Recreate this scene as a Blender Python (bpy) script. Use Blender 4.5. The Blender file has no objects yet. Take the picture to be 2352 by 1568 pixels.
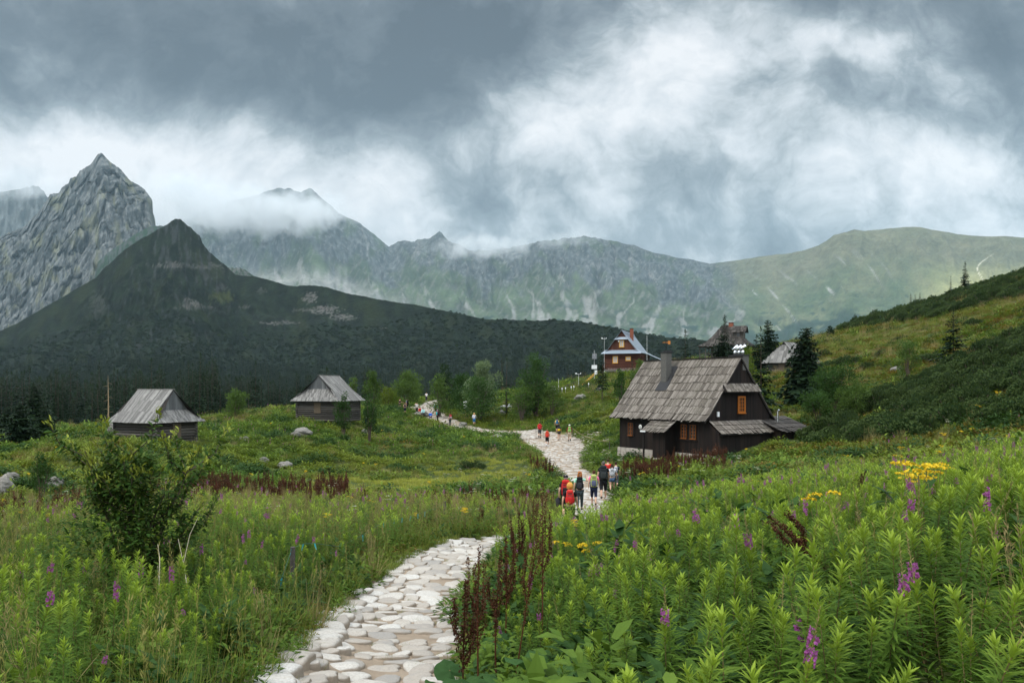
import bpy, math, random
import numpy as np
from mathutils import Vector, Matrix, Euler, noise as mnoise
random.seed(7); RNG = np.random.default_rng(7)
SC = bpy.context.scene
COL = SC.collection
F = 1829.0; CX = 1176.0; HY = 890.0      # the lens: pixels of a 2352 wide frame
def at(px, py, d):                       # a surveyed point: direction in the picture and its distance
    return Vector(((px-CX)/F*d, d, -(py-HY)/F*d))

# ---------------------------------------------------------------- noise
def _h(ix, iy, seed):
    n = (ix.astype(np.int64)*374761393 + iy.astype(np.int64)*668265263 + seed*982451653) & 0xFFFFFFFF
    n = ((n ^ (n >> 13))*1274126177) & 0xFFFFFFFF
    n = (n ^ (n >> 16)) & 0xFFFF
    return n/65535.0*2*np.pi
def perlin(x, y, seed=0):
    x = np.asarray(x, float); y = np.asarray(y, float)
    ix = np.floor(x); iy = np.floor(y); fx = x-ix; fy = y-iy
    u = fx*fx*fx*(fx*(fx*6-15)+10); v = fy*fy*fy*(fy*(fy*6-15)+10)
    def g(a, b):
        t = _h(ix+a, iy+b, seed); return np.cos(t)*(fx-a)+np.sin(t)*(fy-b)
    return ((g(0,0)*(1-u)+g(1,0)*u)*(1-v)+(g(0,1)*(1-u)+g(1,1)*u)*v)*1.5
def fbm(x, y, o=5, seed=0, gain=.5, lac=2.03):
    s = 0; a = 1.0; t = 0
    for i in range(o):
        s = s+a*perlin(x, y, seed+i*17); t += a; a *= gain; x = x*lac+11.3; y = y*lac+7.7
    return s/t
def ridged(x, y, o=5, seed=0, gain=.5):
    s = 0; a = 1.0; t = 0
    for i in range(o):
        n = 1-np.abs(perlin(x, y, seed+i*13)); s = s+a*n*n; t += a; a *= gain; x = x*2.07+5.1; y = y*2.07+3.3
    return s/t
def sstep(a, b, x):
    t = np.clip((x-a)/(b-a), 0, 1); return t*t*(3-2*t)

# ---------------------------------------------------------------- materials
def new_mat(name):
    m = bpy.data.materials.new(name); m.use_nodes = True
    nt = m.node_tree; nt.nodes.clear()
    return m, nt
class N:                                  # tiny node helper
    def __init__(s, nt): s.nt = nt
    def __call__(s, typ, ins=None, **kw):
        n = s.nt.nodes.new(typ)
        for k, v in kw.items(): setattr(n, k, v)
        for k, v in (ins or {}).items():
            sk = n.inputs[k]
            if isinstance(v, bpy.types.NodeSocket): s.nt.links.new(v, sk)
            else: sk.default_value = v
        return n
    def math(s, op, a, b=None, clamp=False):
        n = s('ShaderNodeMath', {0: a} if b is None else {0: a, 1: b}, operation=op, use_clamp=clamp); return n.outputs[0]
    def vm(s, op, a, b=None):
        n = s('ShaderNodeVectorMath', {0: a} if b is None else {0: a, 1: b}, operation=op); return n
    def mix(s, f, a, b, bt='MIX'):
        n = s('ShaderNodeMix', data_type='RGBA', blend_type=bt)
        for sk, v in ((n.inputs[0], f), (n.inputs[6], a), (n.inputs[7], b)):
            if isinstance(v, bpy.types.NodeSocket): s.nt.links.new(v, sk)
            else: sk.default_value = v if not isinstance(v, tuple) or len(v) == 4 else (*v, 1)
        return n.outputs[2]
    def ramp(s, f, stops, interp='LINEAR'):
        n = s('ShaderNodeValToRGB', {0: f}); r = n.color_ramp; r.interpolation = interp
        while len(r.elements) < len(stops): r.elements.new(.5)
        for e, (p, c) in zip(r.elements, stops): e.position = p; e.color = (*c, 1) if isinstance(c, tuple) else (c, c, c, 1)
        return n.outputs[0]
    def noise(s, vec, scale, detail=4, rough=.55, dist=0):
        return s('ShaderNodeTexNoise', {'Vector': vec, 'Scale': scale, 'Detail': detail, 'Roughness': rough, 'Distortion': dist}).outputs[0]
def simple(name, col, rough=.7, metal=0, var=.25, scale=6, bump=0., spec=.3):
    m, nt = new_mat(name); n = N(nt)
    tc = n('ShaderNodeTexCoord').outputs['Object']
    f = n.noise(tc, scale, 5, .6)
    c = n.mix(f, tuple(x*(1-var) for x in col), tuple(min(1, x*(1+var)) for x in col))
    b = n('ShaderNodeBsdfPrincipled', {'Base Color': c, 'Roughness': rough, 'Metallic': metal, 'Specular IOR Level': spec})
    if bump:
        bn = n('ShaderNodeBump', {'Height': f, 'Strength': bump, 'Distance': .02}); nt.links.new(bn.outputs[0], b.inputs['Normal'])
    o = n('ShaderNodeOutputMaterial', {'Surface': b.outputs[0]}); return m
def leaf_mat(name, a, b, tip=None, trans=.3, hue_var=.35, patch=None, attr=True, rough=.55):
    """leaf colour between a and b by plant and by leaf, 'tint' attribute blends to tip colour (young leaves)"""
    m, nt = new_mat(name); n = N(nt)
    oi = n('ShaderNodeObjectInfo').outputs['Random']
    geo = n('ShaderNodeNewGeometry')
    f = n.math('ADD', n.math('MULTIPLY', oi, .55), n.math('MULTIPLY', geo.outputs['Random Per Island'], .45))
    c = n.mix(f, a, b)
    if patch:
        pf = n.ramp(n.noise(geo.outputs['Position'], patch[0], 3, .6), [(.42, 0.), (.6, 1.)])
        c = n.mix(n.math('MULTIPLY', pf, patch[2] if len(patch) > 2 else .8), c, patch[1])
    if tip:
        t = n('ShaderNodeAttribute', attribute_name='tint').outputs['Fac']
        c = n.mix(t, c, tip)
    d = n('ShaderNodeBsdfPrincipled', {'Base Color': c, 'Roughness': rough, 'Specular IOR Level': .10})
    tr = n('ShaderNodeBsdfTranslucent', {'Color': n.mix(.5, c, n.mix(1., c, (1.0, 1.0, .45), 'MULTIPLY'))})
    ms = n('ShaderNodeMixShader', {0: trans, 1: d.outputs[0], 2: tr.outputs[0]})
    n('ShaderNodeOutputMaterial', {'Surface': ms.outputs[0]}); return m

# ---------------------------------------------------------------- tagging and mesh building
def tag(o, label=None, cat=None, group=None, kind=None):
    for k, v in (('label', label), ('category', cat), ('group', group), ('kind', kind)):
        if v: o[k] = v
    return o
def empty(name, loc, rz=0, label=None, cat=None, group=None, scale=1):
    o = bpy.data.objects.new(name, None); COL.objects.link(o)
    o.empty_display_size = .2; o.location = loc; o.rotation_euler = (0, 0, rz); o.scale = (scale,)*3
    return tag(o, label, cat, group)
def kids(o): return [c for c in o.children]
def copy_tree(o, parent=None):
    c = o.copy(); COL.objects.link(c)
    if parent is not None: c.parent = parent
    for ch in list(o.children): copy_tree(ch, c)
    return c
def npmesh(name, V, Q, smooth=True, mats=(), attrs=None, col=None):
    """V (n,3), Q (m,4) or (m,3) arrays"""
    me = bpy.data.meshes.new(name); V = np.asarray(V, np.float32); Q = np.asarray(Q, np.int32)
    me.vertices.add(len(V)); me.vertices.foreach_set('co', V.ravel())
    k = Q.shape[1]; me.loops.add(Q.size); me.loops.foreach_set('vertex_index', Q.ravel())
    me.polygons.add(len(Q)); me.polygons.foreach_set('loop_start', np.arange(len(Q), dtype=np.int32)*k)
    me.polygons.foreach_set('use_smooth', np.full(len(Q), smooth))
    for n_, a in (attrs or {}).items():
        at_ = me.attributes.new(n_, 'FLOAT', 'POINT'); at_.data.foreach_set('value', np.asarray(a, np.float32).ravel())
    if col is not None:
        ca = me.color_attributes.new('Col', 'FLOAT_COLOR', 'POINT')
        ca.data.foreach_set('color', np.concatenate([col, np.ones((len(col), 1))], 1).astype(np.float32).ravel())
    for m in mats: me.materials.append(m)
    me.update(calc_edges=True); me.validate()
    return me
def gridquads(nr, nc):
    i = np.arange(nr-1)[:, None]*nc+np.arange(nc-1)[None, :]; i = i.ravel()
    return np.stack([i, i+1, i+nc+1, i+nc], 1)
def link(name, me, parent=None):
    o = bpy.data.objects.new(name, me); COL.objects.link(o)
    if parent is not None: o.parent = parent
    return o
class MB:
    def __init__(s): s.V = []; s.Fc = []; s.mi = []; s.mats = []; s.tint = []; s.t = 0.; s.M = None; s.cur = 0
    def mat(s, m):
        if m not in s.mats: s.mats.append(m)
        s.cur = s.mats.index(m); return s
    def v(s, p):
        p = Vector(p)
        if s.M is not None: p = s.M @ p
        s.V.append(p[:]); s.tint.append(s.t); return len(s.V)-1
    def f(s, ids): s.Fc.append(tuple(ids)); s.mi.append(s.cur)
    def poly(s, pts): s.f([s.v(p) for p in pts])
    def box(s, lo, hi):
        x0, y0, z0 = lo; x1, y1, z1 = hi
        s.hexa([(x0,y0,z0),(x1,y0,z0),(x1,y1,z0),(x0,y1,z0),(x0,y0,z1),(x1,y0,z1),(x1,y1,z1),(x0,y1,z1)])
    def hexa(s, p):
        i = [s.v(q) for q in p]
        for a in ((3,2,1,0),(4,5,6,7),(0,1,5,4),(1,2,6,5),(2,3,7,6),(3,0,4,7)): s.f([i[k] for k in a])
    def slab(s, pts, t):                        # polygon with thickness along its (upward) normal
        pts = [Vector(p) for p in pts]
        nrm = (pts[1]-pts[0]).cross(pts[2]-pts[0]).normalized()
        if nrm.z < 0: nrm = -nrm
        a = [s.v(p) for p in pts]; b = [s.v(p+nrm*t) for p in pts]; k = len(pts)
        s.f(a[::-1]); s.f(b)
        for i in range(k): j = (i+1) % k; s.f([a[i], a[j], b[j], b[i]])
    def prism(s, pts, off):
        pts = [Vector(p) for p in pts]; off = Vector(off)
        a = [s.v(p) for p in pts]; b = [s.v(p+off) for p in pts]; k = len(pts)
        s.f(a[::-1]); s.f(b)
        for i in range(k): j = (i+1) % k; s.f([a[i], a[j], b[j], b[i]])
    def tube(s, pts, rad, n=6, cap=True):
        pts = [Vector(p) for p in pts]
        if not hasattr(rad, '__len__'): rad = [rad]*len(pts)
        rings = []; up0 = None
        for i, p in enumerate(pts):
            d = (pts[min(i+1, len(pts)-1)]-pts[max(i-1, 0)]).normalized()
            up = Vector((0, 0, 1)) if abs(d.z) < .9 else Vector((1, 0, 0))
            if up0 is not None and abs(up0.dot(d)) < .95: up = up0
            a = d.cross(up).normalized(); b = a.cross(d).normalized(); up0 = b
            rings.append([s.v(p+(a*math.cos(2*math.pi*k/n)+b*math.sin(2*math.pi*k/n))*rad[i]) for k in range(n)])
        for r0, r1 in zip(rings, rings[1:]):
            for k in range(n): j = (k+1) % n; s.f([r0[k], r0[j], r1[j], r1[k]])
        if cap: s.f(rings[0][::-1]); s.f(rings[-1])
    def ball(s, c, r, nu=10, nv=7, wob=0, seed=0):
        c = Vector(c); r = Vector(r) if hasattr(r, '__len__') else Vector((r, r, r)); rows = []
        for j in range(nv+1):
            th = math.pi*j/nv; row = []
            for i in range(nu if 0 < j < nv else 1):
                ph = 2*math.pi*i/nu; d = Vector((math.sin(th)*math.cos(ph), math.sin(th)*math.sin(ph), math.cos(th)))
                k = 1+(wob*mnoise.noise(d*1.7+Vector((seed, 0, 0))) if wob else 0)
                row.append(s.v(c+Vector((d.x*r.x, d.y*r.y, d.z*r.z))*k))
            rows.append(row)
        for j in range(nv):
            a, b = rows[j], rows[j+1]
            for i in range(nu):
                k = (i+1) % nu
                if len(a) == 1: s.f([a[0], b[i], b[k]])
                elif len(b) == 1: s.f([a[i], b[0], a[k]])
                else: s.f([a[i], b[i], b[k], a[k]])
    def mesh(s, name, smooth=False):
        me = bpy.data.meshes.new(name); me.from_pydata(s.V, [], s.Fc)
        for m in s.mats: me.materials.append(m)
        me.polygons.foreach_set('material_index', s.mi)
        me.polygons.foreach_set('use_smooth', [smooth]*len(s.Fc))
        if any(s.tint):
            a = me.attributes.new('tint', 'FLOAT', 'POINT'); a.data.foreach_set('value', s.tint)
        me.update(); return me
    def build(s, name, parent=None, smooth=False): return link(name, s.mesh(name, smooth), parent)

# ---------------------------------------------------------------- camera
cam = bpy.data.cameras.new('camera'); co = bpy.data.objects.new('camera', cam); COL.objects.link(co)
cam.sensor_width = 36; cam.lens = 36*F/2352; cam.shift_y = (HY-784)/2352
co.rotation_euler = (math.pi/2, 0, 0); co.location = (0, 0, 0); cam.clip_end = 30000; cam.clip_start = .1
SC.camera = co

# ---------------------------------------------------------------- sky, sun
SUN_EL, SUN_AZ = math.radians(52), math.radians(-118)      # azimuth measured from +Y towards +X
w = bpy.data.worlds.new('World'); SC.world = w; w.use_nodes = True
nt = w.node_tree; nt.nodes.clear(); n = N(nt)
sky = n('ShaderNodeTexSky', sky_type='NISHITA', sun_disc=False)
sky.sun_elevation = SUN_EL; sky.sun_rotation = SUN_AZ
tc = n('ShaderNodeTexCoord').outputs['Generated']
sx = n('ShaderNodeSeparateXYZ', {0: tc})
ay = n.math('MAXIMUM', n.math('ABSOLUTE', sx.outputs[1]), .25)
U = n.math('DIVIDE', sx.outputs[0], ay); V = n.math('DIVIDE', sx.outputs[2], ay)
P0 = n('ShaderNodeCombineXYZ', {0: U, 1: V}).outputs[0]
wn = n('ShaderNodeTexNoise', {'Vector': P0, 'Scale': 3.2, 'Detail': 5, 'Roughness': .55})
wv = n.vm('SUBTRACT', wn.outputs[1], (.5, .5, .5)).outputs[0]
Pw = n.vm('ADD', P0, n.vm('MULTIPLY', wv, (.17, .11, 0)).outputs[0]).outputs[0]
blobs = [(300,70,800,150,-.36),(900,130,420,150,-.34),(1180,40,180,110,-.3),(250,215,520,45,-.16),(-300,150,500,150,-.2),
 (1000,250,250,60,-.16),
 (200,350,480,55,.30),(590,300,110,30,.14),(150,440,420,90,.19),(700,420,200,60,.2),(900,500,250,50,.16),
 (810,335,170,70,-.12),(1090,420,120,90,-.2),(1120,500,120,60,-.08),
 (1480,130,170,120,.30),(1350,260,260,110,.28),(1200,300,120,60,.15),(1830,110,260,50,.1),
 (2030,235,150,50,-.26),(1870,200,90,70,-.14),(1720,340,60,80,.14),(2160,280,120,36,-.14),
 (1860,0,190,50,-.42),(2310,90,130,130,-.52),
 (2080,400,250,80,.26),(2300,200,120,40,.1),
 (1520,480,300,110,-.14),(1740,565,120,35,-.12),(1400,400,150,50,-.05)]
acc = None
for (bx, by, rx, ry, wt) in blobs:
    dlt = n.vm('SUBTRACT', Pw, ((bx-CX)/F, (HY-by)/F, 0)).outputs[0]
    q = n.vm('MULTIPLY', dlt, (F/(rx*1.15), F/(ry*1.2), 0)).outputs[0]
    r2 = n.vm('DOT_PRODUCT', q, q).outputs['Value']
    e = n.math('EXPONENT', n.math('MULTIPLY', r2, -1.))
    e = n.math('MULTIPLY', e, wt)
    acc = e if acc is None else n.math('ADD', acc, e)
stretch = n.vm('MULTIPLY', Pw, (1., 1.12, 1.)).outputs[0]
n1 = n.math('MULTIPLY', n.math('SUBTRACT', n.noise(stretch, 4.2, 10, .60, 0.), .5), 1.15)
n2 = n.math('MULTIPLY', n.math('SUBTRACT', n.noise(n.vm('ADD', stretch, n.vm('MULTIPLY', wv, (.10, .10, 0)).outputs[0]).outputs[0], 12, 9, .66, 0.), .5), .58)
bil = n.math('ABSOLUTE', n.math('SUBTRACT', n.noise(n.vm('ADD', stretch, (3.3, 1.7, 0)).outputs[0], 7.5, 6, .55, 0.), .5))   # billows: round lobes with creased gaps
n2 = n.math('ADD', n2, n.math('MULTIPLY', n.math('SUBTRACT', bil, .07), 1.1))
# broken-up, billowed edges where the cloud is bright
den = n.math('ADD', n.math('ADD', n.math('ADD', acc, n1), n2), .60)
cc = n.ramp(den, [(.0, (.080, .093, .110)), (.2, (.130, .150, .170)), (.33, (.195, .222, .245)), (.46, (.29, .325, .350)), (.58, (.46, .495, .515)), (.70, (.63, .655, .68)), (.88, (.82, .82, .83))], 'LINEAR')
hi = n.math('ADD', 1., n.math('MULTIPLY', n('ShaderNodeMapRange', {0: V, 1: .55, 2: 1.5, 3: 0., 4: 1.}).outputs[0], 2.1))
back = n.math('ADD', 1., n.math('MULTIPLY', n('ShaderNodeMapRange', {0: sx.outputs[1], 1: .1, 2: -.4, 3: 0., 4: 1.}).outputs[0], 1.1))
cs = n.math('MULTIPLY', hi, back)
bg1 = n('ShaderNodeBackground', {'Color': sky.outputs[0], 'Strength': .1})
bg2 = n('ShaderNodeBackground', {'Color': cc, 'Strength': cs})
mx = n('ShaderNodeMixShader', {0: .95, 1: bg1.outputs[0], 2: bg2.outputs[0]})
n('ShaderNodeOutputWorld', {'Surface': mx.outputs[0]})
w.cycles.sampling_method = 'MANUAL'; w.cycles.sample_map_resolution = 512
sl = bpy.data.lights.new('sun', 'SUN'); sl.energy = 1.5; sl.angle = math.radians(14); sl.color = (1, .93, .82)
so = bpy.data.objects.new('sun', sl); COL.objects.link(so)
sdir = Vector((math.cos(SUN_EL)*math.sin(SUN_AZ), math.cos(SUN_EL)*math.cos(SUN_AZ), math.sin(SUN_EL)))
so.rotation_euler = sdir.to_track_quat('Z', 'Y').to_euler(); so.location = (0, 0, 300)
SC.view_settings.view_transform = 'Standard'; SC.view_settings.look = 'None'; SC.view_settings.gamma = 1; SC.view_settings.exposure = 0.2
cy = SC.cycles; cy.max_bounces = 5; cy.diffuse_bounces = 2; cy.glossy_bounces = 2; cy.transmission_bounces = 3; cy.transparent_max_bounces = 8; cy.volume_bounces = 2
cy.use_denoising = True; cy.sample_clamp_indirect = 6; cy.caustics_reflective = False; cy.caustics_refractive = False

# ---------------------------------------------------------------- the lie of the land (heights relative to the eye)
DK = [4, 8, 12, 18, 26, 35, 45, 60, 80, 105, 130, 160, 200, 260, 380]
TZ = {
 -700: [-1.8,-2.5,-3.2,-4.1,-5.2,-6.2,-6.8,-6.8,-6.6,-8,-10,-12,-13,-14,-14],
    0: [-1.9,-2.5,-3.1,-3.9,-4.9,-5.6,-5.8,-5.2,-4.3,-6,-9,-11,-12,-13,-14],
  300: [-2.0,-2.5,-3.0,-3.8,-4.6,-5.2,-5.3,-4.5,-3.7,-5.2,-8,-10,-11.5,-13,-14],
  600: [-2.1,-2.6,-3.0,-3.6,-4.5,-5.4,-6.0,-6.1,-4.9,-2.9,-3.6,-6,-8.5,-12,-14],
  745: [-2.2,-2.8,-3.2,-3.7,-4.55,-5.4,-6.0,-6.1,-3.4,-2.4,-3.4,-4.5,-7,-11,-14],
  830: [-2.3,-2.97,-3.3,-3.75,-4.6,-5.4,-6.0,-6.4,-6.1,-4.6,-3.1,-2.6,-5,-11,-14],
 1000: [-2.3,-2.95,-3.37,-3.6,-4.5,-5.4,-6.0,-6.4,-6.2,-5.6,-3.4,-1.9,-3,-9,-14],
 1110: [-2.2,-2.9,-3.35,-3.75,-4.65,-5.45,-6.0,-6.35,-5.6,-6.5,-3.5,-1.2,-3,-9,-14],
 1200: [-2.1,-2.85,-3.3,-3.9,-4.8,-5.5,-6.0,-6.3,-6.2,-5.7,-3.2,-.4,-2,-9,-14],
 1350: [-1.9,-2.5,-3.07,-3.85,-4.8,-5.5,-5.7,-6.0,-5.6,-3.4,-.2,3.0,1,-7,-14],
 1500: [-1.70,-2.26,-2.78,-3.52,-4.5,-5.05,-5.1,-4.7,-3.1,-.7,1.6,4.4,4,-5,-14],
 1800: [-1.62,-2.04,-2.46,-3.02,-3.7,-4.2,-4.3,-3.7,-1.8,1.8,5,8.6,10,3,-8],
 2100: [-1.52,-1.84,-2.27,-2.73,-3.3,-3.5,-3.1,-1.9,1.0,5.5,10,15.5,19,12,0],
 2352: [-1.42,-1.64,-1.98,-2.43,-2.7,-2.6,-1.4,1.0,5.2,11,16.5,22.5,27.5,22,10],
 2900: [-1.6,-1.7,-1.8,-1.8,-1.4,-.4,1.5,5.5,12,20,28,36,44,44,30]}
_pk = np.array(sorted(TZ)); _dk = np.log(np.array(DK)); _tz = np.array([TZ[k] for k in sorted(TZ)], float)
_gp = np.linspace(-700, 2900, 181); _gd = np.linspace(_dk[0], _dk[-1], 161)
_T = np.array([np.interp(_gd, _dk, r) for r in _tz])
_G = np.array([np.interp(_gp, _pk, _T[:, j]) for j in range(len(_gd))]).T
for _ in range(26):
    p_ = np.pad(_G, 1, mode='edge'); _G = (p_[1:-1,1:-1]*2+p_[:-2,1:-1]+p_[2:,1:-1]+p_[1:-1,:-2]+p_[1:-1,2:])/6
# the path, centre line in plan: (px, d, half width)
PATH = [(826,4.5,.82),(838,6.2,.82),(860,8,.82),(894,9.8,.80),(925,12,.80),(970,14.2,.80),(1030,17,.78),(1095,20,.76),(1170,22.5,.76),(1240,24.6,.9),(1290,27,.9),(1322,30,.95),(1350,34,1.0),(1362,38,.85),(1368,43,.82),(1347,49,.85),(1316,55,.95),(1301,61,1.1),(1294,68,1.5),(1290,75,2.1),(1270,82,2.5),(1240,90,2.0),(1215,96,1.5),(1165,101,1.2),(1105,105,1.3),(1050,110,1.6),(1010,117,1.8),(985,126,1.7),(985,136,1.5),(1000,147,1.4),(1030,156,1.2)]
SPUR = [(985,126,1.0),(940,128,.9),(900,131,.9),(868,134,.9)]
def plan(pp): return [(((px-CX)/F*d), d, w_) for px, d, w_ in pp]
def dense(pp, k=10):
    P = np.array(plan(pp)); out = []
    for i in range(len(P)-1):
        p0 = P[max(i-1, 0)]; p1 = P[i]; p2 = P[i+1]; p3 = P[min(i+2, len(P)-1)]
        for j in range(k):
            t = j/k; out.append(.5*((2*p1)+(-p0+p2)*t+(2*p0-5*p1+4*p2-p3)*t*t+(-p0+3*p1-3*p2+p3)*t**3))
    out.append(P[-1]); return np.array(out)
PL = dense(PATH); SP = dense(SPUR)
def path_dist(x, y, L=None):
    """distance outside the path's edge (negative inside)"""
    x = np.atleast_1d(np.asarray(x, float)); y = np.atleast_1d(np.asarray(y, float)); best = np.full(x.shape, 1e9)
    for Q in ((PL, SP) if L is None else (L,)):
        for i in range(len(Q)-1):
            a = Q[i]; b = Q[i+1]; dx, dy = b[0]-a[0], b[1]-a[1]; l2 = dx*dx+dy*dy+1e-9
            t = np.clip(((x-a[0])*dx+(y-a[1])*dy)/l2, 0, 1)
            dd = np.hypot(x-a[0]-t*dx, y-a[1]-t*dy)-(a[2]+(b[2]-a[2])*t); best = np.minimum(best, dd)
    return best
def base_h(x, y):
    x = np.asarray(x, float); y = np.asarray(y, float)
    d = np.clip(y, 4, 380); px = CX+F*x/np.maximum(y, 4.)
    fi = np.clip((px+700)/3600*180, 0, 179.999); fj = np.clip((np.log(d)-_gd[0])/(_gd[-1]-_gd[0])*160, 0, 159.999)
    i = fi.astype(int); j = fj.astype(int); a = fi-i; b = fj-j
    z = _G[i, j]*(1-a)*(1-b)+_G[i+1, j]*a*(1-b)+_G[i, j+1]*(1-a)*b+_G[i+1, j+1]*a*b
    return z + np.where(y < 4, (4-np.minimum(y, 4))*.06, 0)
def H(x, y, pd=None):
    z = base_h(x, y); yy = np.maximum(np.asarray(y, float), 0)
    am = sstep(3, 40, yy)
    nz = (.10+.35*am)*fbm(np.asarray(x)/7., np.asarray(y)/9., 3, 3)+.5*am*fbm(np.asarray(x)/24., np.asarray(y)/24., 2, 5)
    nz = nz+.08*fbm(np.asarray(x)/1.3, np.asarray(y)/1.3, 2, 8)
    if pd is None: pd = path_dist(x, y).reshape(np.shape(z)) if np.size(x) < 400000 else 9.
    k = sstep(0., 3.0, pd)
    return z+nz*k
def Hs(x, y): return float(np.ravel(H(np.array([x]), np.array([y])))[0])
def ground_at(px, d): x = (px-CX)/F*d; return Vector((x, d, Hs(x, d)))
# ---------------------------------------------------------------- ground sheet
def ground_mat():
    m, nt = new_mat('meadow_soil'); n = N(nt); g = n('ShaderNodeNewGeometry').outputs['Position']
    f1 = n.noise(g, .09, 4, .6); f2 = n.noise(g, 2.2, 6, .65); f3 = n.noise(g, .45, 4, .6)
    c = n.mix(f2, (.022, .032, .010), (.07, .09, .025))
    c = n.mix(n.ramp(f1, [(.45, 0.), (.6, 1.)]), c, n.mix(f2, (.07, .08, .02), (.15, .14, .045)))
    c = n.mix(n.ramp(f3, [(.5, 0.), (.68, .6)]), c, (.03, .055, .012))
    pd = n('ShaderNodeAttribute', attribute_name='pd').outputs['Fac']
    e = n.math('ADD', pd, n.math('MULTIPLY', n.math('SUBTRACT', n.noise(g, 1.1, 5, .65), .5), 1.6))
    dirt = n.mix(f2, (.17, .13, .095), (.36, .29, .22))
    c = n.mix(n.ramp(n.math('ADD', n.math('MULTIPLY', e, .5), .5), [(.45, 1.), (.62, 0.)]), c, dirt)
    bmp = n('ShaderNodeBump', {'Height': n.noise(g, 6, 7, .7), 'Strength': .8, 'Distance': .06})
    b = n('ShaderNodeBsdfPrincipled', {'Base Color': c, 'Roughness': .95, 'Specular IOR Level': .1, 'Normal': bmp.outputs[0]})
    n('ShaderNodeOutputMaterial', {'Surface': b.outputs[0]}); return m
M_GROUND = ground_mat()
us = np.linspace(-2.4, 2.4, 420)
ys = np.concatenate([np.linspace(-60, 0, 14)[:-1], np.geomspace(1, 380, 300)])
YY, UU = np.meshgrid(ys, us, indexing='ij')
XX = UU*np.sqrt(np.maximum(YY, 0)**2+64)
pd = np.full(XX.shape, 9.)
msk = (YY > 2) & (YY < 175) & (XX > -40) & (XX < 30)
pd[msk] = path_dist(XX[msk], YY[msk])
ZZ = H(XX.ravel(), YY.ravel(), pd.ravel()).reshape(XX.shape)
ZZ = ZZ-.012*sstep(.3, -.2, pd)
me = npmesh('ground', np.stack([XX, YY, ZZ], -1).reshape(-1, 3), gridquads(*XX.shape), True, [M_GROUND], {'pd': pd})
tag(link('ground', me), kind='structure')

# ---------------------------------------------------------------- mountains
def mountain_mat(name, fine=.02, bump=1.0, rough=.9, dist=6.):
    m, nt = new_mat(name); n = N(nt); g = n('ShaderNodeNewGeometry').outputs['Position']
    col = n('ShaderNodeVertexColor', layer_name='Col').outputs[0]
    f = n.noise(g, fine, 8, .72); f2 = n.noise(g, fine*6, 6, .7)
    c = n.mix(1., col, n.ramp(f, [(.25, .62), (.75, 1.38)]), 'MULTIPLY')
    c = n.mix(1., c, n.ramp(f2, [(.3, .72), (.7, 1.28)]), 'MULTIPLY')
    bmp = n('ShaderNodeBump', {'Height': f, 'Strength': bump, 'Distance': dist})
    b = n('ShaderNodeBsdfPrincipled', {'Base Color': c, 'Roughness': rough, 'Specular IOR Level': .1, 'Normal': bmp.outputs[0]})
    n('ShaderNodeOutputMaterial', {'Surface': b.outputs[0]}); return m
def mountain(name, line, d_ridge, prof, nr, step, jag, disp, colour, mat, back=600):
    """line: surveyed skyline [(px,py)], d_ridge: [(px,d)], prof: [(t, distance share, height share)] from foot to ridge; foot given per px by functions in disp"""
    L = np.array(line, float); px = np.arange(L[0, 0], L[-1, 0]+.1, step)
    pr0 = np.interp(px, L[:, 0], L[:, 1]); pr = pr0+jag(px)
    kk = np.ones(3)/3; prs = np.convolve(np.pad(pr0, 6, mode='edge'), np.ones(13)/13, 'valid')
    D = np.array(d_ridge, float); dr = np.interp(px, D[:, 0], D[:, 1])
    T = np.linspace(0, 1, nr); PX, TT = np.meshgrid(px, T)
    P = np.array(prof, float)                       # t, d_share, y_share (1 at foot, 0 at ridge)
    d0, y0 = disp['foot']
    Dd = d0+(dr[None, :]-d0)*np.interp(TT, P[:, 0], P[:, 1])
    yf = np.interp(px, [p[0] for p in y0], [p[1] for p in y0])
    wj = sstep(.80, 1., TT); PR = prs[None, :]*(1-wj)+pr[None, :]*wj
    Y = PR+(yf[None, :]-PR)*np.interp(TT, P[:, 0], P[:, 2])
    dz = disp['f'](PX, TT)*(1-sstep(.86, 1., TT)*.92)
    Yp = Y
    Dd = Dd+disp.get('dy', lambda a, b: 0*a)(PX, TT)*(1-sstep(.95, 1., TT))
    X = (PX-CX)/F*Dd; Z = -(Yp-HY)/F*Dd+dz
    # keep the skyline where it was surveyed
    lim = -(pr[None, :]+.6-HY)/F*Dd
    Z = np.where(TT < 1, np.minimum(Z, lim), Z)
    sh = ((HY-Z/Dd*F)-PR)/(yf[None, :]-PR); TE = np.interp(sh, P[::-1, 2], P[::-1, 0])
    C = colour(PX, TE, X, Dd, Z)
    # far side
    Xb = X[-1]*(1+back/dr); Zb = Z[-1]-back*.9
    V = np.concatenate([np.stack([X, Dd, Z], -1).reshape(-1, 3), np.stack([Xb, Dd[-1]+back, Zb], -1)])
    C = np.concatenate([C.reshape(-1, 3), C[-1]])
    me = npmesh(name, V, gridquads(nr+1, len(px)), True, [mat], None, C)
    o = link(name, me); tag(o, kind='structure'); return o
def mixc(f, a, b): return np.asarray(a)*(1-f)[..., None]+np.asarray(b)*f[..., None]

GRASS = np.array([.055, .078, .038]); ROCKD = np.array([.05, .056, .056]); ROCK = np.array([.17, .17, .165]); SCREE = np.array([.25, .245, .23]); PINE = np.array([.011, .026, .015])
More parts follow.
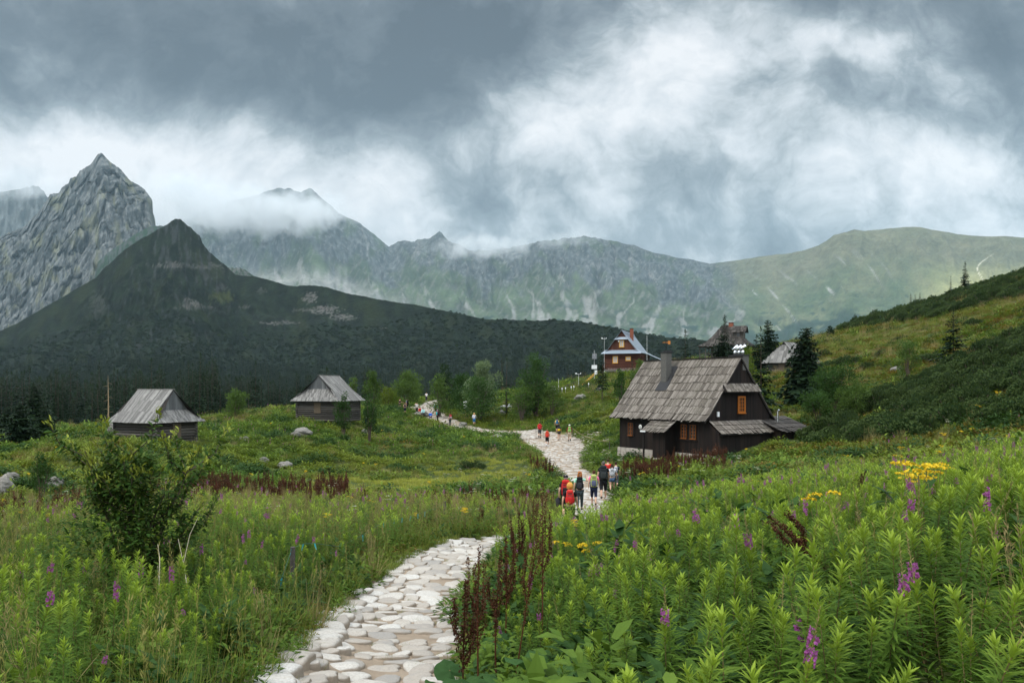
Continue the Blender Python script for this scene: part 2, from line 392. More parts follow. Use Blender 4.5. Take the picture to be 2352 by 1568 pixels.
# --- 1. the far range with its cloud-capped peak
line = [(-500,470),(60,455),(120,470),(350,540),(400,520),(445,496),(500,470),(560,455),(600,445),(640,432),(690,440),(715,432),(725,441),(755,466),(780,490),(830,515),(893,568),(905,561),(925,556),(945,556),(960,553),(985,548),(1000,540),(1008,531),(1015,535),(1030,556),(1080,575),(1160,572),(1240,556),(1300,549),(1345,544),(1400,552),(1440,562),(1455,561),(1470,568),(1500,580),(1560,593),(1630,605),(1690,598),(1740,590),(1775,586),(1810,583),(1840,577),(1880,564),(1898,553),(1915,540),(1945,533),(1962,527),(1985,531),(2040,526),(2080,522),(2110,522),(2160,530),(2200,538),(2260,544),(2300,543),(2352,546),(2600,566),(3000,580)]
dr = [(-500,6900),(600,6700),(893,6800),(1010,6400),(1330,6000),(1630,6400),(1960,5200),(2600,4700),(3000,4600)]
def jag(px):
    r = sstep(1500, 1200, px); return (fbm(px/14., px*0, 4, 31)*5+fbm(px/45., px*0, 2, 33)*4)*(.12+.88*r)
def f_disp(PX, T):
    rocky = sstep(1780, 1600, PX)
    w_ = fbm(PX/110., T*2., 3, 12)*60
    rib = ridged((PX+w_+T*90*np.sin(PX/170.))/100., T*5.+3, 4, 21, .42)-.5
    fine = ridged((PX+w_*.5-T*60)/30., T*20., 4, 23, .6)-.5
    return (rocky*(215*rib*sstep(.2, .6, T)+34*fine*sstep(.4, .6, T))+(1-rocky)*(85*rib+12*fine)+60*fbm(PX/160., T*3, 3, 29))
def f_col(PX, T, X, D, Z):
    w_ = fbm(PX/60., T*4., 4, 41)
    rocky = sstep(1740, 1660, PX+w_*60+60*(T-.5))
    base = mixc(sstep(-.3, .4, fbm(PX/50., T*7, 5, 43)), GRASS*.7, GRASS*1.3); base = mixc(sstep(.05, .3, fbm(PX/8.-T*20, T*14, 5, 44))*.5, base, SCREE*.6)
    cliff = sstep(.56, .66, T+.34*fbm(PX/75., T*3.0, 5, 45)+.10*w_-.12*np.exp(-((PX-985)/60)**2)+.05*sstep(1250, 1400, PX))
    rockc = mixc(sstep(-.4, .5, fbm(PX/9., T*26, 5, 47)+.3*fbm(PX/40, T*5, 3, 50)), ROCKD*.6, ROCKD*1.8)
    rockc = mixc(sstep(.0, .35, fbm(PX/34., T*6, 4, 48))*.7, rockc, GRASS*.8)
    strat = sstep(.14, .42, fbm(PX/5.+T*30, T*40., 4, 60)); rockc = mixc(strat*.5, rockc, ROCK*1.2)
    # scree fans: narrow at the top of the slope, wide at its foot
    ph = (PX+45*w_+60*fbm(PX/200., T*2, 2, 51)+(T-.4)*55*np.sin(PX/90.))/74.; fan = np.abs((ph-np.floor(ph))-.5+.22*fbm(PX/130., T*0+1, 2, 52))*2
    rnd = perlin(np.floor(ph)*7.3+.37, ph*0+.5, 58)
    wd = (.10+.75*sstep(.62, .25, T))*(.55+1.5*np.clip(rnd, -.2, .5)); scr = sstep(wd, wd*.45, fan)*sstep(.12, .24, T)*sstep(.62, .48, T)
    scr = scr*sstep(-.2, .25, fbm(PX/12., T*12, 4, 54)+.22)
    c = mixc(scr*.75, base*.85, SCREE*.8)
    c = mixc(cliff, c, rockc)
    gul = sstep(.955, .99, ridged((PX+70*w_)/120., T*.5+2, 1, 61)); c = mixc(gul*cliff*.55, c, SCREE*.8)
    bare = sstep(1010, 820, PX+80*w_)                          # below the peak: boulder fields
    c = mixc(.8*bare*sstep(-.35, .1, fbm(PX/24., T*14, 5, 56)+.1)*.85*sstep(.55, .42, T), c, SCREE*.95)
    # right, gentle grassy slopes
    g2 = mixc(sstep(-.3, .45, fbm(PX/70., T*6, 5, 63)), np.array([.055, .078, .036]), np.array([.095, .105, .055]))
    g2 = mixc(sstep(.55, .8, T)*.5, g2, np.array([.13, .115, .075]))
    s2 = sstep(.30, .42, fbm((PX+T*260)/17., T*3.2, 4, 65))*sstep(.2, .35, T)*sstep(.85, .6, T)*sstep(2080, 1960, PX)
    c2 = mixc(s2*.8, g2, SCREE)
    lit = sstep(2050, 2230, PX+220*(.5-T))*sstep(.2, .42, T)*sstep(.78, .55, T); c2 = mixc(lit*.7, c2, np.array([.33, .31, .13]))  # sun patch painted into the slope colour
    c = mixc(1-rocky, c, c2)
    pine = sstep(.04, .14, fbm(PX/48., T*13, 4, 67)+.36*sstep(.34, .06, T)-.16+.42*sstep(1640, 1720, PX)*sstep(2080, 1960, PX)*sstep(.5, .3, T))*sstep(.47, .36, T)
    pine = np.maximum(pine, sstep(.30, .36, fbm(PX/20., T*40, 3, 69))*sstep(.62, .4, T)*sstep(1600, 1750, PX))
    pine = pine*sstep(980, 1080, PX)
    c = mixc(pine*.92, c, PINE*1.1)
    tr = sstep(1.6, .5, np.abs(PX-(2258+26*np.sin((T-.4)*16)+70*(T-.5)*(T > .55)-30*(T < .42)*(.42-T)*9)))*sstep(.3, .34, T)*sstep(.82, .75, T)
    c = mixc(tr*.8, c, np.array([.5, .47, .38]))
    sn = sstep(9, 6, np.hypot(PX-852-T*6, (T-.165)*260)*1.); c = mixc(sn, c, np.array([.75, .77, .8]))
    return c
prof = [(0,0,1),(.12,.14,.90),(.25,.34,.77),(.38,.52,.62),(.5,.66,.47),(.65,.8,.28),(.8,.91,.13),(.92,.975,.035),(1,1,0)]
M_FAR = mountain_mat('far_mountain_surface', .011, .4, dist=12)
mountain('mountain', line, dr, prof, 240, 3., jag, {'foot': (3300, [(-500,860),(600,820),(1100,800),(1700,840),(3000,860)]), 'f': f_disp}, f_col, M_FAR, 900)

# --- 2. far shoulder at the left edge, half in cloud
line = [(-400,470),(-100,450),(0,442),(40,436),(75,428),(90,430),(100,440),(120,470),(170,560),(260,700)]
mountain('mountain', line, [(-400,5200),(300,5200)], [(0,0,1),(1,1,0)], 90, 3., lambda p: fbm(p/9., p*0, 3, 71)*5,
    {'foot': (4000, [(-400,800),(300,800)]), 'f': lambda P, T: 170*(ridged(P/50., T*4, 5, 73)-.5)},
    lambda P, T, X, D, Z: mixc(sstep(-.3, .4, fbm(P/9., T*14, 5, 75)), ROCKD*.9, ROCKD*2.1), M_FAR, 500)

# --- 3. the bare rock pyramid
c6 = lambda a: [(x/2.7306, y/2.7306+287.1) for x, y in a]
line = [(-420,850)]+c6([(-400,960),(-150,770),(0,700),(60,672),(80,665),(130,648),(180,610),(215,570),(240,550),(275,500),(290,480),(310,440),(340,433),(365,432),(385,400),(410,375),(430,370),(440,335),(470,326),(482,325),(500,290),(530,272),(560,255),(580,232),(600,205),(612,186),(628,181),(645,182),(658,200),(690,232),(710,245),(760,280),(790,318),(815,345),(850,365),(900,400),(925,425),(940,450),(955,470),(958,490),(954,520),(957,545),(966,565),(974,600),(976,630),(990,700),(1100,1000)])
def d3(PX, T):
    w_ = fbm(PX/30., T*3, 3, 81)
    a = ridged((PX+170*T)/85.+w_*.5, T*6.5-PX/120., 3, 83, .45)-.5
    b = ridged((PX*.6+T*120)/24., T*18-PX/26., 3, 85, .5)-.5
    s_ = ridged(T*24+PX/26., PX/60.-T*4, 3, 87)-.5
    return 78*a+12*b+7*s_+80*np.exp(-((PX-235-(1-T)*60)/38.)**2)*(1-T)
def c3(PX, T, X, D, Z):
    w_ = fbm(PX/22., T*6, 4, 91)
    r = mixc(sstep(-.3, .4, fbm(PX/26.+w_*2, T*52-PX/8., 5, 93, .55)), ROCKD*1.15, ROCK*1.05)
    led = sstep(.18, .36, fbm(PX/60., T*70-PX/9., 3, 94)); r = mixc(led*.5, r, ROCKD*.8)
    pale = sstep(.12, .38, fbm(PX/20.+2*w_, T*46-PX/11., 5, 95)+.16*np.exp(-((PX-255)/60)**2)*sstep(.3, .6, T)); r = mixc(pale*.6, r, SCREE*.9)
    g = sstep(.02, .3, fbm(PX/26., T*8, 4, 97)+.12*sstep(.8, .2, T)-.05); r = mixc(g*.6, r, np.array([.15, .145, .075]))
    dk = sstep(.1, .3, fbm(PX/17.-w_, T*7+PX/70., 4, 99)); r = mixc(dk*.6, r, ROCKD*.75)
    low = sstep(.36, .25, T+.05*w_)*sstep(200, 120, PX); r = mixc(low*.85, r, np.array([.15, .18, .07]))
    return r*np.array([.70, .74, .76])
M_PEAK = mountain_mat('peak_rock', .03, .35, dist=5)
mountain('mountain', line, [(-420,2900),(230,3200),(360,3100),(500,3000)], [(0,0,1),(.2,.2,.86),(.5,.55,.5),(.8,.84,.18),(1,1,0)], 330, 1.25,
    lambda p: fbm(p/5., p*0, 3, 101)*3.2*sstep(400, 340, p), {'foot': (2100, [(-420,860),(0,860),(500,860)]), 'f': d3, 'dy': lambda P, T: 70*(ridged(P/60.+T*3, T*10-P/60., 2, 103, .4)-.5)}, c3, M_PEAK, 500)

# --- 4. the dark pine-covered hill
line = [(-900,860),(-500,800),(-250,790),(0,760),(40,742),(90,712),(146,681),(195,652),(220,639),(240,615),(256,602),(280,578),(304,562),(325,548),(348,536),(372,522),(383,517),(392,509),(401,504),(409,502),(416,504),(424,513),(440,525),(452,536),(460,543),(465,558),(475,570),(487,584),(500,596),(513,606),(540,631),(560,633),(586,635),(622,644),(660,655),(681,657),(696,655),(720,655),(750,659),(804,675),(860,686),(950,699),(1050,719),(1110,733),(1200,735),(1290,735),(1330,739),(1400,750),(1470,765),(1520,773),(1600,779),(1700,795),(1900,830),(2300,880)]
def d4(PX, T):
    return 20*fbm(PX/80., T*12, 4, 111)*sstep(.1, .4, T)+30*(ridged(PX/45.+T*3, T*20, 4, 113)-.5)*sstep(.55, .9, T)*sstep(640, 520, PX)*sstep(120, 260, PX)
def c4(PX, T, X, D, Z):
    w_ = fbm(PX/40., T*8, 4, 121)
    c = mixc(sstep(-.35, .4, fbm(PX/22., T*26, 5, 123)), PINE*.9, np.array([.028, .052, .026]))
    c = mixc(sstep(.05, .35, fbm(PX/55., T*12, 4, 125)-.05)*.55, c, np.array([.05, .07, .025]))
    rk = sstep(.16, .34, fbm(PX/9., T*24, 4, 127)+.22*sstep(.84, .95, T)*sstep(330, 400, PX)*sstep(540, 470, PX)-.06)*sstep(.62, .7, T)*sstep(180, 260, PX)*sstep(560, 500, PX)
    c = mixc(rk*.55, c, ROCKD*1.3)
    Y = HY-Z/D*F
    def patch(x0, y0, sx_, sy_, amp=1.):
        r_ = np.hypot((PX-x0)/sx_, (Y-y0)/sy_)+1.5*fbm(PX/9., Y/6., 5, int(x0), .6); return sstep(1.05, .8, r_)*amp
    sc_ = np.zeros_like(PX)
    for a in ((395,609,40,7,.8),(470,612,40,7,.5),(438,697,22,9,.8),(450,705,38,5,.5),(712,684,16,12,.8),(745,712,34,9,.9),(790,728,30,7,.8),(700,712,30,4,.5),(640,742,46,3,.8),(655,739,20,3,.7),(560,705,14,3,.5),(880,754,8,2,.7),(225,700,20,25,.25),(510,660,16,8,.3),(600,668,12,6,.3)):
        sc_ = np.maximum(sc_, patch(*a))
    c = c*.32  # pine colours darkened further, standing in for cloud shadow over the hill
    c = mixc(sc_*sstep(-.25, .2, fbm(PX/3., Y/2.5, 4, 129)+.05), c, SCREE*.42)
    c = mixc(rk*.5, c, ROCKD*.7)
    c = mixc(patch(510, 682, 28, 12, .6), c, np.array([.045, .055, .018]))
    return c
prof4 = [(0,0,1.02),(.12,.10,.98),(.25,.22,.9),(.4,.38,.79),(.55,.55,.70),(.65,.66,.62),(.78,.80,.42),(.87,.875,.275),(.9,.92,.24),(1,1,0)]
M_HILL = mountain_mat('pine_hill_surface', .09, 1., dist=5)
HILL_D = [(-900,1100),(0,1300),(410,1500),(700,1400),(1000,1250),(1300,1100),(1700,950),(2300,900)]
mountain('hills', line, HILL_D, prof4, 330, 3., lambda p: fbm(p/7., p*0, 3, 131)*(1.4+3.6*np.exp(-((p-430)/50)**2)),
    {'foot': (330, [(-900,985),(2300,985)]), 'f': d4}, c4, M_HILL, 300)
# darker ridge behind the hill, left of its top
line = c6([(540,1120),(620,850),(680,800),(760,745),(840,690),(900,655),(935,640),(960,634),(1010,631),(1040,640),(1100,700),(1200,800)])
mountain('mountain', line, [(150,2500),(500,2500)], [(0,0,1),(1,1,0)], 80, 1.5, lambda p: fbm(p/5., p*0, 3, 141)*2, {'foot': (1900, [(150,760),(500,760)]), 'f': lambda P, T: 20*fbm(P/9., T*5, 4, 143)},
    lambda P, T, X, D, Z: mixc(sstep(-.3, .4, fbm(P/8., T*14, 4, 145)), PINE*1.6, ROCKD*1.1), M_HILL, 200)
line = c6([(1380,960),(1430,893),(1470,897),(1500,893),(1540,910),(1600,950),(1700,1000),(1800,1040)])
mountain('mountain', line, [(400,1900),(700,1900)], [(0,0,1),(1,1,0)], 50, 1.5, lambda p: fbm(p/5., p*0, 3, 151)*2, {'foot': (1600, [(400,700),(700,700)]), 'f': lambda P, T: 12*fbm(P/9., T*5, 4, 153)},
    lambda P, T, X, D, Z: mixc(sstep(-.3, .4, fbm(P/8., T*14, 4, 155)), PINE*1.5, ROCK*.6), M_HILL, 200)

# ---------------------------------------------------------------- air
mh, nt = new_mat('air'); n = N(nt)
pv = n('ShaderNodeVolumePrincipled', {'Color': (.60, .85, 1.0, 1), 'Density': 3.3e-5, 'Anisotropy': .0})
n('ShaderNodeOutputMaterial', {'Volume': pv.outputs[0]})
hb = MB(); hb.mat(mh); hb.box((-12000, -400, -1400), (12000, 9500, 1950)); tag(hb.build('haze'), kind='stuff')
# low cloud lying on the range
def cloud(name, c, r, dens, seed, scale, thr=.48):
    m, nt = new_mat('cloud_vapour'); n = N(nt)
    tcn = n('ShaderNodeTexCoord').outputs['Object']
    r2 = n.vm('LENGTH', tcn).outputs['Value']
    fall = n('ShaderNodeMapRange', {0: r2, 1: .35, 2: 1., 3: 1., 4: 0.}).outputs[0]
    q = n.vm('MULTIPLY', tcn, tuple(v/scale for v in r)).outputs[0]
    q = n.vm('ADD', q, (seed*3.1, seed*1.7, 0)).outputs[0]
    nz = n.noise(q, 1., 7, .66, .5)
    dn = n.math('SUBTRACT', n.math('ADD', nz, n.math('MULTIPLY', fall, .30)), thr+.22)
    dn = n.math('MULTIPLY', n.math('MULTIPLY', n.math('MAXIMUM', dn, 0.), fall), dens)
    v_ = n('ShaderNodeVolumePrincipled', {'Color': (.86, .88, .90, 1), 'Density': dn, 'Anisotropy': .1})
    n('ShaderNodeOutputMaterial', {'Volume': v_.outputs[0]})
    m.cycles.volume_step_rate = .5
    b = MB(); b.mat(m); b.ball((0, 0, 0), 1., 24, 14); o = b.build(name); o.location = c; o.scale = r; tag(o, kind='stuff'); return o

cl = at(590, 488, 5700); cloud('cloud', cl, (1200, 650, 270), .042, 1, 190.)
cl = at(420, 470, 6200); cloud('cloud', cl, (1000, 600, 420), .034, 2, 240.)
cl = at(700, 470, 6000); cloud('cloud', cl, (600, 500, 200), .028, 5, 130.)
cl = at(1110, 566, 5600); cloud('cloud', cl, (640, 450, 130), .034, 3, 120.)
cl = at(1290, 552, 5600); cloud('cloud', cl, (420, 400, 90), .012, 6, 110.)
cl = at(30, 420, 4700); cloud('cloud', cl, (620, 400, 150), .022, 4, 140.)
# ---------------------------------------------------------------- plants: shapes
R = random.Random(11)
def frame_of(d):
    d = Vector(d).normalized(); up = Vector((0, 0, 1)) if abs(d.z) < .95 else Vector((1, 0, 0))
    s = d.cross(up).normalized(); return d, s, s.cross(d).normalized()
def leaf(mb, base, d, L, W, droop=.25, seg=3, fold=.25, prof=None, tint=None, twist=0.):
    """one pointed leaf: folded along its rib, bending down towards the tip"""
    base = Vector(base); d, s, u = frame_of(d)
    if twist: q = Matrix.Rotation(twist, 3, d); s = q @ s; u = q @ u
    prof = prof or [.35, 1., .8, 0.]
    if tint is not None: mb.t = tint
    rows = []; p = base.copy(); dd = d.copy()
    for i in range(seg+1):
        t = i/seg; wv = prof[min(i, len(prof)-1)]*W*.5
        if i == seg: rows.append([mb.v(p)])
        else: rows.append([mb.v(p-s*wv+u*wv*fold), mb.v(p), mb.v(p+s*wv+u*wv*fold)])
        dd = (dd-u*droop/seg*(1+t)).normalized(); p = p+dd*(L/seg)
    for a, b in zip(rows, rows[1:]):
        if len(b) == 3: mb.f([a[0], a[1], b[1], b[0]]); mb.f([a[1], a[2], b[2], b[1]])
        else: mb.f([a[0], a[1], b[0]]); mb.f([a[1], a[2], b[0]])
def card(mb, base, d, L, W, tw=0., tint=None, tip=.0):
    base = Vector(base); d, s, u = frame_of(d)
    if tw: s = Matrix.Rotation(tw, 3, d) @ s
    if tint is not None: mb.t = tint
    m = base+d*L*.45; a = mb.v(base); b = mb.v(m-s*W*.5); c = mb.v(base+d*L); e = mb.v(m+s*W*.5); mb.f([a, b, c, e])

M_FW = leaf_mat('fireweed_leaves', (.045, .108, .017), (.125, .215, .028), tip=(.29, .39, .048), trans=.40, patch=(.22, (.045, .10, .018), .5))
M_FWS = simple('fireweed_stem', (.16, .12, .05), .7, var=.3)
M_FWB = leaf_mat('fireweed_buds', (.20, .15, .07), (.27, .24, .09), trans=.2)
M_FWF = leaf_mat('fireweed_petals', (.27, .07, .24), (.42, .13, .38), trans=.35)
M_GR = leaf_mat('meadow_grass', (.065, .125, .016), (.15, .19, .030), tip=(.27, .25, .08), trans=.35, patch=(.07, (.17, .17, .028), .6))
M_LAWN = leaf_mat('meadow_lawn', (.19, .24, .028), (.33, .34, .055), tip=(.36, .33, .12), trans=.35)
M_GRD = leaf_mat('dry_grass', (.24, .18, .085), (.34, .27, .13), trans=.25, patch=(.2, (.14, .16, .04), .6))
M_HB = leaf_mat('herb_leaves', (.042, .096, .013), (.105, .172, .022), tip=(.18, .26, .04), trans=.34, patch=(.06, (.150, .175, .020), .75))
M_HBD = leaf_mat('dark_herb_leaves', (.022, .056, .013), (.046, .096, .021), trans=.3)
M_OCH = leaf_mat('bilberry_leaves', (.10, .105, .016), (.20, .145, .022), trans=.25, patch=(.15, (.15, .085, .025), .7))
M_DOCK = leaf_mat('dock_seeds', (.038, .015, .008), (.10, .038, .018), trans=.05)
M_STRAW = simple('dead_stem', (.30, .22, .13), .8, var=.4)
M_YEL = leaf_mat('ragwort_petals', (.62, .42, .02), (.75, .55, .04), trans=.25)
M_WHT = leaf_mat('umbel_petals', (.50, .50, .40), (.62, .62, .52), trans=.25)
M_MUGO = leaf_mat('dwarf_pine_needles', (.012, .030, .010), (.026, .056, .016), tip=(.055, .085, .022), trans=.12, patch=(.12, (.026, .044, .010), .6))
M_SPR = leaf_mat('spruce_needles', (.008, .020, .009), (.018, .038, .016), tip=(.028, .052, .020), trans=.12)
M_BARK = simple('bark', (.085, .065, .05), .9, var=.45, scale=9, bump=.6)
M_BURL = leaf_mat('butterbur_leaves', (.022, .060, .018), (.060, .125, .030), trans=.25, rough=.6)
M_SAL = leaf_mat('sallow_leaves', (.028, .070, .014), (.065, .125, .022), tip=(.30, .33, .055), trans=.3)

def fireweed(name, h, nl, flower=0, sz=1., seed=0, det=3):
    r = random.Random(seed); mb = MB(); lean = Vector((r.uniform(-.1, .1), r.uniform(-.1, .1), 0))
    ax = lambda t: Vector((lean.x*t*t*h, lean.y*t*t*h, t*h))
    mb.mat(M_FWS); mb.t = 0.
    mb.tube([ax(0), ax(.35), ax(.7), ax(1)], [.005, .0045, .0035, .0015], 3, cap=False)
    mb.mat(M_FW); top = .80 if flower else 1.
    for i in range(nl):
        t = .28+.72*(i/nl)**.70; g = i*2.39996+r.uniform(-.25, .25)
        el = math.radians(4+58*max(0, (t-.5)/.5)**1.7+r.uniform(-13, 13))
        L = sz*(.162*(1-.56*max(0, (t-.5)/.5)**1.3))*r.uniform(.8, 1.15)*(.75+.25*min(1, t/.4)); Wd = L*.145 if t < .9 else L*.21
        d = Vector((math.cos(g)*math.cos(el), math.sin(g)*math.cos(el), math.sin(el)))
        leaf(mb, ax(t*top), d, L, Wd, droop=.55*(1-t*.6), seg=det, tint=max(0., min(1., (t-.80)/.2))*.9+.04, prof=[.3, 1., .75, 0.] if det == 3 else [.4, 1., 0.])
    if flower: mb.mat(M_FWB)
    root = mb.mesh(name)
    spike = None
    if flower:
        fb = MB(); fb.mat(M_FWB)
        fb.tube([ax(top*.98), ax(1.06)], [.003, .0012], 3, cap=False)
        for i in range(26):
            t = .86+.2*i/26; g = i*2.4; d = Vector((math.cos(g), math.sin(g), .7+1.2*i/26))
            card(fb, ax(t), d, .028*(1.25-i/30), .006, g, 0)
        if flower > 1:
            fb.mat(M_FWF)
            for i in range(20 if flower == 2 else 34):
                t = .80+(.10 if flower == 2 else .17)*r.random(); g = r.uniform(0, 6.28); d = Vector((math.cos(g), math.sin(g), r.uniform(-.1, .4)))
                p = ax(t)+d.normalized()*.022
                for k in range(4):
                    q = Matrix.Rotation(k*1.571+r.random(), 3, d.normalized()); s = q @ frame_of(d)[1]
                    card(fb, p, s+d*.35, .017, .016, r.uniform(0, 3), 0)
        spike = fb.mesh('flower_spike')
    return root, spike
def grass(name, n_, h, w_, spread, seed, mat=None, head=0.):
    r = random.Random(seed); mb = MB(); mb.mat(mat or M_GR)
    for i in range(n_):
        a = r.uniform(0, 6.28); p = Vector((math.cos(a), math.sin(a), 0))*spread*r.random()**.7
        d = Vector((math.cos(a)*r.uniform(.05, .5), math.sin(a)*r.uniform(.05, .5), 1)); L = h*r.uniform(.55, 1.1)
        leaf(mb, p, d, L, w_, droop=r.uniform(.2, 1.0), seg=3, fold=.1, prof=[.8, 1., .7, 0.], tint=r.random()**3*.8, twist=r.uniform(0, 3))
    if head:
        for i in range(int(n_*head)):
            a = r.uniform(0, 6.28); p = Vector((math.cos(a), math.sin(a), 0))*spread*r.random()
            q = p+Vector((r.uniform(-.12, .12), r.uniform(-.12, .12), h*r.uniform(1., 1.35))); mb.t = .9
            mb.tube([p, (p+q)/2+Vector((.01, 0, 0)), q], [.0022, .0018, .001], 3, cap=False)
            for k in range(9): card(mb, q-Vector((0, 0, .02*k)), Vector((r.uniform(-1, 1), r.uniform(-1, 1), 1.2)), .045, .008, r.uniform(0, 3), 1.)
    return mb.mesh(name)
def herb(name, n_, rad, h, L, seed, mat, dome=1., wd=.42):
    r = random.Random(seed); mb = MB(); mb.mat(mat)
    for i in range(n_):
        a = r.uniform(0, 6.28); rr = rad*math.sqrt(r.random()); z = h*(1-dome*(rr/rad)**2)*r.uniform(.35, 1.)
        el = r.uniform(-.1, 1.0); d = Vector((math.cos(a+r.uniform(-1, 1))*math.cos(el), math.sin(a+r.uniform(-1, 1))*math.cos(el), math.sin(el)))
        l_ = L*r.uniform(.6, 1.2); leaf(mb, (math.cos(a)*rr, math.sin(a)*rr, z), d, l_, l_*wd, droop=.5, seg=2, fold=.2, prof=[.5, 1., 0.], tint=max(0, z/h-.5)*r.random()*1.6)
    return mb.mesh(name)
def mugo(name, rad, h, n_, seed, mat=None, sl=.26):
    """dwarf pine: a mound of bottle-brush shoots on bent branches"""
    r = random.Random(seed); mb = MB()
    mb.mat(M_BARK)
    for i in range(9):
        a = r.uniform(0, 6.28); q = Vector((math.cos(a), math.sin(a), 0))
        mb.tube([(0, 0, 0), q*rad*.4+Vector((0, 0, h*.25)), q*rad*.75+Vector((0, 0, h*.6))], [.06, .04, .015], 4, cap=False)
    mb.mat(mat or M_MUGO)
    for i in range(n_):
        a = r.uniform(0, 6.28); rr = math.sqrt(r.random()); zz = math.sqrt(max(0, 1-rr*rr*.92))*r.uniform(.55, 1.)
        p = Vector((math.cos(a)*rad*rr, math.sin(a)*rad*rr, h*zz*(.82+.3*mnoise.noise(Vector((math.cos(a)*rr*2+seed, math.sin(a)*rr*2, 0))))))
        ax_ = Vector((math.cos(a)*rr*.6+r.uniform(-.25, .25), math.sin(a)*rr*.6+r.uniform(-.25, .25), 1)).normalized()
        L = sl*r.uniform(.6, 1.2); _, s, u = frame_of(ax_)
        for k in range(3):
            for j in range(3):
                g = k*2.1+j*1.3+r.random(); e = (s*math.cos(g)+u*math.sin(g))
                card(mb, p+ax_*L*k*.28, e*.8+ax_*1.1, L*.55, L*.17, g, .0 if k < 2 else .75)
    return mb.mesh(name)
def dock(name, h, seed, dens=1.):
    r = random.Random(seed); mb = MB(); mb.mat(M_DOCK)
    bend = Vector((r.uniform(-.16, .16), r.uniform(-.16, .16), 0)); ax = lambda t: Vector((bend.x*t*t*h, bend.y*t*t*h, t*h))
    mb.tube([ax(0), ax(.3), ax(.6), ax(1.)], [.009, .008, .006, .003], 4, cap=False)
    br = [(lambda t: ax(t), .38, 1.)]
    for k in range(r.randint(3, 6)):
        t0 = r.uniform(.35, .65); a = r.uniform(0, 6.28); L = h*r.uniform(.22, .42); off = Vector((math.cos(a)*.07, math.sin(a)*.07, 0))
        fn = (lambda t, t0=t0, L=L, off=off: ax(t0)+off*min(1, t*2.2)+Vector((0, 0, L*t)))
        mb.tube([fn(0), fn(.4), fn(1.)], [.004, .003, .002], 3, cap=False); br.append((fn, .15, 1.))
    for fn, a0, a1 in br:
        nn = int((90 if fn is br[0][0] else 46)*dens)
        for i in range(nn):
            t = a0+(a1-a0)*i/nn; t += r.uniform(-.01, .01); a = r.uniform(0, 6.28); rr = r.uniform(.003, .021)*(1.1-.5*(t-a0)/(a1-a0))
            p = fn(t)+Vector((math.cos(a)*rr, math.sin(a)*rr, r.uniform(-.01, .01))); s = r.uniform(.008, .017)/dens**.5
            card(mb, p, (math.cos(a), math.sin(a), r.uniform(-.6, .9)), s*1.7, s*1.5, r.uniform(0, 3))
            card(mb, p, (-math.sin(a), math.cos(a), r.uniform(-.6, .9)), s*1.6, s*1.4, r.uniform(0, 3))
    return mb.mesh(name)
def spruce(name, h, rad, seed, whorls=24, nb=8, det=3, bare=.03, taper=1.0, gap=0., droop=.5, mat=None):
    """spruce: (trunk mesh, crown mesh); boughs in whorls, each with hanging side sprays"""
    r = random.Random(seed); tb = MB(); tb.mat(M_BARK)
    lean = r.uniform(-.012, .012)*h
    ax = lambda t: Vector((lean*t, 0, h*t))
    tb.tube([ax(0)+Vector((0, 0, -.4)), ax(.3), ax(.65), ax(1)], [h*.011+.02, h*.008+.012, h*.0045+.006, .005], 7)
    cb = MB(); cb.mat(mat or M_SPR); lop = r.uniform(0, 6.28)
    for i in range(whorls):
        t = bare+(1-bare)*(i/whorls)**.92
        if t > .985: t = .985
        R_ = rad*(((1-t)**taper)*.90+.10)*(1+.10*math.sin(i*2.1)); a0 = r.uniform(0, 6.28)
        for k in range(nb if t < .85 else max(4, nb-3)):
            if r.random() < gap: continue
            a = a0+k*2*math.pi/nb+r.uniform(-.3, .3); L = R_*r.uniform(.62, 1.12)*(1+.12*math.cos(a-lop)); up = .55*(t-.35)+r.uniform(-.1, .12)
            d = Vector((math.cos(a), math.sin(a), up)).normalized(); p = ax(t)+Vector((0, 0, r.uniform(-.5, .5)*h/whorls))
            side = Vector((-math.sin(a), math.cos(a), 0)); m = max(2, int(det*(.5+L/rad)))
            # main bough
            pts = [p+d*L*q+Vector((0, 0, -droop*L*.35*q*q+.10*L*max(0, q-.75))) for q in (0, .35, .7, 1.)]
            for j in range(3):
                w0 = L*.15*(1-j*.25); a_, b_ = pts[j], pts[j+1]; cb.t = 0
                cb.f([cb.v(a_-side*w0), cb.v(a_+side*w0), cb.v(b_+side*w0*.7), cb.v(b_-side*w0*.7)])
            for j in range(m):
                q = (j+.6)/m; c = pts[0].lerp(pts[-1], q)+Vector((0, 0, .06*L*math.sin(q*3.1)))
                for sg in (-1, 1):
                    ll = max(.10*rad, L*(.62*(1-q*.6)))*r.uniform(.7, 1.25)
                    dd = (d*.75+side*sg*r.uniform(.55, 1.)+Vector((0, 0, -.18-droop*r.uniform(.0, .5))))
                    card(cb, c, dd, ll, ll*.46, r.uniform(-.6, .6), .7 if r.random() < .25 else 0.)
                card(cb, c, d*.5+Vector((r.uniform(-.2, .2), r.uniform(-.2, .2), -.9*droop-.2)), L*.30, L*.16, r.uniform(0, 3), 0.)
            card(cb, pts[-1]-d*.06*L, d, L*.16, L*.07, r.uniform(-.5, .5), .8)
    for k in range(14): card(cb, ax(.985-k*.010), (math.cos(k*2.4)*(.3+k*.06), math.sin(k*2.4)*(.3+k*.06), 1-k*.05), h*.04, h*.014, k, .4)
    return tb.mesh('trunk'), cb.mesh('crown')
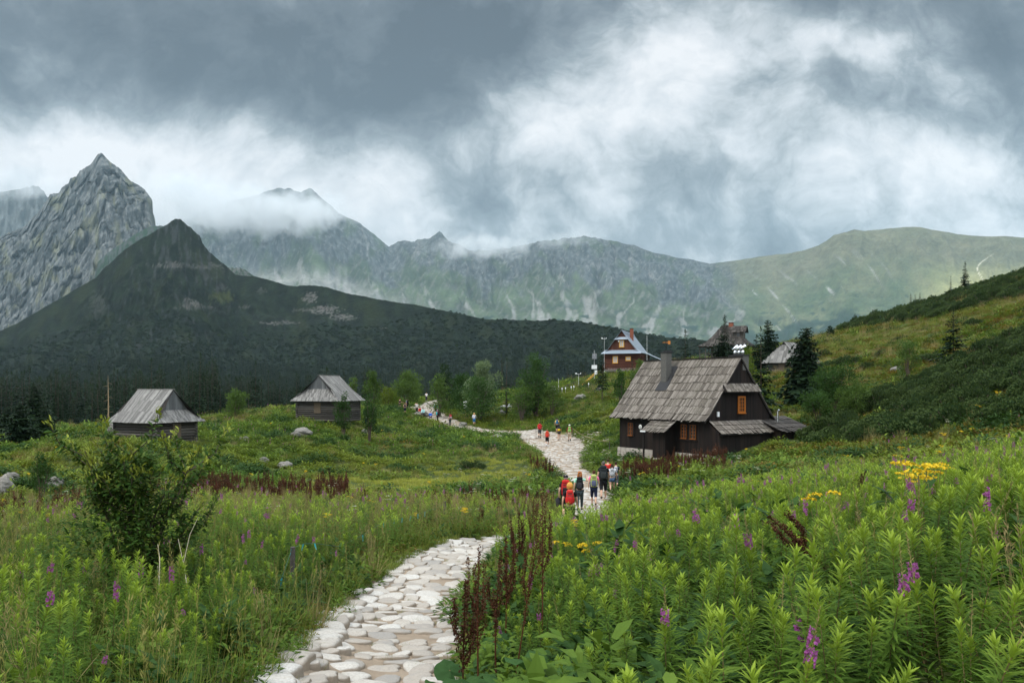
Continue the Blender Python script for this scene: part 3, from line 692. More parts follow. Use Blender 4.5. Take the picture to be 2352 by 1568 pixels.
def broad(name, h, rad, seed, n_=1700, L=.16, mat=None, stems=5, low=.12, wd=.45, tiptint=0., shape=1.):
    """leafy shrub or small tree: forked stems carrying clumps of leaves with gaps between"""
    r = random.Random(seed); tb = MB(); tb.mat(M_BARK); ends = []
    for k in range(stems):
        a = 6.28*k/stems+r.uniform(-.4, .4); sp = rad*r.uniform(.15, .65); hh = h*r.uniform(.6, 1.)
        p0 = Vector((math.cos(a)*.05, math.sin(a)*.05, -.2)); p1 = Vector((math.cos(a)*sp*.45, math.sin(a)*sp*.45, hh*.45)); p2 = Vector((math.cos(a)*sp, math.sin(a)*sp, hh*.92))
        tb.tube([p0, p1, p2], [h*.013+.01, h*.009+.006, .006], 5, cap=False); ends.append((p1, p2))
        for j in range(5):
            q = r.uniform(.25, .95); c = p0.lerp(p1, q*2) if q < .5 else p1.lerp(p2, q*2-1); b = a+r.uniform(-1.6, 1.6)
            e = c+Vector((math.cos(b)*rad*r.uniform(.3, .6), math.sin(b)*rad*r.uniform(.3, .6), h*r.uniform(.03, .22)))
            tb.tube([c, e], [.012+h*.003, .004], 4, cap=False); ends.append((c, e))
    cb = MB(); cb.mat(mat or M_HBD); clumps = []
    for k in range(int(26+h*6)):
        if k < len(ends): a_, b_ = ends[k % len(ends)]; c = a_.lerp(b_, r.uniform(.75, 1.02))
        else:
            a = r.uniform(0, 6.28); t = low+(1-low)*r.random(); prof = (math.sin(min(1, t*1.15+.12)*math.pi)**.55)*shape if t < .93 else .3
            c = Vector((math.cos(a)*rad*prof*r.uniform(.45, 1.), math.sin(a)*rad*prof*r.uniform(.45, 1.), h*t))
        clumps.append((c, rad*r.uniform(.20, .40)))
    for i in range(int(n_*1.9)):
        c, cr = clumps[r.randrange(len(clumps))]; v = Vector((r.gauss(0, 1), r.gauss(0, 1), r.gauss(0, .8))); v = v.normalized()*cr*r.random()**.4
        d = (v.normalized()+Vector((0, 0, r.uniform(-.2, .8)))); l_ = L*r.uniform(.6, 1.25)
        p = c+v
        if p.z < .05: continue
        card(cb, p, d, l_, l_*wd, r.uniform(0, 3), (1. if r.random() < tiptint and v.z > 0 else 0.))
    return tb.mesh('trunk'), cb.mesh('crown')

# ---------------------------------------------------------------- scattering
def scatter(name, P, rot, scl, idx, protos):
    pc = bpy.data.collections.new(name+'_kinds')
    for i, m in enumerate(protos):
        pc.objects.link(bpy.data.objects.new('%s_kind_%02d' % (name, i), m))
    me = bpy.data.meshes.new(name); n_ = len(P); me.vertices.add(n_); me.vertices.foreach_set('co', np.asarray(P, np.float32).ravel())
    a = me.attributes.new('rot', 'FLOAT_VECTOR', 'POINT'); a.data.foreach_set('vector', np.asarray(rot, np.float32).ravel())
    a = me.attributes.new('scl', 'FLOAT', 'POINT'); a.data.foreach_set('value', np.asarray(scl, np.float32))
    a = me.attributes.new('kid', 'INT', 'POINT'); a.data.foreach_set('value', np.asarray(idx, np.int32))
    o = link(name, me); tag(o, kind='stuff')
    g = bpy.data.node_groups.new(name, 'GeometryNodeTree')
    g.interface.new_socket('Geometry', in_out='INPUT', socket_type='NodeSocketGeometry'); g.interface.new_socket('Geometry', in_out='OUTPUT', socket_type='NodeSocketGeometry')
    nn = g.nodes; gi = nn.new('NodeGroupInput'); go = nn.new('NodeGroupOutput'); ip = nn.new('GeometryNodeInstanceOnPoints'); ci = nn.new('GeometryNodeCollectionInfo')
    ci.inputs[0].default_value = pc; ci.inputs['Separate Children'].default_value = True; ci.inputs['Reset Children'].default_value = True
    def na(nm, ty): q = nn.new('GeometryNodeInputNamedAttribute'); q.data_type = ty; q.inputs[0].default_value = nm; return q.outputs[0]
    L_ = g.links.new; L_(gi.outputs[0], ip.inputs['Points']); L_(ci.outputs[0], ip.inputs['Instance']); ip.inputs['Pick Instance'].default_value = True
    L_(na('kid', 'INT'), ip.inputs['Instance Index']); L_(na('rot', 'FLOAT_VECTOR'), ip.inputs['Rotation']); L_(na('scl', 'FLOAT'), ip.inputs['Scale']); L_(ip.outputs[0], go.inputs[0])
    md = o.modifiers.new('scatter', 'NODES'); md.node_group = g
    return o
def sample(px0, px1, d0, d1, dens, seed):
    rg = np.random.default_rng(seed); A = (px1-px0)/F*(d1*d1-d0*d0)/2; n_ = int(A*dens)
    y = np.sqrt(rg.uniform(d0*d0, d1*d1, n_)); px = rg.uniform(px0, px1, n_); return px, y, (px-CX)/F*y, rg
class Bag:
    """collects scattered plants of one sort"""
    def __init__(s): s.P = []; s.r = []; s.s = []; s.i = []
    def add(s, x, y, kinds, smin, smax, rg, tilt=.12, sink=.03, pdmin=.12, pd=None, wts=None):
        if len(x) == 0: return
        if pd is None: pd = path_dist(x, y)
        k = (pd > pdmin) & free(x, y); x = x[k]; y = y[k]; pd = pd[k]
        z = H(x, y, pd)-sink; n_ = len(x)
        s.P.append(np.stack([x, y, z], 1)); s.r.append(np.stack([rg.uniform(-tilt, tilt, n_), rg.uniform(-tilt, tilt, n_), rg.uniform(0, 6.28, n_)], 1))
        s.s.append(rg.uniform(smin, smax, n_)); s.i.append(rg.choice(kinds, n_, p=wts))
    def arr(s): return [np.concatenate(a) for a in (s.P, s.r, s.s, s.i)]
FOOT = []      # building footprints: (centre, axis u, half u, half v)
def free(x, y):
    ok = np.ones(len(x), bool)
    for (cx, cy_, ux, uy, hu, hv) in FOOT:
        a = (x-cx)*ux+(y-cy_)*uy; b = -(x-cx)*uy+(y-cy_)*ux; ok &= ~((np.abs(a) < hu) & (np.abs(b) < hv))
    return ok
# ---------------------------------------------------------------- timber materials
def timber(name, cols, rough=.85, streak=(14, 14, 1.2), var=.5, bump=.5, lichen=None):
    m, nt = new_mat(name); n = N(nt)
    tc = n('ShaderNodeTexCoord').outputs['Object']; geo = n('ShaderNodeNewGeometry')
    v = n.vm('MULTIPLY', tc, streak).outputs[0]
    f = n.noise(v, 1., 6, .65); isl = geo.outputs['Random Per Island']
    k = n.math('ADD', n.math('MULTIPLY', isl, var), n.math('MULTIPLY', f, 1-var*.5))
    c = n.ramp(k, [(.2, cols[0]), (.55, cols[1]), (.95, cols[2])])
    if lichen: c = n.mix(n.ramp(n.noise(tc, 1.3, 5, .7), [(.52, 0.), (.68, .75)]), c, lichen)
    bmp = n('ShaderNodeBump', {'Height': f, 'Strength': bump, 'Distance': .02})
    b = n('ShaderNodeBsdfPrincipled', {'Base Color': c, 'Roughness': rough, 'Specular IOR Level': .25, 'Normal': bmp.outputs[0]})
    n('ShaderNodeOutputMaterial', {'Surface': b.outputs[0]}); return m
M_SH = timber('weathered_shingles', [(.035, .029, .024), (.105, .090, .076), (.23, .205, .18)], lichen=(.10, .09, .07))
M_SHD = timber('dark_shingles', [(.014, .013, .012), (.036, .032, .029), (.09, .08, .072)])
M_PLK = timber('silver_planks', [(.055, .052, .050), (.135, .130, .125), (.27, .262, .25)], streak=(9, 9, 1.), lichen=(.11, .11, .10))
M_GBL = timber('grey_gable_boards', [(.04, .042, .045), (.10, .105, .11), (.19, .195, .20)])
M_DRK = timber('tarred_boards', [(.003, .002, .0018), (.007, .0042, .0036), (.016, .0095, .007)], var=.6)
M_TRIM = simple('dark_trim', (.012, .009, .008), .8, var=.3)
M_LOG = timber('grey_logs', [(.018, .016, .014), (.050, .045, .040), (.11, .10, .088)], streak=(1.5, 1.5, 14))
M_LOGB = timber('brown_logs', [(.035, .014, .009), (.075, .028, .018), (.12, .045, .03)], streak=(2, 2, 14))
M_DOOR = timber('door_boards', [(.045, .035, .025), (.085, .065, .045), (.13, .10, .07)])
M_ORG = simple('orange_paint', (.36, .11, .012), .45, var=.18, scale=12)
M_ORD = simple('dull_orange_paint', (.20, .062, .010), .5, var=.2, scale=12)
M_YLW = simple('yellow_paint', (.62, .33, .05), .45, var=.12)
def glass_mat():
    m, nt = new_mat('window_glass'); n = N(nt)
    b = n('ShaderNodeBsdfPrincipled', {'Base Color': (.025, .028, .032, 1), 'Roughness': .06, 'Specular IOR Level': .7})
    n('ShaderNodeOutputMaterial', {'Surface': b.outputs[0]}); return m
M_GLS = glass_mat()
M_CURT = simple('window_curtain', (.42, .44, .48), .8)
M_STONE = simple('foundation_stone', (.36, .32, .28), .9, var=.4, scale=5, bump=.8)
M_BLK = simple('chimney_blocks', (.10, .097, .09), .9, var=.25, scale=8, bump=.3)
M_MORT = simple('mortar', (.10, .10, .095), .95)
M_BRK = simple('red_brick', (.22, .075, .045), .9, var=.35, scale=12, bump=.3)
M_MET = simple('sheet_metal_roof', (.24, .28, .33), .45, .45, var=.08, scale=1.2)
M_CHR = simple('polished_steel', (.75, .76, .78), .22, 1., var=.03)
M_WHT_P = simple('white_paint', (.72, .73, .74), .5, var=.06)
M_GRYM = simple('grey_metal', (.30, .32, .33), .5, .6, var=.1)
M_RUST = simple('orange_aerial', (.55, .20, .04), .6)
M_LEAD = simple('tar_flashing', (.018, .018, .02), .55)
M_CONC = simple('concrete', (.42, .41, .39), .9)

def boards_y(mb, xs, prof, vmax, courses, lift=.03, th=.02, rag=.03, r=None, swap=None, gap=.006):
    """planks laid up a slope. xs: list of plank boundaries; prof(v)-> (y,z) from eave (v=0) to top (1); vmax(x) cuts them on a hip; swap maps (x,y,z) to local space"""
    r = r or R; swap = swap or (lambda x, y, z: (x, y, z)); e = 1e-3
    for x0, x1 in zip(xs, xs[1:]):
        xm = (x0+x1)/2; vm_ = vmax(xm)
        if vm_ < .02: continue
        for c in range(courses):
            va = c/courses; vb = min((c+1)/courses+.35/courses, 1.)
            if va >= vm_: break
            vb = min(vb, vm_); va_ = max(-.02, va-(r.uniform(0, rag)))
            def pt(x, v, off):
                y, z = prof(v); y2, z2 = prof(min(1, v+.02)); y1, z1 = prof(max(0, v-.02)); ty, tz = y2-y1, z2-z1; l = math.hypot(ty, tz)+1e-9
                ny, nz = -tz/l, ty/l
                if nz < 0: ny, nz = -ny, -nz
                return swap(x, y+ny*off, z+nz*off)
            o0 = lift*(1+r.uniform(-.2, .5)) if courses > 1 else r.uniform(0, .02); o1 = .004
            a, b = x0+gap*r.random(), x1-gap*r.random()
            nseg = 3 if courses == 1 else 1
            for k in range(nseg):
                p0 = va_+(vb-va_)*k/nseg; p1 = va_+(vb-va_)*(k+1)/nseg; q0 = o0+(o1-o0)*k/nseg; q1 = o0+(o1-o0)*(k+1)/nseg
                mb.hexa([pt(a, p0, q0), pt(b, p0, q0), pt(b, p1, q1), pt(a, p1, q1), pt(a, p0, q0+th), pt(b, p0, q0+th), pt(b, p1, q1+th), pt(a, p1, q1+th)])
def splits(a, b, w_, r=None):
    r = r or R; out = [a]; 
    while out[-1] < b-w_*.6: out.append(out[-1]+w_*r.uniform(.7, 1.3))
    out[-1] = b if out[-1] >= b-w_*.6 else out[-1]
    return out
def window(parent, name, c, ux, w_, h, out, frame_m, pane_m=None, mull=(2, 3), fw=.07, shutter=False):
    """c: lower middle on the wall (local), ux: unit vector along the wall, out: unit outward"""
    ux = Vector(ux); out = Vector(out); c = Vector(c); up = Vector((0, 0, 1))
    def bx(mb, a0, a1, z0, z1, o0, o1):
        P = [c+ux*a+up*z+out*o for z in (z0, z1) for a, o in ((a0, o0), (a1, o0), (a1, o1), (a0, o1))]; mb.hexa(P)
    f = MB(); f.mat(frame_m)
    bx(f, -w_/2-fw, -w_/2, -fw, h+fw, .0, .07); bx(f, w_/2, w_/2+fw, -fw, h+fw, .0, .07); bx(f, -w_/2, w_/2, -fw, 0, .0, .075); bx(f, -w_/2, w_/2, h, h+fw, .0, .065)
    t = .022
    for i in range(1, mull[0]): a = -w_/2+w_*i/mull[0]; bx(f, a-t*(1.3 if mull[0] == 2 else 1), a+t*(1.3 if mull[0] == 2 else 1), 0, h, .015, .045)
    for j in range(1, mull[1]): z = h*j/mull[1]; bx(f, -w_/2, w_/2, z-t*.7, z+t*.7, .017, .040)
    fo = f.build(name, parent)
    p = MB(); p.mat(pane_m or M_GLS); bx(p, -w_/2, w_/2, 0, h, .004, .012); p.build('pane', fo)
    s = MB(); s.mat(frame_m); bx(s, -w_/2-fw-.03, w_/2+fw+.03, -fw-.045, -fw-.002, .0, .12); s.build('sill', fo)
    if shutter:
        for sg in (-1, 1):
            q = MB(); q.mat(M_DRK); a0 = sg*(w_/2+fw+.02); a1 = sg*(w_/2+fw+w_*.55); bx(q, min(a0, a1), max(a0, a1), -.05, h+.05, .0, .05)
            bx(q, min(a0, a1)+.03, max(a0, a1)-.03, .1, .17, .05, .065); bx(q, min(a0, a1)+.03, max(a0, a1)-.03, h-.2, h-.13, .05, .065); q.build('shutter', parent)
    return fo
def board_wall(mb, a, b, z0, z1, thick, r, bw=.16, top=None):
    """vertical boards from a to b (2-D local points); top(t) gives the height at fraction t"""
    a = Vector((*a, 0)); b = Vector((*b, 0)); L = (b-a).length; u = (b-a)/L; nrm = Vector((-u.y, u.x, 0)); xs = splits(0, L, bw, r)
    for x0, x1 in zip(xs, xs[1:]):
        o = r.uniform(0, .018); t0 = (top(x0/L) if top else z1); t1 = (top(x1/L) if top else z1); x1g = x1-.006
        zb = z0-r.uniform(0, .03)
        p = [a+u*x0, a+u*x1g, a+u*x1g-nrm*thick, a+u*x0-nrm*thick]
        q = [p[0]+nrm*o, p[1]+nrm*o, p[2], p[3]]
        mb.hexa([Vector((v.x, v.y, zb)) for v in q]+[Vector((q[0].x, q[0].y, t0)), Vector((q[1].x, q[1].y, t1)), Vector((q[2].x, q[2].y, t1)), Vector((q[3].x, q[3].y, t0))])

# ---------------------------------------------------------------- the big dark hut
def big_hut():
    r = random.Random(5)
    O = Vector((13.15, 53.06, 0)); a = Vector((-.55, .835, 0)).normalized(); b = Vector((a.y, -a.x, 0))
    # local frame: x = along the long wall away from the gable, y = towards the back ; right-handed via mirrored matrix handled by explicit basis
    root = empty('wooden_house', (O.x, O.y, -4.75), 0, 'large dark tarred mountain hut with steep grey shingle roof and orange framed windows', 'house')
    FOOT.append((O.x+a.x*4.5+b.x*3.05, O.y+a.y*4.5+b.y*3.05, a.x, a.y, 5.0, 3.4)); FOOT.append((O.x+a.x*-.6+b.x*4.5, O.y+a.y*-.6+b.y*4.5, a.x, a.y, 1.6, 4.6)); FOOT.append((O.x+a.x*3.6-b.x*.6, O.y+a.y*3.6-b.y*.6, a.x, a.y, 1.1, .9))
    def S(x, y, z): return tuple(Vector((a.x*x+b.x*y, a.y*x+b.y*y, z+4.75)))
    def mk(m): q = MB(); q.mat(m); T = Matrix(((a.x, b.x, 0, 0), (a.y, b.y, 0, 0), (0, 0, 1, 4.75), (0, 0, 0, 1))); q.M = T; return q
    def px_to_s(px, y):   # place along the wall seen at this bearing
        k = (px-CX)/F; ox, oy = O.x+b.x*y, O.y+b.y*y; return (k*oy-ox)/(a.x-k*a.y)
    ze, zr, yr, W_, L_ = -2.25, 2.05, 3.05, 6.1, 9.0
    # stone base
    m = mk(M_STONE); x = -.8
    for row in range(3):
        x = -.82
        while x < 9.0:
            w_ = r.uniform(.3, .6); h = .34; m.hexa([(x, -.06-r.uniform(0, .05), -5.5+row*h), (x+w_, -.06-r.uniform(0, .05), -5.5+row*h), (x+w_, .3, -5.5+row*h), (x, .3, -5.5+row*h), (x+.02, -.05-r.uniform(0, .06), -5.5+(row+1)*h-.02), (x+w_-.03, -.05-r.uniform(0, .06), -5.5+(row+1)*h-.02), (x+w_, .3, -5.5+(row+1)*h-.02), (x, .3, -5.5+(row+1)*h-.02)]); x += w_
    m.box((-.7, .06, -5.8), (8.9, 6.0, -4.5)); m.build('foundation', root)
    # walls of upright boards
    m = mk(M_DRK)
    board_wall(m, (9.0, 0), (-.0, 0), -4.5, -1.9, .12, r)        # long front
    board_wall(m, (9.0, W_), (9.0, 0), -4.5, -1.9, .12, r)
    board_wall(m, (0, W_), (9.0, W_), -4.6, -1.9, .12, r)
    m.build('wall', root)
    m = mk(M_DRK)
    gt = lambda t: (-1.95+(zr-.12+1.95)*(1-abs(t*W_-yr)/yr) if True else 0)
    board_wall(m, (0, 0), (0, W_), -4.5, 0, .12, r, .17, top=gt)
    m.build('gable_wall', root); m = mk(M_DRK); board_wall(m, (9.0, W_), (9.0, 0), -2.0, 0, .11, r, .17, top=gt); m.build('gable_wall', root)
    # roof
    pf = [(0, -.5, ze), (.16, .12, -1.68), (.5, 1.28, -.20), (1, yr, zr)]
    def prof(v):
        for (v0, y0, z0), (v1, y1, z1) in zip(pf, pf[1:]):
            if v <= v1 or v1 == 1: t = (v-v0)/(v1-v0); return y0+(y1-y0)*t, z0+(z1-z0)*t
    m = mk(M_SH)
    boards_y(m, splits(-.12, 9.6, .125, r), prof, lambda x: 1, 8, .055, .022, .022, r)
    pb = lambda v: (2*yr-prof(v)[0], prof(v)[1])
    boards_y(m, splits(-.12, 9.6, .16, r), pb, lambda x: 1, 8, .055, .022, .022, r)
    rf = m.build('roof', root)
    m = mk(M_TRIM)
    for sg in (0, 1):
        f_ = prof if sg == 0 else pb
        for v0, v1 in ((0, .16), (.16, .5), (.5, 1)):
            for xx in (-.10, 9.5):
                p0, p1 = f_(v0), f_(v1); m.hexa([(xx, p0[0], p0[1]-.12), (xx+.10, p0[0], p0[1]-.12), (xx+.10, p1[0], p1[1]-.14), (xx, p1[0], p1[1]-.14), (xx, p0[0], p0[1]+.01), (xx+.10, p0[0], p0[1]+.01), (xx+.10, p1[0], p1[1]+.01), (xx, p1[0], p1[1]+.01)])
        for v0, v1 in ((0, .16), (.16, .5), (.5, 1)):      # boarding beneath the shingles
            p0, p1 = f_(v0), f_(v1); m.hexa([(.0, p0[0], p0[1]-.06), (9.5, p0[0], p0[1]-.06), (9.5, p1[0], p1[1]-.06), (.0, p1[0], p1[1]-.06), (.0, p0[0], p0[1]-.01), (9.5, p0[0], p0[1]-.01), (9.5, p1[0], p1[1]-.01), (.0, p1[0], p1[1]-.01)])
    m.build('bargeboard', rf)
    m = mk(M_TRIM); m.box((-.14, yr-.10, zr+.03), (9.62, yr+.10, zr+.10)); m.build('ridge_cap', rf)
    # little pent roof high in the gable
    y0, y1 = 1.28, 4.72; m = mk(M_SH)
    boards_y(m, splits(y0, y1, .14, r), lambda v: (-.42+.40*v, -.28+.56*v), lambda x: 1, 1, .02, .02, .02, r, swap=lambda x, y, z: (y, x, z)); m.build('pent_roof', root)
    m = mk(M_TRIM); m.prism([(-.40, y0+.02, -.30), (0, y0+.02, .22), (0, y0+.02, -.30)], (0, .04, 0)); m.prism([(-.40, y1-.06, -.30), (0, y1-.06, .22), (0, y1-.06, -.30)], (0, .04, 0)); m.box((-.36, y0+.1, -.36), (0, y1-.1, -.31)); m.build('pent_bracket', root)
    # lean-to along the gable
    s0 = -.85; m = mk(M_DRK)
    board_wall(m, (0, -.01), (s0, -.01), -4.7, -2.9, .1, r, top=lambda t: -2.42-.62*t)
    board_wall(m, (s0, 0), (s0, 5.3), -4.7, -3.1, .1, r)
    lt = m.build('lean_to_wall', root)
    m = mk(M_SH)
    boards_y(m, splits(-.05, 5.2, .13, r), lambda v: (-1.1+1.08*v, -3.08+.82*v), lambda x: 1, 3, .045, .02, .03, r, swap=lambda x, y, z: (y, x, z)); m.build('lean_to_roof', root)
    m = mk(M_TRIM); m.box((-1.05, 0, -3.16), (-.0, 5.15, -3.12)); m.build('soffit', root)
    # annex at the back corner
    m = mk(M_DRK); board_wall(m, (-1.6, 5.3), (-1.6, 8.2), -4.9, -3.0, .1, r); board_wall(m, (-.8, 5.3), (-1.6, 5.3), -4.9, -3.0, .1, r, top=lambda t: -2.7-.35*t); board_wall(m, (-1.6, 8.2), (1.6, 8.2), -4.9, -3.0, .1, r, top=lambda t: -3.0+.9*t)
    m.build('annex_wall', root)
    m = mk(M_SHD); boards_y(m, splits(5.0, 8.55, .15, r), lambda v: (-1.95+2.6*v, -3.02+.95*v), lambda x: 1, 4, .045, .02, .03, r, swap=lambda x, y, z: (y, x, z)); m.build('annex_roof', root)
    # porch on the long front
    sa, sb = px_to_s(1499, -1.05), px_to_s(1528, -1.05)
    m = mk(M_DRK); board_wall(m, (sa, -1.05), (sb, -1.05), -4.9, -3.05, .08, r, .14); board_wall(m, (sb, -1.05), (sb, 0), -4.9, -2.9, .08, r, .14, top=lambda t: -3.05+.62*t); board_wall(m, (sa, 0), (sa, -1.05), -4.9, -2.9, .08, r, .14, top=lambda t: -2.43-.62*t); m.build('porch_wall', root)
    s1, s2 = px_to_s(1472, -1.45), px_to_s(1527, -1.45)
    m = mk(M_SH); boards_y(m, splits(s2, s1, .13, r), lambda v: (-1.5+1.25*v, -3.10+.82*v), lambda x: 1, 4, .045, .02, .03, r); m.build('porch_roof', root)
    m = mk(M_TRIM); m.box((s1-.25, -1.42, -4.9), (s1-.15, -1.32, -3.12)); m.build('porch_post', root)
    # windows
    for pxw, sh in ((1449, True),):
        s = px_to_s(pxw, 0); window(root, 'window', S(s, -.02, -3.52), (a.x, a.y, 0), .40, .86, (-b.x, -b.y, 0), M_ORD, None, (2, 3), .035, shutter=True)
    for pxw in (1572, 1593):
        s = px_to_s(pxw, 0); window(root, 'window', S(s, -.02, -3.45), (a.x, a.y, 0), .46, .88, (-b.x, -b.y, 0), M_ORD, None, (2, 4), .032)
    m = mk(M_TRIM); m.box((px_to_s(1603, 0), -.10, -3.62), (px_to_s(1561, 0), -.03, -3.56)); m.build('window_ledge', root)
    def px_to_y(px, x): k = (px-CX)/F; ox, oy = O.x+a.x*x, O.y+a.y*x; return (k*oy-ox)/(b.x-k*b.y)
    yw = px_to_y(1702, 0); window(root, 'window', S(-.02, yw, -1.62), (b.x, b.y, 0), .50, .92, (-a.x, -a.y, 0), M_ORG, None, (3, 4), .12)
    # chimneys
    sc = px_to_s(1530, 1.9); m = mk(M_BLK)
    for i in range(12):
        z0 = -.6+i*.265; m.box((sc-.28, 1.62, z0), (sc+.005-(.0 if i % 2 else .12), 2.18, z0+.25)); m.box((sc+.015-(.0 if i % 2 else .12), 1.62, z0), (sc+.28, 2.18, z0+.25))
    ch = m.build('chimney', root)
    m = mk(M_MORT); m.box((sc-.265, 1.635, -.6), (sc+.265, 2.165, 2.5)); m.build('mortar', ch)
    m = mk(M_LEAD); m.box((sc-.34, 1.56, 2.58), (sc+.34, 2.24, 2.66)); m.box((sc-.30, 1.6, 2.66), (sc-.05, 2.2, 2.76)); m.build('chimney_cap', ch)
    m = mk(M_LEAD); m.slab([(sc-.55, 1.18, -.23), (sc+.40, 1.18, -.23), (sc+.40, 2.6, 1.57), (sc-.55, 2.6, 1.57)], .05); m.slab([(sc-.75, 1.2, -.2), (sc-.55, 1.2, -.2), (sc-.55, 2.6, 1.57)], .05); m.build('chimney_flashing', root)
    m = mk(M_TRIM); m.tube([(sc, 1.9, 2.6), (sc, 1.9, 3.5)], .02, 5); m.build('aerial_mast', ch)
    m = mk(M_RUST); m.tube([(sc-.35, 1.9, 3.3), (sc+.30, 1.9, 3.38)], .014, 4)
    for k in range(-3, 4): m.tube([(sc+k*.09, 1.75, 3.35), (sc+k*.09, 2.05, 3.35)], .01, 4)
    m.box((sc-.34, 1.8, 3.2), (sc-.30, 2.0, 3.45)); m.build('aerial', ch)
    m = mk(M_BLK); m.box((-.05, 3.25, 1.2), (1.15, 3.85, 2.22)); ch = m.build('chimney', root)
    m = mk(M_LEAD); m.box((-.12, 3.18, 2.22), (1.22, 3.92, 2.28)); m.build('chimney_cap', ch)
    for k in range(3):
        xx = .18+k*.34; m = mk(M_CHR); m.tube([(xx, 3.5, 2.28), (xx, 3.5, 2.52), (xx, 3.5, 2.60)], [.11, .11, .06], 12); m.tube([(xx, 3.5, 2.6), (xx, 3.5, 2.7)], .05, 10)
        m.tube([(xx+.10, 3.35, 2.62), (xx-.16, 3.62, 2.92)], [.09, .13], 12); m.ball((xx, 3.5, 2.72), .09, 10, 6); m.build('chimney_cowl', ch, True)
    m = mk(M_CHR); m.tube([(-.4, 6.5, -2.6), (-.4, 6.5, -1.7), (-.5, 6.5, -1.55)], .06, 8); m.build('vent_pipe', root)
    # things fixed to the walls
    m = mk(M_WHT_P); m.box((-.10, px_to_y(1648, 0)-.09, -1.95), (-.015, px_to_y(1648, 0)+.09, -1.62)); m.build('meter_box', root)
    m = mk(M_CONC); m.ball((s1-.05, -1.55, -2.78), (.17, .05, .17), 12, 8); m.build('lamp', root, True)
    m = mk(M_WHT_P); m.box((s1-.55, -1.58, -3.12), (s1-.05, -1.54, -3.02)); m.build('name_board', root)
    m = mk(M_TRIM); m.tube([(s0-.02, -.02, -3.2), (s0-.02, -.02, -4.7)], .035, 5); m.build('downpipe', root)
    for y_ in (3.3, 3.9): m = mk(M_WHT_P); m.box((s0-.03, y_, -4.15), (s0-.012, y_+.28, -4.12)); m.build('wall_vent', root)
    return root
big_hut()

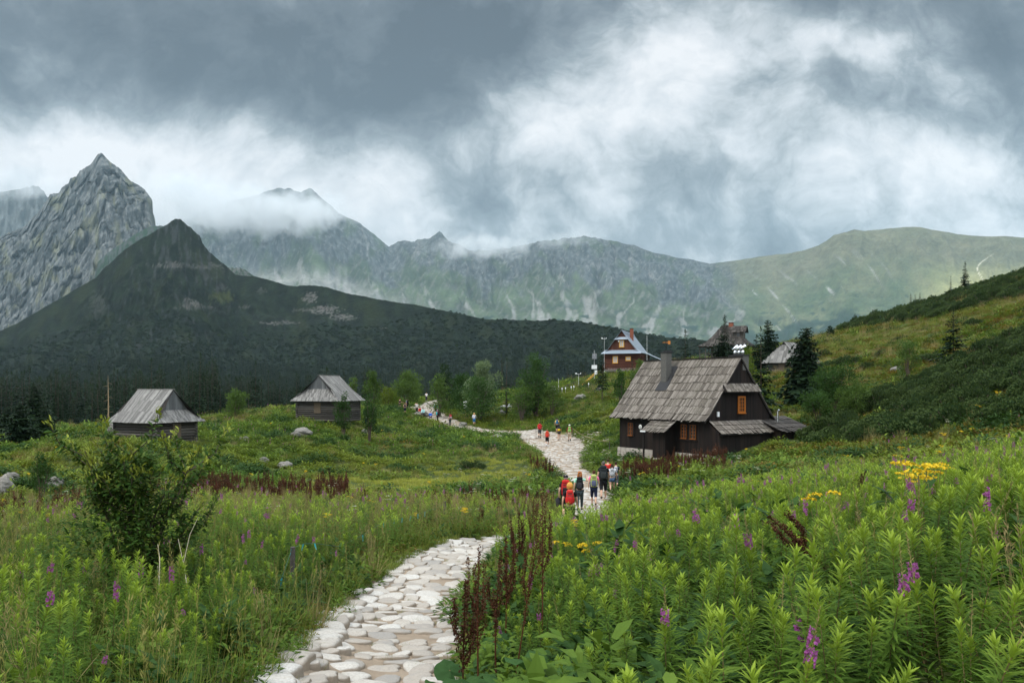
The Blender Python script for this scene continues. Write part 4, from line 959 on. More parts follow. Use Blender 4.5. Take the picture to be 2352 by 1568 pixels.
# ---------------------------------------------------------------- shepherd huts with hipped plank roofs
def hut(label, C, u, W_, L_, ze, zr, zb, inset, gf, seed, roofm=M_PLK, gablem=M_GBL, door_side='gable', open_gable=False, bw=.17):
    """C: front eave corner in plan; u: unit vector from it along the ridge; v is to its left/right so that W_ runs along v"""
    r = random.Random(seed); u = Vector((*u, 0)).normalized(); v = Vector((-u.y, u.x, 0)) if L_ > 0 else Vector((u.y, -u.x, 0)); L_ = abs(L_)
    root = empty('shepherd_hut', (C[0]+u.x*L_/2+v.x*W_/2, C[1]+u.y*L_/2+v.y*W_/2, zb), 0, label, 'hut', 'old timber huts on the meadow')
    FOOT.append((root.location.x, root.location.y, u.x, u.y, L_/2+.1, W_/2+.1))
    T = Matrix(((u.x, v.x, 0, 0), (u.y, v.y, 0, 0), (0, 0, 1, -zb), (0, 0, 0, 1)))
    def mk(m): q = MB(); q.mat(m); q.M = T; return q
    hx, hy, rl = L_/2, W_/2, L_/2-inset; zs = ze+(zr-ze)*gf; vs = gf; ys = hy*(1-gf)
    m = mk(roofm)
    sag = lambda x: -.05*math.cos(x/max(rl, .1)*1.5)
    for sg in (-1, 1):
        boards_y(m, splits(-hx, hx, bw, r), lambda t, sg=sg: (sg*hy*(1-t), ze+(zr-ze)*t), lambda x: 1 if abs(x) <= rl else max(0, vs*(hx-abs(x))/(hx-rl)), 1, .02, .028, .015, r)
    for sg in (-1, 1):
        boards_y(m, splits(-hy, hy, bw, r), lambda t, sg=sg: (sg*(hx-(hx-rl)*t), ze+(zs-ze)*t), lambda y: 1 if abs(y) <= ys else max(0, (hy-abs(y))/(hy-ys)), 1, .02, .028, .015, r, swap=lambda x, y, z: (y, x, z))
    rf = m.build('roof', root)
    m = mk(M_TRIM)
    for sg in (-1, 1):
        m.poly([(-hx+.1, sg*(hy-.1), ze-.03), (hx-.1, sg*(hy-.1), ze-.03), (rl, sg*.02, zr-.08), (-rl, sg*.02, zr-.08)])
        m.poly([(sg*(hx-.1), -hy+.1, ze-.03), (sg*(hx-.1), hy-.1, ze-.03), (sg*rl, ys, zs-.05), (sg*rl, -ys, zs-.05)])
    m.build('roof_underside', rf)
    m = mk(roofm); m.box((-rl-.1, -.09, zr-.01), (rl+.1, -.0, zr+.05)); m.box((-rl-.1, .005, zr-.012), (rl+.1, .09, zr+.045)); m.build('ridge_board', rf)
    for sg in (-1, 1):
        m = mk(M_TRIM if open_gable else gablem); x = sg*(rl-.02)
        if open_gable: m.poly([(x-.05*sg, -ys, zs), (x-.05*sg, ys, zs), (x-.05*sg, 0, zr-.04)])
        else:
            xs = splits(-ys, ys, .16, r)
            for y0, y1 in zip(xs, xs[1:]):
                z0 = zs+(zr-zs)*(1-abs(y0)/ys); z1 = zs+(zr-zs)*(1-abs(y1)/ys); o = r.uniform(0, .02)*sg
                m.hexa([(x+o, y0, zs-.03), (x+o, y1-.006, zs-.03), (x-.03*sg, y1-.006, zs-.03), (x-.03*sg, y0, zs-.03), (x+o, y0, z0-.03), (x+o, y1-.006, z1-.03), (x-.03*sg, y1-.006, z1-.03), (x-.03*sg, y0, z0-.03)])
        m.build('gable', root)
    # log walls with crossed ends
    wx, wy = hx-.6, hy-.55; n_ = max(4, int((ze-zb+.95)/.24)+1); m = mk(M_LOG)
    for i in range(n_):
        z = zb-1.0+i*.24
        for sg in (-1, 1):
            m.tube([(-wx-.15, sg*wy, z), (wx+.15, sg*wy, z)], .13+r.uniform(-.012, .012), 8); m.tube([(sg*wx, -wy-.15, z+.12), (sg*wx, wy+.15, z+.12)], .13+r.uniform(-.012, .012), 8)
    m.build('log_wall', root, True)
    m = mk(M_DOOR); dz = zb-.1
    if door_side == 'gable-': m.box((-wx-.16, -.55, dz), (-wx-.12, .3, ze-.1))
    elif door_side == 'long-': m.box((-.5, -wy-.16, dz), (.4, -wy-.12, ze-.1))
    m.build('door', root)
    return root
# the hut on the left: corner nearest to us, long side to its left
def xy(px, d): return ((px-CX)/F*d, d)
c = xy(361, 65); hut('low shepherd hut with grey plank roof, alone at left behind the leafy sallow bush', c, (-.906, .4226), 5.1, -6.2, -2.92, -.15, -4.15, 1.0, .36, 1, door_side='gable-')
c = xy(778, 88); hut('small grey log hut with plank gable facing left, beside the far stone path', c, (.259, .966), 6.0, 6.8, -1.52, 1.40, -2.75, .95, .46, 2, door_side='gable-')
c = xy(1831, 103); hut('silver plank roofed hut up the slope behind the large dark house', c, (.707, .707), 5.0, 7.4, 3.27, 6.1, 1.7, 1.35, .86, 3, open_gable=True, door_side='gable-', bw=.24)

# ---------------------------------------------------------------- brown house under a metal roof
def metal_house():
    r = random.Random(9); A = at(1428, 760, 150); u = Vector((.33, .944, 0)).normalized(); v = Vector((u.y, -u.x, 0)); zb = 3.6
    root = empty('wooden_house', (A.x, A.y, zb), 0, 'dark brown log house with pale sheet metal roof and yellow window frames', 'house')
    T = Matrix(((v.x, u.x, 0, 0), (v.y, u.y, 0, 0), (0, 0, 1, -zb), (0, 0, 0, 1)))
    FOOT.append((A.x+u.x*6, A.y+u.y*6, u.x, u.y, 6.3, 4.2))
    def mk(m): q = MB(); q.mat(m); q.M = T; return q
    z0, ze, zr, L_ = zb, 6.55, 10.85, 11.5
    m = mk(M_LOGB)
    for i in range(13):
        z = z0+i*.24-.1
        for sg in (-1, 1): m.tube([(sg*3.3, .0, z), (sg*3.3, L_-.3, z)], .13, 6)
        for y in (.05, L_-.35): m.tube([(-3.35, y, z+.05), (3.35, y, z+.05)], .13, 6)
    m.build('wall', root, True)
    m = mk(M_LOGB); xs = splits(-3.0, 3.0, .2, r)
    def gz(x): return 6.6+(zr-.2-6.6)*(1-abs(x)/3.25)
    for x0, x1 in zip(xs, xs[1:]): o = r.uniform(0, .02); m.hexa([(x0, -.02-o, 6.5), (x1-.01, -.02-o, 6.5), (x1-.01, .1, 6.5), (x0, .1, 6.5), (x0, -.02-o, gz(x0)), (x1-.01, -.02-o, gz(x1)), (x1-.01, .1, gz(x1)), (x0, .1, gz(x0))])
    m.build('gable', root)
    m = mk(M_MET)
    prof = [(-.0, zr), (.62, zr-.95), (2.75, 7.05), (3.85, 6.5)]
    for sg in (-1, 1):
        for k in range(24):
            y0, y1 = -.35+k*.5, -.35+(k+1)*.5-.012
            for (x0, za), (x1, zc) in zip(prof, prof[1:]): m.slab([(sg*x0, y0, za), (sg*x1, y0, zc), (sg*x1, y1, zc), (sg*x0, y1, za)], .03)
            m.slab([(sg*.0, y1-.02, zr+.02), (sg*.62, y1-.02, zr-.93), (sg*.62, y1+.03, zr-.93), (sg*0, y1+.03, zr+.02)], .05)
    for k in range(9): y0 = 6.+k*.55; m.slab([(3.86, y0, 6.49), (6.4, y0, 5.35), (6.4, y0+.53, 5.35), (3.86, y0+.53, 6.49)], .03)
    rf = m.build('roof', root)
    m = mk(M_MET); m.slab([(-3.9, -.72, 6.38), (3.9, -.72, 6.38), (3.1, .02, 7.1), (-3.1, .02, 7.1)], .03); m.build('pent_roof', root)
    m = mk(M_MET); m.slab([(-1.35, -.4, 9.05), (1.35, -.4, 9.05), (1.0, .0, 9.55), (-1.0, .0, 9.55)], .03); m.build('pent_roof', root)
    m = mk(M_BRK); m.box((.75, 4.2, 9.0), (1.35, 4.8, 11.35)); c_ = m.build('chimney', root); m = mk(M_LEAD); m.box((.68, 4.13, 11.35), (1.42, 4.87, 11.45)); m.build('chimney_cap', c_)
    o = tuple(T.to_3x3() @ Vector((0, -1, 0))); ux = tuple(T.to_3x3() @ Vector((1, 0, 0)))
    for (x, z, w_, h, yy) in ((.0, 7.75, .7, 1.1, -.05), (-1.2, 4.75, .75, 1.05, -.1), (1.25, 5.2, .7, .5, -.1)): window(root, 'window', T @ Vector((x, yy, z)), ux, w_, h, o, M_YLW, M_CURT, (2, 3 if h > .6 else 1), .13)
    m = mk(M_CONC); m.box((-3.3, -.1, 3.0), (3.3, L_, 3.62)); m.build('foundation', root)
    m = mk(M_LOGB); m.box((-3.4, -1.4, 3.35), (3.0, -.25, 3.5)); 
    for k in range(22): m.box((-3.3+k*.29, -1.4, 3.5), (-3.2+k*.29, -1.36, 4.25))
    m.box((-3.35, -1.42, 4.25), (3.0, -1.34, 4.32)); m.build('veranda', root)
    for k in range(3): m = mk(M_LOGB); m.box((6.2, 6.1+k*2.2, 3.2), (6.32, 6.22+k*2.2, 5.4)); m.build('roof_post', root)
    m = mk(M_WHT_P); m.tube([(-.45, -.3, 8.85), (-.5, -.55, 8.65)], [.06, .11], 8); m.build('floodlight', root)
metal_house()

# ---------------------------------------------------------------- dark house with a dormer
def dormer_house():
    r = random.Random(19); A = at(1672, 790, 140); th = math.radians(28); u = Vector((math.cos(th), -math.sin(th), 0)); v = Vector((math.sin(th), math.cos(th), 0)); zb = 5.4
    root = empty('wooden_house', (A.x, A.y, zb), 0, 'dark steep roofed timber villa with dormer and open porch behind conifers', 'house')
    FOOT.append((A.x, A.y, u.x, u.y, 4.6, 4))
    T = Matrix(((u.x, v.x, 0, 0), (u.y, v.y, 0, 0), (0, 0, 1, -zb), (0, 0, 0, 1)))
    def mk(m): q = MB(); q.mat(m); q.M = T; return q
    m = mk(M_LOG)
    for i in range(9):
        z = 5.3+i*.25
        for sg in (-1, 1): m.tube([(sg*3.0 if sg > 0 else -2.2, -2.8, z), (3. if sg > 0 else -2.2, 2.8, z)], .13, 6); m.tube([(-2.3, sg*2.7, z+.1), (3.1, sg*2.7, z+.1)], .13, 6)
    m.build('wall', root, True)
    pf = [(0, 7.15), (.30, 7.75), (.60, 8.9), (1., 10.95)]
    def pr(v_, h0, h1):
        for k in range(len(pf)-1):
            if v_ <= pf[k+1][0] or k == len(pf)-2: t = (v_-pf[k][0])/(pf[k+1][0]-pf[k][0]); return h0+(h1-h0)*v_, pf[k][1]+(pf[k+1][1]-pf[k][1])*t
    m = mk(M_SHD)
    for sg in (-1, 1):
        boards_y(m, splits(-4.5, 4.5, .26, r), lambda q, sg=sg: (sg*pr(q, 3.8, 0)[0], pr(q, 0, 0)[1]), lambda x: 1 if abs(x) < 1.0 else max(0, 1-(abs(x)-1.0)/3.5), 6, .07, .03, .03, r)
        boards_y(m, splits(-3.8, 3.8, .26, r), lambda q, sg=sg: (sg*(4.5-3.5*q), pr(q, 0, 0)[1]), lambda y: max(0, 1-abs(y)/3.8), 6, .07, .03, .03, r, swap=lambda x, y, z: (y, x, z))
    rf = m.build('roof', root)
    m = mk(M_BRK); m.box((.2, -.3, 10.4), (.9, .4, 11.35)); c_ = m.build('chimney', root); m = mk(M_LEAD); m.box((.12, -.38, 11.35), (.98, .48, 11.43)); m.build('chimney_cap', c_)
    m = mk(M_LOG); m.box((1.3, -1.7, 8.3), (3.0, -.1, 9.75)); dm = m.build('dormer', root)
    m = mk(M_SHD)
    for sg in (-1, 1): boards_y(m, splits(1.0, 3.5, .25, r), lambda q, sg=sg: (-.9+sg*1.2*(1-q), 9.55+1.15*q), lambda x: 1, 3, .05, .03, .03, r)
    m.build('dormer_roof', dm)
    o = tuple(T.to_3x3() @ Vector((0, -1, 0))); ux = tuple(T.to_3x3() @ Vector((1, 0, 0)))
    window(root, 'window', T @ Vector((2.15, -1.72, 8.75)), ux, .5, .7, o, M_LOG, None, (2, 2), .06)
    for x in (-1.2, .8, 2.2): window(root, 'window', T @ Vector((x, -2.84, 5.9)), ux, .6, .8, o, M_LOG, None, (2, 2), .06)
    m = mk(M_LOG)
    for x in (-4.2, -3.2): m.box((x, -3.3, 4.9), (x+.14, -3.16, 7.2)); m.box((x, 2.9, 4.9), (x+.14, 3.04, 7.2))
    m.box((-4.25, -3.28, 5.9), (-2.3, -3.2, 6.0)); m.box((-4.25, -3.28, 5.5), (-2.3, -3.2, 5.58)); m.box((-4.3, -3.3, 5.0), (-2.2, 3.0, 5.12)); m.build('porch', root)
dormer_house()

# ---------------------------------------------------------------- weather station on the rise
def single(name, build, label, cat, group=None, smooth=False, loc=(0, 0, 0)):
    mb = MB(); build(mb); o = mb.build(name, None, smooth); o.location = loc; return tag(o, label, cat, group)
def g_at(px, d): p = ground_at(px, d); return p
def shelter():
    p = g_at(1271, 128); root = empty('weather_shelter', p, 0, 'white louvred instrument box on legs beside the fence', 'weather box')
    m = MB(); m.mat(M_WHT_P); z = 1.1
    for k in range(8): m.box((-.4, -.4, z+k*.09), (.4, .4, z+k*.09+.06))
    m.box((-.36, -.36, z), (.36, .36, z+.72)); m.build('louvred_box', root)
    m = MB(); m.mat(M_WHT_P); m.slab([(-.5, -.5, z+.74), (.5, -.5, z+.80), (.5, .5, z+.80), (-.5, .5, z+.74)], .05); m.build('lid', root)
    for sx in (-1, 1):
        for sy in (-1, 1): m = MB(); m.mat(M_WHT_P); m.tube([(sx*.42, sy*.42, -.3), (sx*.34, sy*.34, z)], .03, 5); m.build('leg', root)
shelter()
def mast(px, d, h, label, head=None, r_=.03, name='mast'):
    p = g_at(px, d); root = empty(name, p, 0, label, 'mast')
    m = MB(); m.mat(M_WHT_P if head != 'thin' else M_GRYM); m.tube([(0, 0, -.3), (0, 0, h)], [r_*.5, r_*.35], 7); m.build('pole', root)
    if head == 'solar':
        m = MB(); m.mat(M_GLS); m.slab([(-.45, -.3, h*.72), (.35, -.3, h*.72), (.45, .25, h*.9), (-.3, .25, h*.9)], .04); m.build('solar_panel', root)
        m = MB(); m.mat(M_WHT_P); m.box((-.45, -.25, h*.42), (.45, .1, h*.54)); m.build('cabinet', root)
        m = MB(); m.mat(M_WHT_P); m.box((.08, -.25, h*.25), (.48, .05, h*.38)); m.build('cabinet', root)
    if head == 'cups':
        m = MB(); m.mat(M_WHT_P); m.tube([(-.5, 0, h*.96), (.35, 0, h*.96)], .025, 5)
        for x in (-.5, .35, -.35): m.ball((x, 0, h*.96+.12), (.08, .08, .12), 7, 5)
        m.build('wind_gauge', root)
    if head == 'low':
        m = MB(); m.mat(M_WHT_P); m.ball((0, 0, h), (.10, .10, .19), 9, 6); m.build('rain_gauge', root, True)
mast(1388, 149, 7.6, 'tall thin mast with sensor arm at the left corner of the metal roofed house', 'cups', .05)
mast(1486, 140, 6.6, 'plain white mast by the right eave of the metal roofed house', None, .06)
mast(1365, 138, 5.6, 'grey mast carrying a solar panel and white cabinets left of the metal roofed house', 'solar', .05)
mast(1329, 136, 2.3, 'short white post with side arm between the leaning poles and the instrument field', 'cups', .05)
mast(1283, 130, 2.7, 'slim white mast just right of the louvred instrument box', None, .05)
mast(1259, 128, 2.5, 'white T shaped instrument mast left of the louvred box', 'cups', .04)
mast(1205, 125, 2.2, 'white wind gauge mast behind the tall leafy tree', 'cups', .04)
mast(1190, 121, 2.0, 'thin grey instrument mast near the end of the fence', 'thin', .03)
for px_, lb in ((1291, 'white rain gauge nearest the slim mast'), (1299, 'white rain gauge, middle one of three'), (1312, 'white post gauge, right one of three'), (1318, 'round white sensor on a short post beside the fence'), (1352, 'squat white canister on the fence line below the masts')): mast(px_, 131, .85, lb, 'low', .05, 'rain_gauge')
def leaning():
    p = g_at(1336, 138); m = MB(); m.mat(M_YLW); m.tube([(0, 0, 0), (2.6, .6, 2.4)], .05, 5); m.tube([(.25, 0, 0), (2.9, .6, 2.35)], .05, 5)
    for k in range(6): t = .12+k*.15; m.tube([(2.6*t, .6*t, 2.4*t), (.25+2.65*t, .6*t, 2.35*t)], .035, 4)
    o = m.build('leaning_ladder'); o.location = p; tag(o, 'yellow ladder frame leaning on the instrument field rail', 'ladder')
leaning()
def rail(pts, label, h=.9, step=2.2, white=False):
    P = []; 
    for (px, d), (px2, d2) in zip(pts, pts[1:]):
        a = Vector(xy(px, d)); b = Vector(xy(px2, d2)); n_ = max(1, int((b-a).length/step))
        for k in range(n_): P.append(a.lerp(b, k/n_))
    P.append(Vector(xy(*pts[-1]))); P = [Vector((p.x, p.y, Hs(p.x, p.y))) for p in P]
    root = empty('fence', P[0], 0, label, 'fence')
    for k, p in enumerate(P): m = MB(); m.mat(M_LOG); m.tube([p-P[0]+Vector((0, 0, -.3)), p-P[0]+Vector((0, 0, h+.05))], .055, 5); m.build('post', root)
    for hh in (h*.95, h*.5): m = MB(); m.mat(M_LOG); m.tube([a-P[0]+Vector((0, 0, hh)) for a in P], .045, 5); m.build('rail', root)
rail([(1150, 124), (1200, 126), (1290, 134), (1345, 142), (1372, 146)], 'low timber rail fence along the instrument field')
rail([(1184, 118), (1206, 118)], 'short dark paling screen by the instrument field', .9, .35)
def station_table():
    p = g_at(1162, 126); root = empty('instrument_table', p, 0, 'low white instrument table at the left end of the field', 'table')
    m = MB(); m.mat(M_WHT_P); m.box((-.9, -.3, .55), (.9, .3, .65)); m.build('table_top', root)
    for x in (-.8, .8): m = MB(); m.mat(M_WHT_P); m.box((x-.05, -.25, -.3), (x+.05, .25, .55)); m.build('leg', root)
    m = MB(); m.mat(M_WHT_P); m.ball((.5, 0, .8), (.15, .15, .2), 8, 6); m.build('sensor', root); m = MB(); m.mat(M_WHT_P); m.box((-.5, -.15, .65), (-.1, .15, .8)); m.build('sensor_box', root)
station_table()
def signpost():
    p = g_at(1069, 117); p.z += .1; root = empty('sign_post', p, 0, 'thin timber trail post with white arrow plate and white notice', 'sign post')
    m = MB(); m.mat(M_STRAW); m.tube([(0, 0, -.4), (0, 0, 2.9)], .045, 6); m.build('post', root)
    m = MB(); m.mat(M_WHT_P); m.prism([(-.28, -.06, 2.25), (.1, -.06, 2.25), (.32, -.06, 2.42), (.1, -.06, 2.6), (-.28, -.06, 2.6)], (0, -.03, 0)); m.build('arrow_plate', root)
    m = MB(); m.mat(M_WHT_P); m.box((-.26, -.1, 1.5), (.26, -.06, 2.05)); m.build('notice', root)
signpost()

# ---------------------------------------------------------------- the stone path
def stone_mat(name, cols, soil=(.20, .155, .11)):
    m, nt = new_mat(name); n = N(nt)
    tc = n('ShaderNodeNewGeometry'); g = tc.outputs['Position']; isl = tc.outputs['Random Per Island']
    f = n.noise(g, 9, 7, .7); f2 = n.noise(g, 40, 6, .75)
    c = n.ramp(n.math('ADD', n.math('MULTIPLY', isl, .6), n.math('MULTIPLY', f, .4)), [(.1, cols[0]), (.4, cols[1]), (.62, cols[2]), (.9, cols[3])])
    c = n.mix(n.ramp(f2, [(.40, .45), (.54, 0.)]), c, (.24, .21, .185))
    c = n.mix(n.ramp(n.noise(g, 3.1, 6, .75), [(.55, 0.), (.68, .55)]), c, (.38, .33, .27))
    side = n('ShaderNodeSeparateXYZ', {0: tc.outputs['Normal']}).outputs[2]
    c = n.mix(n.ramp(side, [(.35, .8), (.8, 0.)]), c, soil)
    bm = n('ShaderNodeBump', {'Height': n.math('ADD', f, n.math('MULTIPLY', f2, .35)), 'Strength': .55, 'Distance': .025})
    b = n('ShaderNodeBsdfPrincipled', {'Base Color': c, 'Roughness': .78, 'Specular IOR Level': .3, 'Normal': bm.outputs[0]})
    n('ShaderNodeOutputMaterial', {'Surface': b.outputs[0]}); return m
M_PST = stone_mat('path_stone', [(.22, .217, .21), (.34, .305, .265), (.43, .40, .36), (.51, .50, .475)])
M_ROCK = stone_mat('boulder_stone', [(.08, .08, .072), (.12, .118, .108), (.16, .155, .142), (.20, .19, .175)], (.12, .115, .10))
def path_stones():
    """rows of sunk field stones laid across the way"""
    rg = random.Random(31); V = []; Q = []; nv = 0
    Ls = np.concatenate([[0], np.cumsum(np.hypot(np.diff(PL[:, 0]), np.diff(PL[:, 1])))])
    def along(s): return [float(np.interp(s, Ls, PL[:, k])) for k in range(3)]
    NS = 14; rings = [(1.02, -.10), (1.0, .0), (.955, .034), (.86, .049), (.50, .054)]
    def stone(cx, cy, ax, ay, tx, ty, hgt, lift, seed, far=False, gz=None):
        nonlocal nv
        ph = rg.uniform(0, 6.28); e = rg.uniform(2.1, 4.2); pts = []
        ns = 8 if far else NS; rr_ = rings if not far else [rings[0], rings[1], rings[3]]
        nx_, ny_ = -ty, tx; tilt = (rg.uniform(-.07, .07), rg.uniform(-.07, .07))
        for (k, z) in rr_:
            for i in range(ns):
                a = 2*math.pi*i/ns; ca, sa = math.cos(a), math.sin(a)
                rad = (abs(ca)**e+abs(sa)**e)**(-1/e)*(1+.26*mnoise.noise(Vector((ca*1.2+seed, sa*1.2, ph)))+.12*mnoise.noise(Vector((ca*3+seed, sa*3, ph))))
                u = ca*rad*ax*k; v_ = sa*rad*ay*k; X = cx+tx*u+nx_*v_; Y = cy+ty*u+ny_*v_
                zz = gz+lift+z*hgt/.056+(u/ax*tilt[0]+v_/ay*tilt[1])*.35*(1 if z > -.05 else 0)
                if z > 0: zz += .016*mnoise.noise(Vector((X*6, Y*6, seed)))+.007*mnoise.noise(Vector((X*17, Y*17, seed)))
                pts.append((X, Y, zz))
        b0 = nv; V.extend(pts); V.append((cx, cy, gz+lift+.058*hgt/.056+.004)); nv += len(pts)+1
        for r_ in range(len(rr_)-1):
            for i in range(ns): j = (i+1) % ns; Q.append((b0+r_*ns+i, b0+r_*ns+j, b0+(r_+1)*ns+j, b0+(r_+1)*ns+i))
        t0 = b0+(len(rr_)-1)*ns
        for i in range(ns): j = (i+1) % ns; Q.append((t0+i, t0+j, nv-1, nv-1))
    s = 0.; zs_ = []; todo = []
    while s < Ls[-1]-.5:
        x, y, w_ = along(s); x2, y2, _ = along(s+.3); dx, dy = x2-x, y2-y; l = math.hypot(dx, dy)+1e-9; dx /= l; dy /= l; nx_, ny_ = dy, -dx   # nx: to the right
        far = y > 34; rowd = rg.uniform(.18, .29)*(1 if y < 14 else 1.25 if y < 34 else 1.9)
        u = -w_+rg.uniform(-.12, .08)
        while u < w_:
            sw = rg.uniform(.22, .46)*(1 if y < 30 else 1.6)
            if abs(u+sw/2) < w_+.12 and rg.random() > (.06 if y < 45 else .30):
                c = u+sw/2; off = rg.uniform(-.06, .06)*(1 if not far else 2)
                todo.append((x+nx_*c+dx*off, y+ny_*c+dy*off, sw*.475, rowd*.50*rg.uniform(.8, 1.2), nx_, ny_, rg.uniform(.022, .05), far))
            u += sw
        if y < 34:                                     # rough kerb stones on the left edge
            if rg.random() < .5: todo.append((x-nx_*(w_+.04), y-ny_*(w_+.04), rg.uniform(.18, .34), rg.uniform(.14, .26), nx_, ny_, rg.uniform(.035, .07), far))
        s += rowd
    # spill of loose stones beside the wide part
    for k in range(420):
        px_, y_ = rg.uniform(1295, 1430), rg.uniform(62, 88); x_ = (px_-CX)/F*y_
        if path_dist([x_], [y_])[0] < 2.4: todo.append((x_, y_, rg.uniform(.12, .28), rg.uniform(.1, .2), 1, 0, rg.uniform(.05, .12), True))
    for k in range(240):
        px_, y_ = rg.uniform(860, 1040), rg.uniform(108, 140); x_ = (px_-CX)/F*y_
        if path_dist([x_], [y_])[0] < 1.6: todo.append((x_, y_, rg.uniform(.2, .5), rg.uniform(.15, .35), 1, 0, rg.uniform(.06, .16), True))
    for k in range(160):
        px_, y_ = rg.uniform(1200, 1240), rg.uniform(88, 98); x_ = (px_-CX)/F*y_
        if path_dist([x_], [y_])[0] < 1.2: todo.append((x_, y_, rg.uniform(.2, .45), rg.uniform(.15, .3), 1, 0, rg.uniform(.08, .2), True))
    X_ = np.array([t[0] for t in todo]); Y_ = np.array([t[1] for t in todo]); Z_ = H(X_, Y_)
    for t, z in zip(todo, Z_): stone(*t[:6], t[6], -.016 if not t[7] else -.012, rg.uniform(0, 90), t[7], float(z))
    me = bpy.data.meshes.new('path'); F_ = [q if q[2] != q[3] else q[:3] for q in Q]; me.from_pydata(V, [], F_); me.materials.append(M_PST)
    me.polygons.foreach_set('use_smooth', [True]*len(F_)); me.update()
    tag(link('path', me), kind='structure')
path_stones()
# ---------------------------------------------------------------- boulders
def boulder(px, d, w_, h, label, seed, group='grey boulders lying in the meadow'):
    p = ground_at(px, d); m = MB(); m.mat(M_ROCK); r = random.Random(seed); NU, NV = 26, 16; rows = []
    for j in range(NV+1):
        th_ = math.pi*j/NV; row = []
        for i in range(NU if 0 < j < NV else 1):
            ph = 2*math.pi*i/NU; dd = Vector((math.sin(th_)*math.cos(ph), math.sin(th_)*math.sin(ph), math.cos(th_)))
            k = 1.+.34*mnoise.noise(dd*1.3+Vector((seed, 0, 0)))+.16*mnoise.noise(dd*3.1+Vector((0, seed, 0)))
            k = k*(1-.10*abs(mnoise.noise(dd*5+Vector((seed, 3, 0)))))
            row.append(m.v((dd.x*w_*.5*k, dd.y*w_*.42*k, dd.z*h*.75*k)))
        rows.append(row)
    for j in range(NV):
        a, b = rows[j], rows[j+1]
        for i in range(NU):
            k = (i+1) % NU
            if len(a) == 1: m.f([a[0], b[i], b[k]])
            elif len(b) == 1: m.f([a[i], b[0], a[k]])
            else: m.f([a[i], b[i], b[k], a[k]])
    o = m.build('boulder', None, False); o.location = p+Vector((0, 0, h*.3)); o.rotation_euler = (0, 0, r.uniform(0, 6)); tag(o, label, 'boulder', group); return o
for i, (px_, d_, w_, h_, lb) in enumerate([(22, 45, 1.35, .75, 'big grey boulder at the left edge, upper one of a close pair'), (6, 42, 1.2, .8, 'big grey boulder at the left edge, lower one of a close pair'),
    (126, 43.5, 1.0, .6, 'grey boulder just right of the pair at the left edge, below the small dark tree'), (694, 76, 1.9, .8, 'pale humped boulder on the slope below the middle hut'), (606, 62, .9, .42, 'low grey boulder, left one of two in the open slope'),
    (655, 60, 1.3, .5, 'long low grey boulder, right one of two in the open slope'), (261, 72, 1.3, .9, 'pale boulder against the left wall of the lone hut'), (839, 90, 1.4, .55, 'grey boulder beside the right corner of the middle hut'),
    (1140, 92, 1.6, .6, 'pale rounded boulder in the hollow left of the hikers'), (1333, 120, 2.0, .8, 'weathered boulder on the hillside below the metal roofed house'), (1383, 124, 2.2, .45, 'flat pale rock slab high on the hillside below the instruments'), (1063, 110, 1.3, .5, 'small pale boulder at the foot of the trail post'),
    (2060, 85, 1.2, .5, 'pale boulder on the yellow slope beside the bare spruce'), (560, 72, 1.1, .4, 'mossy boulder right of the lone hut among herbs'), (1153, 121, 1.2, .6, 'white rock at the low end of the instrument field')]): boulder(px_, d_, w_, h_, lb, 40+i)
# ---------------------------------------------------------------- plant kinds
FWK = []; FWS_ = []
for k, (h, nl, fl) in enumerate([(.95,104,0),(1.08,112,0),(.82,96,0),(1.0,108,0),(1.1,108,1),(1.05,104,2),(.7,84,0),(1.12,108,3)]):
    a_, b_ = fireweed('fireweed_plant', h, nl, fl, 1., 100+k); FWK.append(a_); FWS_.append(b_)
def joined(a, b, name):
    """leafy stem and flower spike in one mesh, for the massed plants"""
    import bmesh
    bm = bmesh.new(); bm.from_mesh(a); n0 = len(a.materials); bm.from_mesh(b)
    me = bpy.data.meshes.new(name); nf = len(a.polygons)
    bm.faces.ensure_lookup_table()
    for m in list(a.materials)+list(b.materials): me.materials.append(m)
    for f in bm.faces[nf:]: f.material_index += n0
    bm.to_mesh(me); bm.free(); return me
FWJ = [a_ if b_ is None else joined(a_, b_, 'fireweed') for a_, b_ in zip(FWK, FWS_)]
FWL = []
for k, (h, nl, fl) in enumerate([(.95,30,0),(1.05,32,0),(.8,26,0),(1.1,30,1),(1.1,28,2),(1.15,28,3)]):
    a_, b_ = fireweed('fireweed_far', h, nl, fl, 1.35, 150+k, 2); FWL.append(a_ if b_ is None else joined(a_, b_, 'fireweed_far'))
GR = [grass('grass_tuft', 34, .75, .008, .16, 200, head=.15), grass('grass_tuft', 30, .62, .009, .18, 201), grass('grass_tuft', 26, .85, .007, .14, 202, M_GRD, .5), grass('grass_tuft', 40, .45, .010, .2, 203)]
GRL = [grass('grass_patch', 46, .55, .020, .38, 210), grass('grass_patch', 46, .42, .022, .42, 211), grass('grass_patch', 40, .62, .018, .36, 212, M_GRD, .3), grass('grass_patch', 60, .30, .024, .45, 213, M_LAWN), grass('grass_patch', 50, .42, .022, .42, 214, M_LAWN)]
HB = [herb('herb_clump', 120, .30, .42, .11, 220, M_HB), herb('herb_clump', 120, .32, .34, .09, 221, M_HB), herb('herb_clump', 90, .26, .5, .13, 222, M_HBD), herb('herb_clump', 100, .35, .28, .10, 223, M_OCH)]
HBL = [herb('herb_patch', 90, .62, .50, .24, 230, M_HB), herb('herb_patch', 90, .60, .40, .20, 231, M_HB), herb('herb_patch', 80, .55, .60, .26, 232, M_HBD), herb('herb_patch', 90, .65, .32, .20, 233, M_OCH), herb('herb_patch', 110, .7, .7, .22, 234, M_HBD), herb('herb_patch', 90, .6, .3, .16, 235, M_HB, .8)]
UMB = []
